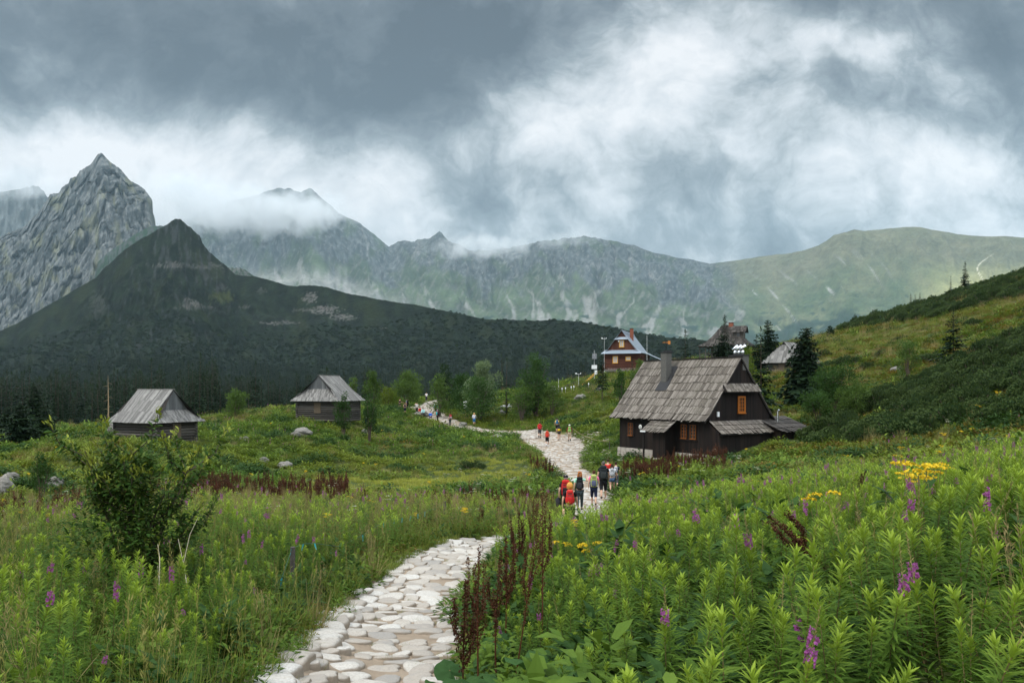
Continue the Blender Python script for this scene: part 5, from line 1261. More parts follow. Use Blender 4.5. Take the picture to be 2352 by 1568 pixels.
def umbel(name, h, seed, mat, n_=7, s=.012, heads=3):
    r = random.Random(seed); mb = MB(); mb.mat(M_FWS)
    tops = []
    for k in range(heads):
        q = Vector((r.uniform(-.14, .14), r.uniform(-.14, .14), h*r.uniform(.8, 1.))); mb.tube([(0, 0, 0), q*.55+Vector((0, 0, .02)), q], [.005, .004, .003], 3, cap=False); tops.append(q)
    mb.mat(mat)
    for q in tops:
        for i in range(n_*6):
            a = r.uniform(0, 6.28); rr = .075*math.sqrt(r.random()); p = q+Vector((math.cos(a)*rr, math.sin(a)*rr, .03-rr*.25+r.uniform(-.008, .008)))
            card(mb, p, (math.cos(a*3), math.sin(a*3), r.uniform(.1, .8)), s*1.8, s*1.5, r.uniform(0, 3))
    mb.mat(M_HB)
    for i in range(22):
        a = r.uniform(0, 6.28); leaf(mb, (0, 0, h*r.uniform(.1, .7)), (math.cos(a), math.sin(a), .5), .13, .035, seg=2, prof=[.5, 1., 0.])
    return mb.mesh(name)
YEL = [umbel('ragwort', .95, 300, M_YEL, 9, .013, 4), umbel('ragwort', .8, 301, M_YEL, 8, .013, 3)]
UMB = [umbel('cow_parsley', .8, 310, M_WHT, 7, .010, 3), umbel('cow_parsley', .65, 311, M_WHT, 6, .010, 2)]
DK = [dock('dock_stalk', 1.25, 320, 2.4), dock('dock_stalk', 1.05, 321, 2.2), dock('dock_stalk', .9, 322, 2.2), dock('dock_stalk', 1.4, 323, 2.4)]
DKL = [dock('dock_far', 1.2, 330, .34), dock('dock_far', 1.0, 331, .34), dock('dock_far', .85, 332, .34)]
MG = [mugo('dwarf_pine_bush', 1.35, 1.5, 420, 340), mugo('dwarf_pine_bush', 1.1, 1.9, 400, 341), mugo('dwarf_pine_bush', 1.6, 1.3, 460, 342)]
MGL = [mugo('dwarf_pine', 2.2, 2.0, 150, 345, None, .62), mugo('dwarf_pine', 1.8, 2.4, 140, 346, None, .62)]
# ---------------------------------------------------------------- right hand field and left bank: fireweed, 300 nearest as plants of their own
fw = []      # (x, y, kind, scale, region)
for (px0, px1, d0, d1, dn, seed, reg) in ((640, 2750, 2.6, 9, 24, 401, 'R'), (640, 2750, 9, 28.5, 20, 402, 'R'), (-400, 1000, 2.8, 9, 19, 403, 'L'), (-400, 1250, 9, 30, 8.5, 404, 'L')):
    px, y, x, rg = sample(px0, px1, d0, d1, dn, seed); pd = path_dist(x, y)
    pathx = np.interp(y, PL[:, 1], PL[:, 0])
    side = (x > pathx) if reg == 'R' else (x <= pathx)
    edge = 25+2.2*perlin(px/160., y*0, 7)+2.5*sstep(1400, 2300, px)+.6*perlin(x/1.5, y/1.5, 9)
    keep = side & (pd > (.30+.2*perlin(x, y, 4))*sstep(22, 15, y)+.10)
    if reg == 'R': keep &= (y < edge)
    else: keep &= (perlin(x/2.2, y/2.2, 11)+.45*sstep(14, 7, y)+.28 > rg.uniform(-.35, .35, len(x)))
    keep &= ~((np.hypot(x-(-4.85), y-10.1) < .7))
    z = H(x, y, pd)
    for i in np.nonzero(keep)[0]:
        u = rg.random(); gen = fbm(np.array([x[i]/2.5]), np.array([y[i]/2.5]), 2, 15)[0]
        fl = (.10 if reg == 'R' else .12)*(1+2.*max(-.4, gen))
        if y[i] < 16: kd = rg.choice([0, 1, 2, 3, 6]) if u > fl else rg.choice([4, 4, 4, 5, 5, 7] if gen > .05 else [4, 4, 5])
        else: kd = rg.choice([0, 1, 2]) if u > fl*1.2 else rg.choice([3, 3, 4, 4, 5])
        fw.append((x[i], y[i], z[i]-.02-(.15 if reg == 'R' and pd[i] < .7 else 0), int(kd), rg.uniform(.60, .90)*(1+.22*sstep(9, 18, y[i]))*(1-.35*sstep(1.3, .4, pd[i])*sstep(17, 13, y[i])), rg.uniform(0, 6.28), rg.normal(0, .13), rg.normal(0, .13), reg))
def inframe(x, y, z, top=1.0):
    px = CX+F*x/y; pyb = HY-F*z/y; pyt = HY-F*(z+top)/y; return (-20 < px < 2372) and pyt < 1575
fw.sort(key=lambda t: t[1])
vis = [t for t in fw if t[1] > 3.0 and inframe(t[0], t[1], t[2])]
ind = vis[:300]; ids = set(id(t) for t in ind); rest = [t for t in fw if id(t) not in ids]
sp_names = {4: 'with a bud spike but no flowers', 5: 'with few pink flowers below its buds', 7: 'with a full magenta flower spike'}
protos = {}
for t in ind:
    kd = t[3] if t[3] < 8 else 0
    if kd not in protos:
        o = bpy.data.objects.new('fireweed_plant', FWK[kd]); COL.objects.link(o)
        if FWS_[kd] is not None: link('flower_spike', FWS_[kd], o)
        protos[kd] = o; q = o
    else: q = copy_tree(protos[kd])
    q.location = (t[0], t[1], t[2]); q.rotation_euler = (t[6], t[7], t[5]); q.scale = (t[4],)*3
    where = 'in the field right of the path' if t[8] == 'R' else 'left of the path'
    if kd in sp_names: lb = 'fireweed plant %s, %s' % (sp_names[kd], where)
    elif kd in (2, 6): lb = 'short leafy fireweed plant without flowers, %s' % where
    else: lb = 'leafy fireweed plant without flowers, %s' % where
    tag(q, lb, 'plant', lb.replace('tall fireweed plant', 'fireweed').replace('leafy green fireweed plant', 'green fireweed').replace('short leafy fireweed plant', 'short fireweed'))
near = [t for t in rest if t[1] < 16]; farr = [t for t in rest if t[1] >= 16]
def tosc(name, L_, protos_):
    scatter(name, [(t[0], t[1], t[2]) for t in L_], [(t[6], t[7], t[5]) for t in L_], [t[4] for t in L_], [t[3] for t in L_], protos_)
tosc('undergrowth', near, FWJ); tosc('undergrowth', farr, FWL)

# ---------------------------------------------------------------- grasses and herbs of the meadow
gb = Bag(); hb_ = Bag(); gf = Bag(); hf = Bag(); yf = Bag(); wf = Bag(); oc = Bag()
# near left bank grasses, and a few in the right field
px, y, x, rg = sample(-400, 1260, 3, 16, 6, 410); pathx = np.interp(y, PL[:, 1], PL[:, 0]); pd = path_dist(x, y)
k = (x < pathx) & (pd > .1); gb.add(x[k], y[k], [0, 1, 2, 3], .6, 1.05, rg, pd=pd[k], pdmin=.1, wts=[.36, .34, .05, .25]); hb_.add(x[k], y[k], [0, 1, 2], .7, 1.3, rg, pd=pd[k], pdmin=.15)
k = (pd > .02) & (pd < .5); hb_.add(x[k], y[k], [0, 1, 3], .35, .7, rg, pd=pd[k], pdmin=.02)
px, y, x, rg = sample(-400, 1300, 16, 34, 4.5, 411); pathx = np.interp(y, PL[:, 1], PL[:, 0]); pd = path_dist(x, y)
k = (x < pathx); gb.add(x[k], y[k], [0, 1, 2], .7, 1.15, rg, pd=pd[k], pdmin=.15, wts=[.42, .36, .22]); hb_.add(x[k], y[k], [0, 1, 2, 3], .8, 1.5, rg, pd=pd[k], pdmin=.2)
px, y, x, rg = sample(800, 2800, 3, 30, 8, 412); pathx = np.interp(y, PL[:, 1], PL[:, 0]); pd = path_dist(x, y); k = x > pathx
hb_.add(x[k], y[k], [0, 1, 2], .8, 1.35, rg, pd=pd[k], pdmin=.12); hh_ = k & (rg.random(len(x)) < .30) & (fbm(x/1.8, y/1.8, 2, 417) > .05); hb_.add(x[hh_], y[hh_], [0, 1, 2], 1.5, 2.1, rg, pd=pd[hh_], pdmin=.4); k &= rg.random(len(x)) < .03; gb.add(x[k], y[k], [0, 2], .7, 1.0, rg, pd=pd[k])
px, y, x, rg = sample(600, 1300, 5, 40, 16, 419); pd = path_dist(x, y); k = pd < .45; hb_.add(x[k], y[k], [0, 1, 3], .25, .55, rg, pd=pd[k], pdmin=.02); 
k = pd < .3; gb.add(x[k], y[k], [3], .35, .7, rg, pd=pd[k], pdmin=.0)
px, y, x, rg = sample(640, 1300, 5, 40, 3., 420); pd = path_dist(x, y); k = pd < -.05; gb.add(x[k], y[k], [3], .10, .25, rg, pd=pd[k], pdmin=-2)
# middle distance
def mid(d0, d1, dens, seed, px0=-300, px1=2750):
    px, y, x, rg = sample(px0, px1, d0, d1, dens, seed); n_ = len(x)
    py = HY-F*base_h(x, y)/y
    a = fbm(x/9., y/9., 3, 421); b = fbm(x/4., y/5., 3, 423); c = fbm(x/22., y/26., 3, 425)
    # mown-looking grass band that runs up the middle of the meadow
    band = np.exp(-((y-(38+(px-500)*.030+6*a))/8.)**2)*sstep(440, 620, px)*sstep(1300, 1180, px)
    band = np.maximum(band, np.exp(-((y-(62+4*a))/9.)**2)*sstep(900, 1000, px)*sstep(1300, 1240, px)*.8)
    rgt = sstep(1500, 1900, px)*sstep(26, 40, y)
    grassy = band*1.3+.32*rgt*sstep(-.1, .3, a)+.35*sstep(.05, .35, a)+.6*sstep(120, 100, y)*sstep(85, 100, y)*sstep(800, 500, px)+.5*sstep(1250, 1350, px)*sstep(95, 110, y)
    dark = sstep(.1, .4, b)
    och = .45*rgt+.25*sstep(.2, .5, c)+.35*sstep(300, 100, px)*sstep(60, 70, y)
    u = rg.random(n_); g = u < grassy*.8
    return px, y, x, rg, g, dark, och, band
for (d0, d1, dens, seed) in ((26, 48, 5.0, 430), (48, 80, 2.6, 431), (80, 130, 1.5, 432), (130, 230, .7, 433)):
    px, y, x, rg, g, dark, och, band = mid(d0, d1, dens, seed); pd = path_dist(x, y); sc_ = 1. if d0 < 80 else 1.25 if d0 < 130 else 1.7
    pathx = np.interp(y, PL[:, 1], PL[:, 0]); ok = ~((x > pathx) & (y < 27)); 
    gg = g & ok; bb = band > .45
    gf.add(x[gg & bb], y[gg & bb], [4, 3], .5*sc_, .95*sc_, rg, pd=pd[gg & bb], pdmin=.1, wts=[.35, .65]); q = gg & ~bb
    gf.add(x[q], y[q], [0, 1, 2], .7*sc_, 1.15*sc_, rg, pd=pd[q], pdmin=.2, wts=[.45, .3, .25])
    q = ~g & ok & (rg.random(len(x)) < 1-.9*band); o_ = rg.random(len(x)) < och; dk_ = rg.random(len(x)) < dark
    for sel, kinds in ((q & o_, [3]), (q & ~o_ & dk_, [2, 4]), (q & ~o_ & ~dk_, [0, 1, 5])): hf.add(x[sel], y[sel], kinds, .7*sc_, 1.2*sc_, rg, pd=pd[sel], pdmin=.35)
# flowers
for (px0, px1, d0, d1, dn, seed) in ((1330, 2400, 26, 50, .10, 440), (-50, 1250, 20, 34, .10, 441), (-50, 1300, 35, 90, .02, 442), (1300, 2400, 8, 26, .05, 443)):
    px, y, x, rg = sample(px0, px1, d0, d1, dn, seed); k = fbm(x/3., y/3., 2, 445) > .02; yf.add(x[k], y[k], [0, 1], .7, 1.1, rg)
for (px0, px1, d0, d1, dn, seed) in ((1000, 1700, 36, 60, .10, 450), (-50, 1250, 20, 45, .12, 451), (1400, 2400, 26, 45, .05, 452)):
    px, y, x, rg = sample(px0, px1, d0, d1, dn, seed); wf.add(x, y, [0, 1], .7, 1.2, rg)
scatter('grass', *gb.arr(), GR); scatter('grass', *gf.arr(), GRL); scatter('undergrowth', *hb_.arr(), HB); scatter('undergrowth', *hf.arr(), HBL)
# fireweed drifts with flowers in the middle distance
ff = Bag()
for (px0, px1, d0, d1, dn, seed, th_) in ((300, 1330, 26, 36, 1.6, 460, -.1), (1400, 2400, 27, 44, .5, 461, .1), (450, 1200, 66, 105, .5, 462, -.15), (1000, 1500, 100, 125, .35, 463, -.2)):
    px, y, x, rg = sample(px0, px1, d0, d1, dn, seed); k = fbm(x/5., y/5., 2, 465) > th_; ff.add(x[k], y[k], [0, 1, 3, 4, 5], .8, 1.15, rg, wts=[.3, .25, .15, .15, .15])
scatter('undergrowth', *ff.arr(), FWL)
# single flowering herbs as plants of their own
def singles(bag, meshes, nm, label_fn, cat, group):
    P, r_, s_, i_ = bag.arr(); first = {}
    for p, q, s, i in zip(P, r_, s_, i_):
        if not inframe(p[0], p[1], p[2]): continue
        o = bpy.data.objects.new(nm, meshes[i]); COL.objects.link(o); o.location = p; o.rotation_euler = q; o.scale = (s,)*3
        lb = label_fn(p); tag(o, lb, cat, group+' '+lb.split(', ')[-1])
def wh(p):
    px = CX+F*p[0]/p[1]
    if p[1] < 27 and px > 1000: return 'among the fireweed right of the path'
    if px > 1330: return 'in the rough grass before the dark house'
    return 'in the meadow left of the path'
singles(yf, YEL, 'ragwort', lambda p: 'yellow ragwort with flat flower heads, '+wh(p), 'flower', 'yellow ragwort')
singles(wf, UMB, 'cow_parsley', lambda p: 'white umbel flower on a thin stem, '+wh(p), 'flower', 'white umbels')

# ---------------------------------------------------------------- dock: rust brown seed stalks in belts
dock_pts = []
def belt(px0, px1, dlo, dhi, dn, seed, where):
    px, y, x, rg = sample(px0, px1, min(dlo(px0), dlo(px1)), max(dhi(px0), dhi(px1)), dn, seed)
    k = (y > np.array([dlo(p) for p in px])) & (y < np.array([dhi(p) for p in px])) & (path_dist(x, y) > .3) & free(x, y) & (fbm(x/2.2, y/2.2, 2, seed) > -.22)
    z = H(x[k], y[k])
    for a, b, c in zip(x[k], y[k], z): dock_pts.append((a, b, c-.03, int(rg.integers(0, 3)), rg.uniform(.75, 1.15), rg.uniform(0, 6.28), where))
belt(440, 800, lambda p: 36.5+(p-440)*.006, lambda p: 45+(p-440)*.010, 5.5, 470, 'in the long belt across the left meadow')
belt(700, 1270, lambda p: 33.5, lambda p: 36.5, 4.2, 471, 'in the thin row above the pink fireweed')
belt(-60, 460, lambda p: 24.5+p*.010, lambda p: 31+p*.012, 4.5, 472, 'in the dark patch at the left edge')
belt(1430, 1670, lambda p: 42.5, lambda p: 51.5, 5.5, 473, 'in the patch before the dark house')
belt(1212, 1275, lambda p: 50+(1275-p)*.12, lambda p: 58+(1275-p)*.12, 3.6, 474, 'beside the left edge of the upper path')
belt(1085, 1262, lambda p: 24.5, lambda p: 30, 2.0, 475, 'left of the nearest hikers')
dock_pts.sort(key=lambda t: t[1]*(1.0 if inframe(t[0], t[1], t[2]) else 9))
pr = {}
for t in dock_pts[:285]:
    o = bpy.data.objects.new('dock_stalk', DKL[t[3]]); COL.objects.link(o); o.location = t[:3]; o.rotation_euler = (0, 0, t[5]); o.scale = (t[4],)*3
    tag(o, 'rust brown dock seed stalk, '+t[6], 'dock stalk', 'dock stalks '+t[6])
rst = dock_pts[285:]
scatter('undergrowth', [t[:3] for t in rst], [(0, 0, t[5]) for t in rst], [t[4] for t in rst], [t[3] for t in rst], DKL)
# the tall ones by the path
for i, (px_, d_, h_, kd, lb) in enumerate([(1100, 6.6, 1.55, 0, 'tallest leaning dock stalk at the path edge, leftmost of the near clump'), (1140, 7.3, 1.25, 1, 'dark dock stalk just right of the leftmost one'), (1180, 7.1, 1.75, 3, 'thick dark dock stalk in the middle of the near clump'), 
     (1245, 7.6, 1.95, 3, 'tall dock stalk bending over at its tip'), (1200, 10.5, 1.7, 1, 'slender dock stalk standing behind the near clump, left one'), (1160, 9.2, 1.45, 2, 'crooked dock stalk with drooping brown tassels'),
     (1216, 14.5, 1.75, 3, 'very dark upright dock stalk nearest the blonde hiker'), (1062, 6.2, 1.35, 2, 'thin rusty dock stalk hanging over the path stones'), ]):
    p = ground_at(px_, d_); o = bpy.data.objects.new('dock_stalk', DK[kd]); COL.objects.link(o); r_ = random.Random(i+5)
    o.location = p; s_ = h_*.9/[1.25, 1.05, .9, 1.4][kd]; o.scale = (s_*.85, s_*.85, s_); o.rotation_euler = (r_.uniform(-.16, .16), r_.uniform(-.22, .12), r_.uniform(0, 6.28)); tag(o, lb, 'dock stalk', 'tall dock stalks beside the path')
# butterbur leaves
def butter(px_, d_, n_, R_, lb, seed):
    r_ = random.Random(seed); p = ground_at(px_, d_); root = empty('butterbur', p, 0, lb, 'plant', 'big leaved butterbur beside the path')
    for k in range(n_):
        m = MB(); a = r_.uniform(0, 6.28); L = R_*r_.uniform(.55, .95); hh = r_.uniform(.12, .42); c = Vector((math.cos(a)*r_.uniform(.1, .45), math.sin(a)*r_.uniform(.1, .45), hh))
        m.mat(M_FWS); m.tube([(0, 0, 0), c*.6, c], [.009, .008, .006], 5, cap=False); m.mat(M_BURL)
        tl = Matrix.Rotation(r_.uniform(-.5, .5), 3, 'X') @ Matrix.Rotation(r_.uniform(-.5, .5), 3, 'Y') @ Matrix.Rotation(a, 3, 'Z'); rows = []; NA = 22
        cen = m.v(c)
        for j in range(1, 6):
            row = []
            for i in range(NA):
                b = 2*math.pi*i/NA; notch = 1-.55*math.exp(-(((b-math.pi)/.32)**2)); rr = L*.5*j/5*(notch if j > 1 else 1)*(1+(.05*math.sin(b*11) if j == 5 else 0))
                zz = .05*math.sin(b*5+j)*j/5*L+.10*L*(j/5)**2*(1 if r_.random() > 2 else -1)+.025*L*math.cos(b*11)*(j/5); row.append(m.v(c+tl @ Vector((math.cos(b)*rr, math.sin(b)*rr, zz))))
            rows.append(row)
        for i in range(NA): m.f([cen, rows[0][i], rows[0][(i+1) % NA]])
        for r0, r1 in zip(rows, rows[1:]):
            for i in range(NA): j = (i+1) % NA; m.f([r0[i], r1[i], r1[j], r0[j]])
        m.build('leaf', root, True)
for i, a in enumerate([(1085, 6.6, 5, .36, 'butterbur with large round leaves at the foot of the dock stalks'), (1160, 5.8, 6, .38, 'butterbur with dark drooping leaves at the path edge'), (1255, 6.0, 5, .40, 'butterbur with pale holed leaves deep in the fireweed'), (1180, 8.4, 5, .38, 'butterbur clump with bright leaves behind the near dock stalks'), (1330, 5.2, 4, .38, 'butterbur with upright pale leaves, right of the other near ones'), (1280, 9.5, 5, .34, 'small butterbur beside the withered yellow leaf'), (1060, 5.3, 4, .32, 'butterbur with low shaded leaves by the last path stones')]): butter(*a, 500+i)
# ---------------------------------------------------------------- conifers and leafy trees
from mathutils.bvhtree import BVHTree
def h_from(top_px_y, d, z0): return -(top_px_y-HY)/F*d-z0
SPK = {}
def tree(name, px, top, d, widpx, kind, label, cat, group=None, seed=0, **kw):
    p = ground_at(px, d); h = max(.6, h_from(top, d, p.z)); rad = widpx/2/F*d
    root = empty(name, p, kw.pop('rz', seed*1.3), 0 or label, cat, group)
    if kind == 's': rad *= 1.22; kw['whorls'] = int(kw.get('whorls', 20)*1.3); t_, c_ = spruce(name, h, rad, seed, **kw)
    else: t_, c_ = broad(name, h, rad, seed, **kw)
    link('trunk', t_, root); link('crown', c_, root); return root
G1 = 'spruces growing around the huts'
tree('spruce', 1574, 758, 90, 58, 's', 'slim spruce behind the grey roof of the large dark house', 'spruce', None, 1, whorls=20, gap=.1)
tree('spruce', 1666, 722, 116, 58, 's', 'tall narrow spruce rising in front of the villa with the dormer', 'spruce', None, 2, whorls=26, taper=1.15)
tree('spruce', 1657, 768, 112, 76, 's', 'broad dark pine bush at the foot of the tall narrow spruce', 'spruce', None, 3, whorls=14, nb=9, taper=.7)
tree('spruce', 1684, 778, 110, 44, 's', 'small bushy pine right of the tall narrow spruce', 'spruce', None, 33, whorls=12, nb=9, taper=.7)
tree('spruce', 1764, 735, 112, 60, 's', 'dark dense spruce standing alone on the skyline right of the villa', 'spruce', None, 4, whorls=26, nb=10, taper=.7)
tree('spruce', 1738, 768, 112, 44, 's', 'lower spruce just left of the dark skyline spruce', 'spruce', None, 5, whorls=16, taper=.8)
tree('spruce', 1782, 775, 111, 40, 's', 'lower spruce touching the right side of the dark skyline spruce', 'spruce', None, 35, whorls=16, taper=.8)
tree('spruce', 1748, 752, 72, 74, 's', 'see-through spruce with bare lower trunk directly behind the large dark house', 'spruce', None, 6, whorls=22, nb=6, gap=.3, droop=.35)
tree('spruce', 1851, 752, 78, 92, 's', 'big dark spruce hiding the right half of the silver roofed hut', 'spruce', None, 7, whorls=34, nb=11, taper=.6)
tree('spruce', 2190, 712, 78, 72, 's', 'thin pale spruce with sparse level branches on the yellow slope', 'spruce', None, 8, whorls=15, nb=7, gap=.3, droop=.2, det=3)
tree('spruce', 2217, 600, 168, 28, 's', 'dark pointed spruce standing highest on the right skyline', 'spruce', None, 9, whorls=20)
tree('spruce', 2184, 634, 168, 14, 's', 'tiny spruce on the right skyline below the highest one', 'spruce', None, 10, whorls=12)
for i, (px_, tp, w_, lb) in enumerate([(2092, 674, 14, 'left'), (2102, 676, 14, 'middle'), (2113, 672, 14, 'right')]): tree('spruce', px_, tp, 172, w_, 's', 'small dark spruce, %s one of the close trio on the skyline' % lb, 'spruce', None, 11+i, whorls=12)
tree('spruce', 1963, 720, 176, 26, 's', 'small dark spruce at the low left end of the dwarf pine crest', 'spruce', None, 15, whorls=14)
tree('spruce', 1941, 737, 170, 16, 's', 'very small spruce, second from the left end of the dwarf pine crest', 'spruce', None, 16, whorls=10)
tree('bush', 1908, 748, 150, 14, 'b', 'tiny round bush alone on the skyline left of the dwarf pine crest', 'bush', None, 17, n_=300, L=.3, mat=M_SPR, stems=3)
tree('spruce', 1452, 826, 104, 26, 's', 'small dark spruce at the foot of the metal roofed house', 'spruce', None, 18, whorls=14, taper=.8)
tree('spruce', 1383, 816, 112, 34, 's', 'small round topped conifer with bare stem left of the metal roofed house', 'spruce', None, 19, whorls=11, nb=9, taper=.5, bare=.3)
tree('spruce', 1163, 822, 118, 20, 's', 'small spruce between the two leafy trees near the instrument field', 'spruce', None, 20, whorls=12)
tree('spruce', 1700, 800, 100, 44, 's', 'dark young spruce beside the chimney cowls', 'spruce', None, 21, whorls=13, nb=9, taper=.8)
tree('spruce', 1953, 852, 88, 14, 's', 'tiny lone spruce in the yellow slope right of the big dark spruce', 'spruce', None, 22, whorls=9)
tree('spruce', 2020, 800, 100, 26, 's', 'faint small spruce above the leafy shrubs on the slope', 'spruce', None, 23, whorls=10, gap=.3)
# near left
for i, (px_, tp, d_, w_, lb) in enumerate([(45, 925, 68, 76, 'broad dark spruce at the left edge, lowest of the group'), (78, 876, 82, 70, 'tall dark spruce behind the broad one at the left edge'), (105, 932, 72, 60, 'squat dark spruce at the right of the left edge group'), (128, 846, 150, 40, 'very tall spruce left of the lone hut'), (18, 935, 76, 60, 'half hidden spruce at the very left edge')]):
    tree('spruce', px_, tp, d_, w_, 's', lb, 'spruce', None, 24+i, whorls=20, nb=9, taper=.8)
def snag():
    p = ground_at(248, 150); m = MB(); m.mat(M_STRAW); h = h_from(862, 150, p.z); m.tube([(0, 0, -.5), (.1, 0, h*.5), (0, 0, h)], [.16, .1, .02], 6)
    for k in range(14): a = k*2.4; z = h*(.3+k*.045); m.tube([(0, 0, z), (math.cos(a)*.9, math.sin(a)*.9, z-.2)], [.03, .008], 4)
    o = m.build('dead_tree'); o.location = p; tag(o, 'bare pale dead trunk in front of the dark forest above the lone hut', 'dead tree')
snag()
M_SILV = leaf_mat('silver_willow_leaves', (.11, .16, .075), (.20, .26, .14), trans=.25)
M_BIR = leaf_mat('birch_leaves', (.055, .105, .022), (.10, .16, .035), trans=.35)
tree('deciduous_tree', 1108, 834, 118, 82, 'b', 'silvery round topped willow left of the instrument field', 'tree', None, 41, n_=3200, L=.30, mat=M_SILV, stems=6)
tree('bush', 1100, 872, 114, 96, 'b', 'dark green bush at the foot of the silvery willow', 'bush', None, 42, n_=2200, L=.3, mat=M_HBD)
tree('deciduous_tree', 1230, 816, 114, 78, 'b', 'dark upright leafy tree in front of the instrument field fence', 'tree', None, 43, n_=3600, L=.28, mat=M_HBD, stems=6, tiptint=.2)
tree('bush', 1198, 872, 112, 70, 'b', 'low bush at the left foot of the dark upright leafy tree', 'bush', None, 44, n_=1500, L=.28, mat=M_BIR)
tree('bush', 1268, 876, 112, 60, 'b', 'low bush at the right foot of the dark upright leafy tree', 'bush', None, 60, n_=1300, L=.28, mat=M_BIR)
tree('bush', 1022, 842, 132, 56, 'b', 'blackish green pine bush left of the silvery willow', 'bush', None, 45, n_=1900, L=.3, mat=M_MUGO)
tree('bush', 1058, 862, 128, 60, 'b', 'mid green bush between the blackish pine bush and the silvery willow', 'bush', None, 46, n_=1600, L=.3, mat=M_HBD)
tree('bush', 1010, 862, 118, 50, 'b', 'low bush beside the far end of the stone path', 'bush', None, 61, n_=1200, L=.3, mat=M_BIR)
tree('deciduous_tree', 936, 857, 140, 72, 'b', 'broad pale green tree behind the far hikers', 'tree', None, 47, n_=2600, L=.34, mat=M_BIR)
tree('bush', 890, 892, 132, 60, 'b', 'olive bush left of the broad pale green tree', 'bush', None, 62, n_=1300, L=.3, mat=M_HB)
tree('deciduous_tree', 856, 856, 106, 46, 'b', 'upright light green birch just right of the middle hut', 'tree', None, 48, n_=2100, L=.24, mat=M_BIR, tiptint=.3)
tree('deciduous_tree', 848, 905, 82, 36, 'b', 'thin dark young tree in front of the right corner of the middle hut', 'tree', None, 49, n_=1300, L=.17, mat=M_HBD)
tree('deciduous_tree', 789, 906, 80, 44, 'b', 'dark round headed young tree in front of the middle hut', 'tree', None, 50, n_=1700, L=.16, mat=M_HBD, low=.25)
tree('bush', 808, 866, 115, 26, 'b', 'pale bush showing behind the ridge of the middle hut', 'bush', None, 51, n_=700, L=.24, mat=M_BIR)
tree('bush', 541, 897, 98, 52, 'b', 'light green bush alone against the dark forest between the two huts', 'bush', None, 52, n_=1300, L=.24, mat=M_BIR, tiptint=.4)
tree('deciduous_tree', 96, 1044, 40, 56, 'b', 'dark little tree above the grey boulders at left', 'tree', None, 53, n_=1600, L=.10, mat=M_HBD, low=.35, stems=3)
tree('bush', 1467, 828, 104, 34, 'b', 'mid green bush right of the small spruce below the metal roofed house', 'bush', None, 54, n_=1300, L=.22, mat=M_BIR)
tree('bush', 1426, 848, 100, 34, 'b', 'round dark bush on the hillside below the metal roofed house', 'bush', None, 55, n_=1400, L=.2, mat=M_HBD, low=.02)
tree('bush', 1462, 855, 84, 44, 'b', 'leafy bush at the left end of the large shingle roof', 'bush', None, 56, n_=1700, L=.19, mat=M_BIR)
tree('bush', 1714, 800, 92, 60, 'b', 'bright bush behind the ridge of the large dark house', 'bush', None, 57, n_=1700, L=.22, mat=M_HB)
tree('deciduous_tree', 1922, 838, 64, 116, 'b', 'wide dark willow thicket at the right of the large dark house', 'tree', None, 58, n_=5200, L=.17, mat=M_HBD, stems=8)
tree('bush', 1880, 900, 60, 80, 'b', 'low dark willow bush nearest the annex of the large dark house', 'bush', None, 63, n_=2600, L=.15, mat=M_HBD)
tree('bush', 1960, 880, 62, 80, 'b', 'paler willow bush joining the right side of the wide thicket', 'bush', None, 64, n_=2600, L=.15, mat=M_BIR)
tree('bush', 2085, 782, 78, 52, 'b', 'pale feathery bush on the yellow slope left of the bare spruce', 'bush', None, 59, n_=1500, L=.16, mat=M_BIR)
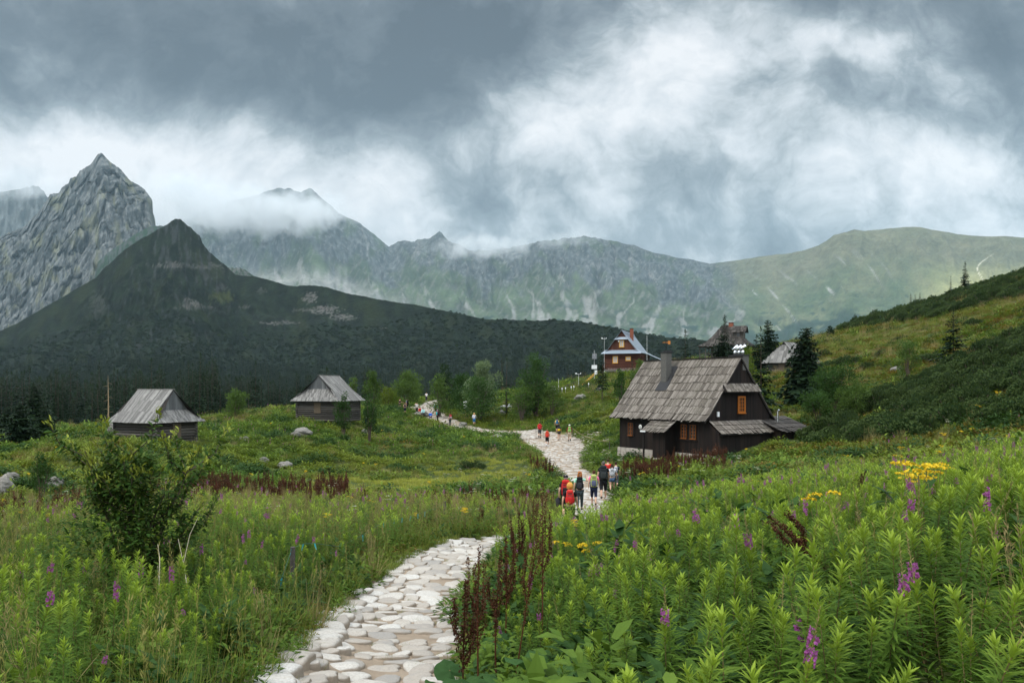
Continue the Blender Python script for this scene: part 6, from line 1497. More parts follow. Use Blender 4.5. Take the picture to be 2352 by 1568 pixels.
# the leafy sallow in front at left
def sallow():
    p = Vector((-4.85, 10.1, Hs(-4.85, 10.1)-.1)); root = empty('sallow_bush', p, 0, 'large leafy sallow bush with yellow shoot tips standing in the left meadow', 'bush')
    r = random.Random(77); tb = MB(); tb.mat(M_BARK); cb = MB(); cb.mat(M_SAL); tw = []
    for k in range(11):
        a = r.uniform(0, 6.28); spread = r.uniform(.15, 1.0); hh = r.uniform(1.6, 2.5)*(1-.18*spread); pts = [Vector((math.cos(a)*.08, math.sin(a)*.08, -.1))]
        for q in (.3, .6, .85, 1.): pts.append(Vector((math.cos(a+.3*q)*spread*q**1.3*.95, math.sin(a+.3*q)*spread*q**1.3*.95, hh*q))+Vector((r.uniform(-.04, .04), r.uniform(-.04, .04), 0)))
        tb.tube(pts, [.022, .017, .012, .008, .004], 6, cap=False); tw.append((pts, True))
        for j in range(7):
            q = r.uniform(.2, .95); i = min(3, int(q*4)); c = pts[i].lerp(pts[i+1], q*4-i); b = a+r.uniform(-1.8, 1.8); L = r.uniform(.3, .65)
            e1 = c+Vector((math.cos(b)*L*.6, math.sin(b)*L*.6, L*.35)); e2 = e1+Vector((math.cos(b)*L*.25, math.sin(b)*L*.25, L*.55)); tb.tube([c, e1, e2], [.008, .006, .003], 4, cap=False); tw.append(([c, e1, e2], q > .6))
    for pts, tip in tw:
        n_ = int(60*len(pts)/3*(1.15 if tip else 1.))
        for i in range(n_):
            q = (.15+.85*i/n_)*(len(pts)-1); k = min(int(q), len(pts)-2); c = pts[k].lerp(pts[k+1], q-k); ax_ = (pts[k+1]-pts[k]).normalized(); g = i*2.4+r.uniform(-.4, .4); _, s, u = frame_of(ax_)
            end = q/(len(pts)-1) > .82; d = (s*math.cos(g)+u*math.sin(g))*(1-.45*end)+ax_*(.5+.9*end); L = r.uniform(.07, .12)*(1-.2*end)
            leaf(cb, c+Vector((r.gauss(0, .025), r.gauss(0, .025), r.gauss(0, .025))), d, L, L*.36, droop=.35, seg=3, fold=.15, prof=[.35, 1., .8, 0.], tint=(r.uniform(.45, 1.) if end and tip and c.z > 1.25 else r.random()**4*.4), twist=r.uniform(-.5, .5))
    for i in range(6500):                              # inner leaves
        a = r.uniform(0, 6.28); z = r.uniform(.15, 2.1); rr = (.98*math.sin(min(1., z/2.+.15)*3.0)**.6)*math.sqrt(r.random())*(1+.25*mnoise.noise(Vector((a, z*2, 1))))
        if mnoise.noise(Vector((math.cos(a)*rr*2.2, math.sin(a)*rr*2.2, z*2.2))) < -.22: continue
        L = r.uniform(.06, .11); leaf(cb, (math.cos(a)*rr, math.sin(a)*rr, z), (math.cos(a)+r.gauss(0, .5), math.sin(a)+r.gauss(0, .5), r.uniform(-.3, .9)), L, L*.38, seg=3, prof=[.35, 1., .8, 0.], tint=r.random()**5*.3)
    tb.build('stem', root, True); cb.build('foliage', root)
sallow()

# ---------------------------------------------------------------- dwarf pine thickets on the right slope, single ones elsewhere
mg = Bag()
px, y, x, rg = sample(1860, 2800, 42, 82, .55, 601)
lo = np.interp(px, [1860, 2000, 2352, 2800], [50, 47, 42.5, 38]); hi = np.interp(px, [1860, 1950, 2050, 2352, 2800], [56, 62, 73, 79, 84])+3*fbm(x/9., y/9., 2, 603)
k = (y > lo) & (y < hi); mg.add(x[k], y[k], [0, 1, 2], .65, 1.1, rg, sink=.25, pd=np.full(k.sum(), 9.))
px, y, x, rg = sample(1930, 2900, 112, 188, .30, 602)
lo = np.interp(px, [1930, 1975, 2100, 2200, 2352, 2900], [165, 152, 133, 124, 114, 104])+5*fbm(x/14., y/14., 2, 604); k = (y > lo)
mg.add(x[k], y[k], [0, 1, 2], .8, 1.4, rg, sink=.3, pd=np.full(k.sum(), 9.))
scatter('shrubbery', *mg.arr(), MG)
def pine_bush(px_, d_, s_, lb, kd=0, sy=1.):
    p = ground_at(px_, d_); o = bpy.data.objects.new('dwarf_pine', MG[kd]); COL.objects.link(o); o.location = p-Vector((0, 0, .15)); o.scale = (s_*1.2, s_*sy, s_*.8); o.rotation_euler = (0, 0, px_); tag(o, lb, 'dwarf pine')
for i, a in enumerate([(1088, 64, .72, 'low dark dwarf pine alone in the meadow left of the path bend'), (1070, 65, .5, 'small dark pine shoot left of the low meadow dwarf pine'), (1915, 100, 1.15, 'left part of the long dwarf pine patch right of the silver hut'), (1950, 99, 1.2, 'right part of the long dwarf pine patch right of the silver hut'), (1893, 112, .9, 'small dwarf pine above the long patch near the silver hut'), (2148, 84, 1.0, 'dark dwarf pine at the foot of the bare pale spruce'), (2128, 86, .8, 'second dwarf pine left of the bare pale spruce'),
     (1990, 92, .8, 'dwarf pine between the silver hut slope and the pale bush'), (2075, 112, .9, 'dwarf pine under the lower edge of the crest thicket'), (2240, 100, .9, 'dwarf pine alone high on the yellow slope'), (1770, 108, .9, 'dwarf pine below the dark skyline spruce'), (1690, 104, .8, 'dwarf pine just above the chimney cowls'), (1545, 92, .7, 'dwarf pine peeping over the shingle roof left of the chimney')]): pine_bush(*a, kd=i % 3)
# ---------------------------------------------------------------- the dark slope and the valley forest
hill = [o for o in COL.objects if o.name == 'hills'][0]
bv = BVHTree.FromPolygons([v.co for v in hill.data.vertices], [p.vertices for p in hill.data.polygons])
def drop(x, y):
    h = bv.ray_cast(Vector((x, y, 1500)), Vector((0, 0, -1))); return None if h[0] is None else h[0].z
SPL = [spruce('spruce_far', 12, 2.1+.3*i, 700+i, whorls=15, nb=7, det=1, taper=.85, mat=None) for i in range(4)]
def bush_lod(name, rad, h, n_, s, seed, mat):
    r = random.Random(seed); mb = MB(); mb.mat(mat)
    for i in range(n_):
        a = r.uniform(0, 6.28); rr = math.sqrt(r.random()); z = h*math.sqrt(max(0, 1-rr*rr))*r.uniform(.6, 1.); card(mb, (math.cos(a)*rad*rr, math.sin(a)*rad*rr, z), (math.cos(a)*.4+r.uniform(-.4, .4), math.sin(a)*.4+r.uniform(-.4, .4), 1), s, s*.7, r.uniform(0, 3), .5*r.random())
    return mb.mesh(name)
M_DKP = leaf_mat('far_pine_needles', (.006, .015, .0075), (.012, .024, .010), tip=(.018, .032, .012), trans=.05, patch=(.012, (.018, .028, .010), .6))
M_DKB = leaf_mat('far_birch_leaves', (.022, .042, .012), (.036, .058, .015), trans=.2)
BL = [bush_lod('dwarf_pine_far', 3.2, 2.6, 70, 1.5, 710, M_DKP), bush_lod('dwarf_pine_far', 2.6, 3.0, 60, 1.4, 711, M_DKP), bush_lod('birch_far', 2.6, 4.5, 60, 1.3, 712, M_DKB)]
def joined2(a, b, name):
    me = joined(a, b, name); return me
SPJ = [joined2(a, b, 'spruce_far') for a, b in SPL]
P_, r_, s_, i_ = [], [], [], []; rg = np.random.default_rng(720); bl, br_, bs, bi = [], [], [], []
cand_d = np.exp(rg.uniform(np.log(335), np.log(1250), 52000)); cand_px = rg.uniform(-350, 1950, 52000)
fb_ = fbm(cand_px/60., cand_d/60., 3, 722); fb2 = fbm(cand_px/26., cand_d/40., 3, 723)
for d, px_, f1, f2 in zip(cand_d, cand_px, fb_, fb2):
    x = (px_-CX)/F*d; z = drop(x, d)
    if z is None: continue
    py = HY-z/d*F
    # bare spots where boulder fields and grass lie
    bare = False
    for (x0, y0, sx_, sy_) in ((395,609,34,7),(470,612,30,7),(438,697,20,9),(712,684,15,12),(745,712,30,9),(790,728,26,7),(640,742,40,3),(510,682,26,11)):
        if ((px_-x0)/sx_)**2+((py-y0)/sy_)**2 < 1: bare = True; break
    if bare or (py < 600): continue
    forest = sstep(820, 880, py)*sstep(1500, 1100, px_)+.25*sstep(780, 840, py)
    if rg.random() < forest*.75 and f1 > -.35: P_.append((x, d, z-.5)); r_.append((0, 0, rg.uniform(0, 6.28))); s_.append(rg.uniform(.55, 1.25)); i_.append(int(rg.integers(0, 4)))
    else: bl.append((x, d, z-.4)); br_.append((0, 0, rg.uniform(0, 6.28))); bs.append(rg.uniform(.5, .9)); bi.append(2 if f2 > .33 and py > 755 and rg.random() < .5 else int(rg.integers(0, 2)))
scatter('forest', P_, r_, s_, i_, SPJ); scatter('shrubbery', bl, br_, bs, bi, BL)
# the valley wood behind the left meadow: trees near enough to tell apart
rr = random.Random(73); n_t = 0; spr = {}; near_f = []
for k in range(1500):
    d = rr.uniform(140, 345); px_ = rr.uniform(-420, 880) if rr.random() < .87 else rr.uniform(880, 1380)
    x = (px_-CX)/F*d; 
    if px_ > 600 and d < 210: continue
    near_f.append((d, px_, x))
near_f.sort(); made = 0; mass = []
for d, px_, x in near_f:
    z = Hs(x, d)-.3; s = rr.uniform(.8, 1.45)*(1.0 if px_ < 500 else .8)*(.65 if d < 175 else 1.)
    if made < 230 and 0 < px_ < 1376 and rr.random() < .55:
        kd = rr.randrange(4)
        if kd not in spr:
            e = empty('spruce', (0, 0, 0)); link('trunk', SPL[kd][0], e); link('crown', SPL[kd][1], e); spr[kd] = e; q = e
        else: q = copy_tree(spr[kd])
        q.location = (x, d, z); q.rotation_euler = (0, 0, rr.uniform(0, 6.28)); q.scale = (s*rr.uniform(.85, 1.1), s*rr.uniform(.85, 1.1), s); made += 1
        wz = 'left of the lone hut' if px_ < 240 else 'behind and above the lone hut' if px_ < 480 else 'between the lone hut and the middle hut' if px_ < 668 else 'behind the middle hut' if px_ < 850 else 'behind the far end of the path'
        sz = 'tall' if s > 1.15 else 'small' if s < .8 else 'middle sized'
        tag(q, '%s dark forest spruce %s' % (sz, wz), 'spruce', '%s forest spruces %s' % (sz, wz))
    else: mass.append((x, d, z, s, rr.randrange(4), rr.uniform(0, 6.28)))
scatter('forest', [t[:3] for t in mass], [(0, 0, t[5]) for t in mass], [t[3] for t in mass], [t[4] for t in mass], SPJ)
# ---------------------------------------------------------------- people
def cloth(name, c, rough=.85, var=.12): return simple(name, c, rough, var=var, scale=18, bump=.15, spec=.15)
_mc = {}
def CM(c):
    k = tuple(c)
    if k not in _mc: _mc[k] = cloth('cloth', k)
    return _mc[k]
SKIN = [simple('skin', (.50, .30, .21), .6, var=.08), simple('skin_tanned', (.40, .22, .14), .6, var=.08)]
BLACK = (.012, .012, .014); NAVY = (.015, .02, .045); WHITE = (.68, .69, .72); RED = (.50, .025, .02); DGREY = (.055, .06, .065)
def skin_mesh(name, V, E, mat, sub=1, root=0):
    me = bpy.data.meshes.new(name+'_bones'); me.from_pydata([v[0] for v in V], E, [])
    o = bpy.data.objects.new(name+'_bones', me); COL.objects.link(o)
    md = o.modifiers.new('skin', 'SKIN'); md.use_smooth_shade = True
    if not me.skin_vertices: 
        bpy.context.view_layer.objects.active = o
    for i, sv in enumerate(me.skin_vertices[0].data): sv.radius = V[i][1]; sv.use_root = (i == root)
    sb = o.modifiers.new('sub', 'SUBSURF'); sb.levels = sub; sb.render_levels = sub
    dg = bpy.context.evaluated_depsgraph_get(); m2 = bpy.data.meshes.new_from_object(o.evaluated_get(dg)); m2.name = name
    bpy.data.objects.remove(o); m2.materials.clear(); m2.materials.append(mat)
    m2.polygons.foreach_set('use_smooth', [True]*len(m2.polygons)); return m2
def person(px, d, h, label, shirt=BLACK, legs=('shorts', BLACK), hair=('short', (.03, .02, .015)), cap=None, phase=.5, arms=((-.1, .05), (.1, .05)), turn=0., sleeve='short', pose='walk', pack=None, near=True, skin=0, group=None, shoe=BLACK, z_off=0., boot=None, hide_pack_label=None, skirt=None):
    p = ground_at(px, d); k = h/1.76; ca = math.atan2((px-CX)/F, 1)
    wid = 1. if h > 1.6 else .95
    s = math.sin(phase*6.283); st = .26*s if pose == 'walk' else .03
    V = []; E = []
    def add(pos, r, par=None):
        V.append((Vector(pos), r if hasattr(r, '__len__') else (r, r))); i = len(V)-1
        if par is not None: E.append((par, i))
        return i
    pz = .95; dz = 0; lean = .05
    if pose == 'sit': pz = .46
    if pose == 'crouch': pz = .38; lean = .30
    up = lambda z: Vector((0, lean*(z-.95)/.5*1., z-.95+pz))
    P = add(up(.95), (.155*wid, .115)); Wt = add(up(1.09), (.13*wid, .098), P); C = add(up(1.28), (.165*wid, .115), Wt); U = add(up(1.42), (.115*wid, .08), C)
    Nk = add(up(1.50)+Vector((0, .01, 0)), .052, U); H0 = add(up(1.575)+Vector((0, .02, 0)), (.062, .07), Nk); H1 = add(up(1.655)+Vector((0, .02, 0)), (.078, .092), H0); H2 = add(up(1.735)+Vector((0, .012, 0)), (.058, .066), H1)
    joints = {'P': P, 'W': Wt, 'C': C, 'U': U, 'N': Nk}
    arm_v = []; leg_v = []
    for si, sg in enumerate((-1, 1)):
        sw, bend = arms[si]
        S_ = add(up(1.425)+Vector((sg*.185*wid, 0, 0)), .058, U)
        if isinstance(bend, tuple): el, wr = Vector(bend[0]), Vector(bend[1]); el = up(el.z)+Vector((el.x, el.y, 0)); wr = up(wr.z)+Vector((wr.x, wr.y, 0))
        else:
            el = up(1.15)+Vector((sg*(.245+sg*0), sw*.6, 0)); wr = up(.92)+Vector((sg*.255, sw+bend+.05, .02+abs(bend)*.5))
        if pose in ('sit', 'crouch') and not isinstance(bend, tuple): el = up(1.15)+Vector((sg*.24, .06, 0)); wr = up(1.0)+Vector((sg*.14, .28, 0))
        Eb = add(el, .042, S_); Wr = add(wr, .027, Eb); dirn = (wr-el).normalized(); Pm = add(wr+dirn*.055, (.034, .022), Wr)
        if near:
            sx_ = Vector((0, 1, 0)) if abs(dirn.y) < .8 else Vector((1, 0, 0))
            for f_ in range(4): b = add(V[Pm][0]+dirn*.04+sx_*(.022*(f_-1.5)), .009, Pm); add(V[b][0]+dirn*(.045-.006*abs(f_-1.4))+Vector((-sg*.012, 0, 0)), .007, b)
            t_ = add(V[Wr][0]+dirn*.035+sx_*.038, .010, Wr); add(V[t_][0]+dirn*.035+sx_*.014, .008, t_)
        arm_v.append((S_, Eb, Wr))
    for si, sg in enumerate((-1, 1)):
        f = st*sg; Hp = add(up(.92)+Vector((sg*.085*wid, 0, -.03)), (.092*wid, .10), P)
        if pose == 'sit': Kn = Vector((sg*.11, .42, .48)); An = Vector((sg*.11, .48, .10))
        elif pose == 'crouch': Kn = Vector((sg*.14, .34, .50)); An = Vector((sg*.12, .10, .10))
        else:
            Kn = Vector((sg*.095, f*.62+.03+.04*(f < 0), .50)); An = Vector((sg*.09, f*1.15-(.10 if f < -.08 else 0), .09+(.10 if f < -.12 else 0)))
        K_ = add(Kn, (.058, .062), Hp); md_ = add((Kn+An)/2+Vector((0, -.02, .04)), .054, K_); A_ = add(An, .037, md_); T_ = add(An+Vector((0, .13, -.05)), .03, A_); leg_v.append((Hp, K_, md_, A_, T_))
    # nose and ears grow from the head
    add(V[H0][0]+Vector((0, .105, .05)), .010, H0)
    for sg in (-1, 1): add(V[H1][0]+Vector((sg*.088, .0, -.03)), (.012, .02), H1)
    body = skin_mesh('person', V, E, SKIN[skin], 1)
    root = bpy.data.objects.new('person', body); COL.objects.link(root); root.location = p+Vector((0, 0, z_off)); root.scale = (k, k, k); root.rotation_euler = (0, 0, -ca+turn)
    tag(root, label, 'person', group)
    def sub(ids, edges, mat, name, gr=.016, ends=()):
        vv = []; mp = {}
        for q in ids: mp[q] = len(vv); vv.append((V[q][0], (V[q][1][0]+gr, V[q][1][1]+gr)))
        ee = [(mp[a], mp[b]) for a, b in edges]
        for (q, t_, frm, r_) in ends:      # cut a limb short of the next joint
            vv.append((V[frm][0].lerp(V[q][0], t_), (r_, r_))); ee.append((mp[frm], len(vv)-1))
        link(name, skin_mesh(name, vv, ee, mat, 1), root)
    ee = [(P, Wt), (Wt, C), (C, U)]; ids = [P, Wt, C, U]; ends = [(Nk, .35, U, .075)]
    for S_, Eb, Wr in arm_v:
        if sleeve != 'none': ids.append(S_); ee.append((U, S_))
        if sleeve == 'long': ids += [Eb]; ee += [(S_, Eb)]; ends.append((Wr, .92, Eb, .045))
        elif sleeve == 'short': ends.append((Eb, .62, S_, .062))
    sub(ids, ee, CM(shirt), 'shirt', .014, ends)
    kind, lc = legs; ids = [P]; ee = []; ends = []
    for Hp, K_, md_, A_, T_ in leg_v:
        ids.append(Hp); ee.append((P, Hp))
        if kind == 'trousers': ids += [K_, md_]; ee += [(Hp, K_), (K_, md_)]; ends.append((A_, .93, md_, .06))
        elif kind == 'crop': ids += [K_]; ee += [(Hp, K_)]; ends.append((md_, .7, K_, .072))
        elif kind == 'long_shorts': ids += [K_]; ee += [(Hp, K_)]
        else: ends.append((K_, .55, Hp, .092))
    sub(ids, ee, CM(lc), 'trousers' if kind == 'trousers' else 'shorts', .018, ends)
    for Hp, K_, md_, A_, T_ in leg_v:
        m = MB(); m.mat(CM(shoe)); a = V[A_][0]; m.ball(a+Vector((0, .05, -.045)), (.052, .135, .05), 10, 7)
        if boot: m.mat(CM(boot)); m.tube([a+Vector((0, -.01, -.02)), a+Vector((0, -.015, .13))], [.052, .050], 8)
        m.build('shoe', root, True)
    hs, hc = hair; hp = V[H1][0]; m = MB(); m.mat(CM(hc)); up_ = Vector((0, 0, 1))
    if hs != 'cap_only':
        if hs == 'short': m.ball(hp+Vector((0, -.012, .02)), (.088, .098, .098), 14, 9, .15, 3)
        elif hs == 'bob': m.ball(hp+Vector((0, -.02, .0)), (.112, .112, .125), 16, 10, .2, 5); m.ball(hp+Vector((0, -.035, -.07)), (.105, .075, .085), 12, 8, .2, 2)
        elif hs == 'curly':
            r_ = random.Random(4)
            for q in range(46): a = r_.uniform(0, 6.28); z = r_.uniform(-.17, .11); rr = .085*math.sqrt(max(.15, 1-(max(z, 0)/.12)**2)); m.ball(hp+Vector((math.cos(a)*rr, min(.04, math.sin(a)*rr)-.015, z)), r_.uniform(.03, .045), 7, 5)
        elif hs == 'long': m.ball(hp+Vector((0, -.015, .015)), (.09, .10, .10), 14, 9, .1); m.tube([hp+Vector((0, -.05, .03)), hp+Vector((0, -.085, -.12)), hp+Vector((0, -.10, -.30))], [.085, .095, .05], 9)
        elif hs == 'tails':
            m.ball(hp+Vector((0, -.012, .015)), (.088, .098, .098), 14, 9)
            for sg in (-1, 1): m.tube([hp+Vector((sg*.05, -.08, .0)), hp+Vector((sg*.07, -.11, -.16)), hp+Vector((sg*.065, -.12, -.36))], [.03, .035, .012], 7)
        m.build('hair', root, True)
    if cap:
        m = MB(); m.mat(CM(cap)); m.ball(hp+Vector((0, -.005, .035)), (.098, .108, .085), 16, 9); m.slab([hp+Vector((-.07, .07, .03)), hp+Vector((.07, .07, .03)), hp+Vector((.05, .19, .015)), hp+Vector((-.05, .19, .015))], .012); m.build('cap', root, True)
    if near:
        for sg in (-1, 1): m = MB(); m.mat(CM((.03, .02, .015))); m.ball(V[H0][0]+Vector((sg*.032, .088, .065)), (.013, .008, .009), 8, 5); m.build('eye', root, True)
        m = MB(); m.mat(CM((.45, .16, .14))); m.ball(V[H0][0]+Vector((0, .086, .0)), (.026, .010, .008), 8, 5); m.build('mouth', root, True)
    if pack:
        c1, c2, sz, lb = pack; bc = (V[C][0]+V[U][0])/2+Vector((0, -.20*(.9+.1*sz), -.10*sz))
        br = empty('backpack', root.location, 0, lb, 'backpack', 'backpacks carried by the hikers'); br.scale = (k, k, k); br.rotation_euler = root.rotation_euler
        def sq(m, c, r, nu=16, nv=10, e=.55):
            rows = []
            for j in range(nv+1):
                th = math.pi*j/nv; row = []
                for i in range(nu if 0 < j < nv else 1):
                    ph = 2*math.pi*i/nu; f = lambda x: math.copysign(abs(x)**e, x); dd = Vector((f(math.sin(th))*f(math.cos(ph)), f(math.sin(th))*f(math.sin(ph)), f(math.cos(th)))); row.append(m.v(c+Vector((dd.x*r[0], dd.y*r[1], dd.z*r[2]))))
                rows.append(row)
            for j in range(nv):
                a, b = rows[j], rows[j+1]
                for i in range(nu):
                    q = (i+1) % nu
                    if len(a) == 1: m.f([a[0], b[i], b[q]])
                    elif len(b) == 1: m.f([a[i], b[0], a[q]])
                    else: m.f([a[i], b[i], b[q], a[q]])
        m = MB(); m.mat(CM(c1)); sq(m, bc, (.155*sz, .10*sz, .27*sz)); m.build('main_bag', br, True)
        m = MB(); m.mat(CM(c1)); sq(m, bc+Vector((0, -.01, .25*sz)), (.135*sz, .10*sz, .07*sz)); m.build('lid', br, True)
        m = MB(); m.mat(CM(c2)); sq(m, bc+Vector((0, -.095*sz, -.09*sz)), (.115*sz, .05*sz, .135*sz)); m.build('front_pocket', br, True)
        for sg in (-1, 1):
            m = MB(); m.mat(CM(c2)); sq(m, bc+Vector((sg*.155*sz, 0, -.10*sz)), (.035*sz, .06*sz, .12*sz), 10, 6); m.build('side_pocket', br, True)
            m = MB(); m.mat(CM(BLACK)); m.tube([bc+Vector((sg*.09, .07*sz, .20*sz)), V[U][0]+Vector((sg*.105, -.05, .075)), V[U][0]+Vector((sg*.11, .08, .05)), V[C][0]+Vector((sg*.13, .145, .0)), V[Wt][0]+Vector((sg*.16, .05, .02)), bc+Vector((sg*.13, .05, -.20*sz))], .016, 6); m.build('strap', br, True)
        if near: m = MB(); m.mat(CM(DGREY)); m.tube([bc+Vector((-.10*sz, -.105*sz, .16*sz)), bc+Vector((.10*sz, -.105*sz, .16*sz))], .010, 5); m.tube([bc+Vector((-.12*sz, -.10*sz, .06*sz)), bc+Vector((.12*sz, -.10*sz, .06*sz))], .010, 5); m.build('buckle_strap', br)
    return root, V, joints
HG = 'hikers walking down the stone path'
pr = person(1299.5, 31.5, 1.77, 'man in black cap with large red backpack and a jacket in his hand', BLACK, ('crop', BLACK), ('short', (.30, .27, .25)), BLACK, .15, pack=((.42, .02, .02), BLACK, 1.12, 'large red backpack with black sides on the man in the black cap'))
m = MB(); m.mat(CM((.03, .03, .035))); m.ball((0, 0, 0), (.12, .16, .18), 12, 8, .5, 3); m.tube([(0, 0, 0), (-.05, -.05, -.22)], [.07, .04], 7); jk = m.build('jacket', None, True); jk.location = pr[0].location+Vector((-.30, .05, .72)); tag(jk, 'dark rolled jacket held low by the man in the black cap', 'jacket')
person(1309, 26.3, 1.66, 'blonde woman in black T-shirt and black shorts with a small red backpack', BLACK, ('long_shorts', BLACK), ('bob', (.52, .25, .06)), None, .62, pack=((.52, .03, .025), (.45, .02, .02), .84, 'small bright red backpack with grey piping on the blonde woman'))
person(1331.5, 35, 1.70, 'curly red haired woman in mint T-shirt and long grey trousers', (.33, .62, .47), ('trousers', (.04, .055, .06)), ('curly', (.34, .13, .04)), None, .30, arms=((-.12, .05), (0, ((.36, .02, 1.36), (.34, .16, 1.52)))), pack=(BLACK, (.03, .03, .035), .98, 'black backpack with white curved piping on the curly haired woman'))
person(1364, 36.5, 1.62, 'short haired person in pink T-shirt and navy trousers with a green backpack', (.75, .16, .32), ('crop', NAVY), ('short', (.06, .025, .015)), None, .8, pack=((.36, .42, .13), (.09, .10, .16), 1.05, 'lime green and slate backpack on the person in pink'))
person(1386, 38.5, 1.86, 'tall man in black T-shirt with close cropped grey hair and black backpack', BLACK, ('crop', (.015, .015, .018)), ('short', (.10, .09, .085)), None, .12, pack=((.02, .025, .028), (.03, .035, .035), 1.12, 'big black backpack on the tall grey haired man'))
person(1406, 40.5, 1.52, 'girl with long brown pigtails, white top and short denim shorts', (.62, .62, .66), ('shorts', (.05, .09, .16)), ('tails', (.045, .02, .012)), None, .4, pack=((.42, .43, .46), (.36, .37, .40), .78, 'pale grey backpack on the girl with pigtails'))
person(1414.5, 42, 1.46, 'dark haired boy in navy T-shirt at the right of the hikers', (.03, .035, .055), ('crop', (.06, .06, .07)), ('short', (.03, .015, .01)), None, .7, pack=((.5, .5, .55), NAVY, .7, 'small white and navy bag on the boy at the right'))
person(1396, 43.5, 1.56, 'hiker with dark hair and red top mostly hidden between the tall man and the girl', RED, ('crop', DGREY), ('short', (.03, .02, .015)), None, .2, pack=None)
person(1239.6, 88, 1.80, 'man in red T-shirt with red backpack and walking poles on the upper path', (.55, .03, .02), ('long_shorts', DGREY), ('short', (.05, .04, .035)), None, .1, boot=BLACK, arms=((-.1, .1), (.1, .22)), pack=((.5, .03, .03), (.4, .02, .03), 1., 'red backpack on the man with walking poles'), skin=1)
pp = ground_at(1242, 88)
for sg, w_ in ((-1, 'left'), (1, 'right')):
    m = MB(); m.mat(CM(DGREY)); m.tube([(0, 0, 0), (0, -.15, 1.15)], .012, 5); m.ball((0, -.16, 1.17), .03, 6, 4); o = m.build('walking_pole'); o.location = pp+Vector((-.1+sg*.42, .1, 0)); tag(o, 'thin dark walking pole at the %s hand of the man in the red T-shirt' % w_, 'walking pole')
person(1256.8, 78.6, 1.74, 'bare shouldered hiker with orange red backpack and black shorts', (.03, .03, .04), ('long_shorts', BLACK), ('short', (.16, .10, .05)), None, .35, sleeve='none', shoe=(.08, .1, .2), boot=WHITE, pack=((.62, .07, .03), (.55, .04, .03), 1., 'orange red backpack on the bare shouldered hiker'), skin=1)
person(1279.6, 91, 1.68, 'hiker in yellow T-shirt with a small blue backpack', (.80, .58, .16), ('long_shorts', BLACK), ('short', (.05, .03, .02)), None, .88, pack=((.02, .16, .32), (.02, .13, .28), .8, 'small blue backpack on the hiker in yellow'))
person(1284, 83.5, 1.64, 'woman with long black hair and a yellow and black backpack', (.04, .04, .05), ('shorts', (.02, .03, .035)), ('long', (.008, .007, .008)), None, .45, pack=((.03, .03, .03), (.68, .46, .03), .9, 'yellow and black backpack on the woman with long black hair'), skin=1)
person(1308, 80.5, 1.74, 'hiker in white cap, dark red shirt and khaki trousers with a green backpack', (.20, .02, .025), ('crop', (.45, .36, .26)), ('short', (.2, .15, .1)), (.62, .62, .60), .6, sleeve='long', boot=BLACK, pack=((.28, .44, .12), (.22, .36, .10), .95, 'bright green backpack on the hiker in the white cap'))
FG = None
def far(px, d, h, label, **k): person(px, d, h, label, near=False, **k)
far(918, 128, 1.74, 'person in black top and shorts at the left of the far group, bag on hip', shirt=BLACK, legs=('shorts', BLACK), turn=-.8, phase=.2, arms=((.1, .1), (.2, .35)), shoe=WHITE)
far(930.2, 119, 1.66, 'woman in pink top with dark jacket tied round her waist', shirt=(.62, .22, .18), legs=('crop', NAVY), sleeve='none', hair=('short', (.14, .05, .02)), phase=.0, pose='stand', pack=(DGREY, DGREY, .75, 'grey backpack on the woman in the pink top'))
far(935.2, 127, 1.76, 'man in blue T-shirt with a black backpack facing away left', shirt=(.03, .12, .22), legs=('trousers', BLACK), turn=.7, phase=.1, pack=(BLACK, BLACK, 1., 'black backpack on the man in blue at the far junction'))
far(957.5, 121, 1.80, 'man in light grey T-shirt and dark trousers raising one hand to his head', shirt=(.55, .56, .57), legs=('trousers', (.03, .03, .03)), pose='stand', arms=((0, ((-.36, .02, 1.40), (-.14, .10, 1.60))), (0, .02)))
far(979.5, 148, 1.76, 'man in white T-shirt running up the far stone path', shirt=WHITE, legs=('trousers', NAVY), phase=.2, arms=((-.2, .2), (.2, .25)), shoe=WHITE)
far(1000.5, 121, 1.78, 'hiker in turquoise jacket and black shorts on the far stone path', shirt=(.02, .38, .42), legs=('long_shorts', BLACK), sleeve='long', phase=.4, pack=((.03, .05, .06), DGREY, 1., 'dark backpack on the hiker in turquoise jacket and shorts'))
far(1005.5, 112, 1.76, 'hiker in turquoise jacket and black trousers with a purple cap', shirt=(.02, .42, .48), legs=('trousers', BLACK), sleeve='long', phase=.15, turn=.7, cap=(.35, .15, .35), pack=((.05, .02, .03), BLACK, 1., 'black backpack on the hiker in the purple cap'))
far(989, 114.5, 1.70, 'person in bright blue jacket crouching beside the far stones', shirt=(.02, .10, .42), legs=('trousers', NAVY), sleeve='long', pose='crouch', z_off=.1)
far(1034, 108, 1.74, 'hiker in dark T-shirt with a red and grey backpack standing in the herbs', shirt=(.04, .045, .06), legs=('trousers', DGREY), turn=.4, phase=.1, pose='stand', pack=((.40, .04, .05), (.3, .3, .3), 1., 'red and grey backpack on the hiker standing in the herbs'), z_off=.1)
far(1089, 110, 1.66, 'blonde woman in grey white top and blue trousers by the trail post', shirt=(.58, .59, .64), legs=('crop', (.04, .16, .36)), sleeve='long', hair=('bob', (.5, .3, .12)), pose='stand', z_off=.15)
far(965, 118.5, 1.70, 'person in red shirt sitting on the boulder at the far junction', shirt=(.42, .03, .03), legs=('trousers', DGREY), sleeve='long', pose='sit', turn=2.4, z_off=.2)
far(972, 117, 1.70, 'person in pale turquoise jacket and dark hat sitting on the boulder', shirt=(.40, .72, .74), legs=('trousers', DGREY), sleeve='long', pose='sit', turn=2.8, cap=BLACK, z_off=.2)
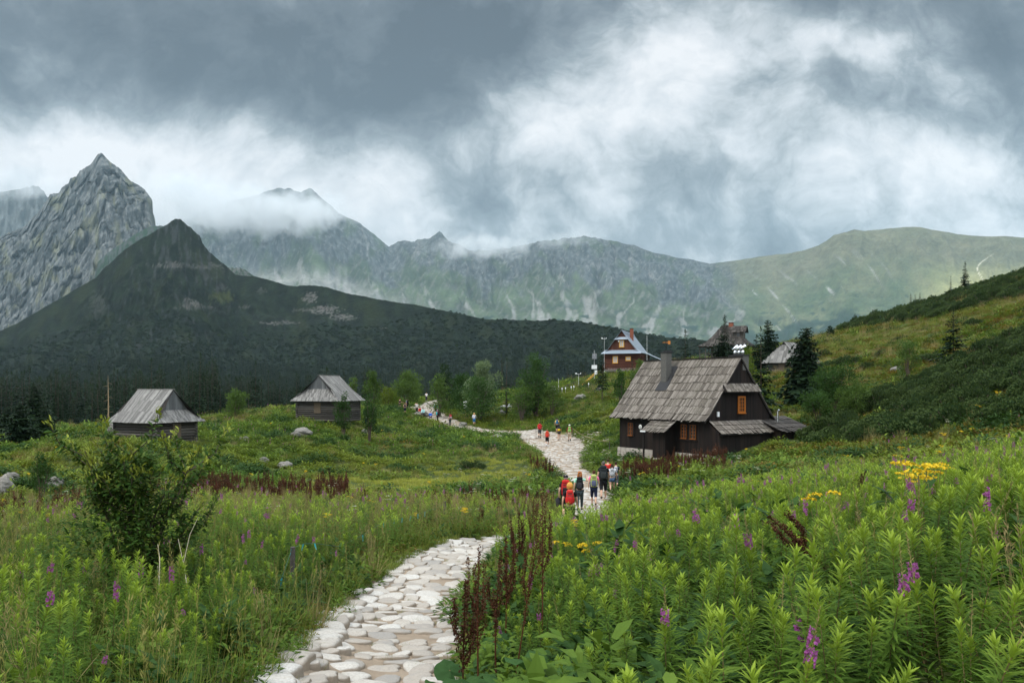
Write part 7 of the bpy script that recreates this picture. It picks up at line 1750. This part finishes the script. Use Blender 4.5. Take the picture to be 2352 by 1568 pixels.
far(841, 96, 1.74, 'person in white T-shirt beside the right corner of the middle hut', shirt=WHITE, legs=('trousers', NAVY), pose='stand', turn=1.2)
boulder(968, 118.6, 2.6, .7, 'broad dark boulder under the two sitting people', 61)
# ---------------------------------------------------------------- the pennant line beside the path
def pennants():
    pts = [(625, 10.9, .12), (647, 11.2, .22), (671, 11.6, .62), (697, 12.6, .62), (723, 13.2, .60), (780, 15., .38), (833, 17.2, .40), (881, 19.2, .50), (906, 20.2, .52), (925, 20.8, .50), (944, 21.4, .48), (960, 22., .48), (976, 22.8, .50), (1000, 24., .5), (1021, 25.4, .62)]
    P = [ground_at(a, b)+Vector((0, 0, c+.12)) for a, b, c in pts]; root = empty('pennant_line', P[0], 0, 'thin turquoise cord with small pennants strung along the left of the path', 'pennant line')
    M_TEAL = cloth('turquoise_ribbon', (.03, .30, .32)); M_TEW = cloth('pale_ribbon', (.22, .48, .52)); O_ = P[0]
    m = MB(); m.mat(cloth('cord', (.07, .14, .12))); m.tube([p-O_ for p in P], .0028, 4); m.build('cord', root)
    r_ = random.Random(8)
    for i, p in enumerate(P):
        if i in (0, 5, 13): continue
        a = (P[min(i+1, len(P)-1)]-P[i-1]).normalized(); s = .085 if i < 5 else .11
        m = MB(); m.mat(M_TEAL); q = p-O_; dn = Vector((r_.uniform(-.03, .03), r_.uniform(-.03, .03), -s*1.25)); m.prism([q-a*s*.5, q+a*s*.5, q+a*s*.45+dn, q-a*s*.4+dn*.9], Vector((-a.y, a.x, 0))*.004); f_ = m.build('pennant', root)
        m = MB(); m.mat(M_TEW); c = q+dn*.5; m.prism([c-a*s*.5+Vector((0, 0, -.0)), c+a*s*.1+dn*.45, c-a*s*.35+dn*.42], Vector((a.y, -a.x, 0))*.004); m.build('pale_half', f_)
    for (a, b, hh, lb) in ((671, 11.6, .62, 'short weathered stake holding the near end of the pennant line'), (1021, 25.4, .66, 'thin stake holding the far end of the pennant line')):
        g_ = ground_at(a, b); m = MB(); m.mat(M_LOG); m.tube([(0, 0, -.3), (.01, 0, hh+.14)], .038, 7); o = m.build('stake'); o.location = g_; tag(o, lb, 'stake')
pennants()
# cord fence beside the big hut
def cordline():
    a = ground_at(1316, 84); b = ground_at(1400, 66); root = empty('rope_line', a, 0, 'pale rope sagging from a stake beside the upper path to the dark house', 'rope')
    m = MB(); m.mat(M_STRAW); n_ = 10; m.tube([(a.lerp(b, i/n_)-a)+Vector((0, 0, .9-.35*math.sin(math.pi*i/n_))) for i in range(n_+1)], .014, 4); m.build('rope', root)
    for k, q in enumerate((a, b)): m = MB(); m.mat(M_LOG); m.tube([q-a+Vector((0, 0, -.3)), q-a+Vector((0, 0, .95))], .04, 6); m.build('stake', root)
cordline()
# ---------------------------------------------------------------- single plants that catch the eye
def plant1(mesh, nm, px, d, sc, lb, cat, rot=(0, 0, 0), dz=0., grp=None):
    p = ground_at(px, d); o = bpy.data.objects.new(nm, mesh); COL.objects.link(o); o.location = p+Vector((0, 0, dz)); o.scale = (sc,)*3; o.rotation_euler = rot; tag(o, lb, cat, grp); return o
for i, (px_, d_, sc_, lb) in enumerate([(2105, 6.6, 1.22, 'largest golden ragwort head in the lower right of the fireweed'), (1895, 8.7, 1.15, 'golden ragwort in the middle of the fireweed field'), (2150, 9.4, 1.15, 'golden ragwort above the largest one at the right'), (1318, 17.5, 1.1, 'golden ragwort at the left tip of the fireweed field near the hikers'), (1475, 23.5, 1.1, 'golden ragwort on the far rim of the fireweed field'), (1290, 13., 1.05, 'ragwort with a wide flat head right of the dark dock stalks'), (2085, 10.5, 1.1, 'small golden ragwort beside the one at the right')]):
    plant1(YEL[i % 2], 'ragwort', px_, d_, sc_, lb, 'flower', (0, 0, i))
plant1(DK[1], 'dock_stalk', 1985, 5.4, .95, 'long red brown dock stalk leaning left across the fireweed', 'dock stalk', (0.1, -.75, 0), .15)
plant1(DK[1], 'dock_stalk', 1960, 14.5, 1.15, 'dark broken dock stalk rising from the fireweed toward the dark house', 'dock stalk', (.1, -.25, 1))
for i, (px_, d_, lb) in enumerate([(563, 12.2, 'tallest magenta fireweed flower left of the path'), (468, 10.2, 'magenta fireweed flower below the right side of the sallow bush'), (321, 7.4, 'low fireweed flower in front of the sallow bush'), (255, 5.9, 'fireweed flower near the lower left corner'), (392, 7.2, 'half open fireweed flower between the sallow bush and the path'), (2280, 4.9, 'big magenta fireweed flower at the lower right corner'), (1570, 10.5, 'magenta fireweed flower in the middle of the right field'), (1212, 8.6, 'low magenta fireweed flower behind the round leaves')]):
    e = plant1(FWK[7], 'fireweed_plant', px_, d_, .78, lb, 'plant', (0, 0, i*1.3)); link('flower_spike', FWS_[7], e)
for i, (px_, d_, hh, lb) in enumerate([(420, 8.4, 1.25, 'tall bleached dead stalk left of the pennant line'), (370, 8.2, .95, 'shorter bleached dead stalk beside the sallow bush'), (2075, 7.5, 1.3, 'pale bare stem lying over the fireweed at right')]):
    m = MB(); m.mat(simple('bleached_stem', (.48, .42, .32), .8)); r_ = random.Random(i); pts = [(0, 0, 0), (.05, 0, hh*.3), (-.04, .02, hh*.6), (.02, 0, hh*.85), (.10, 0, hh)]; m.tube(pts, [.007, .006, .005, .004, .002], 5); m.tube([pts[2], (-.12, .05, hh*.8)], .003, 4); o = m.build('dead_stalk'); o.location = ground_at(px_, d_); o.rotation_euler = (0, .9 if i == 2 else .05, 2.2*i); tag(o, lb, 'dead stalk')
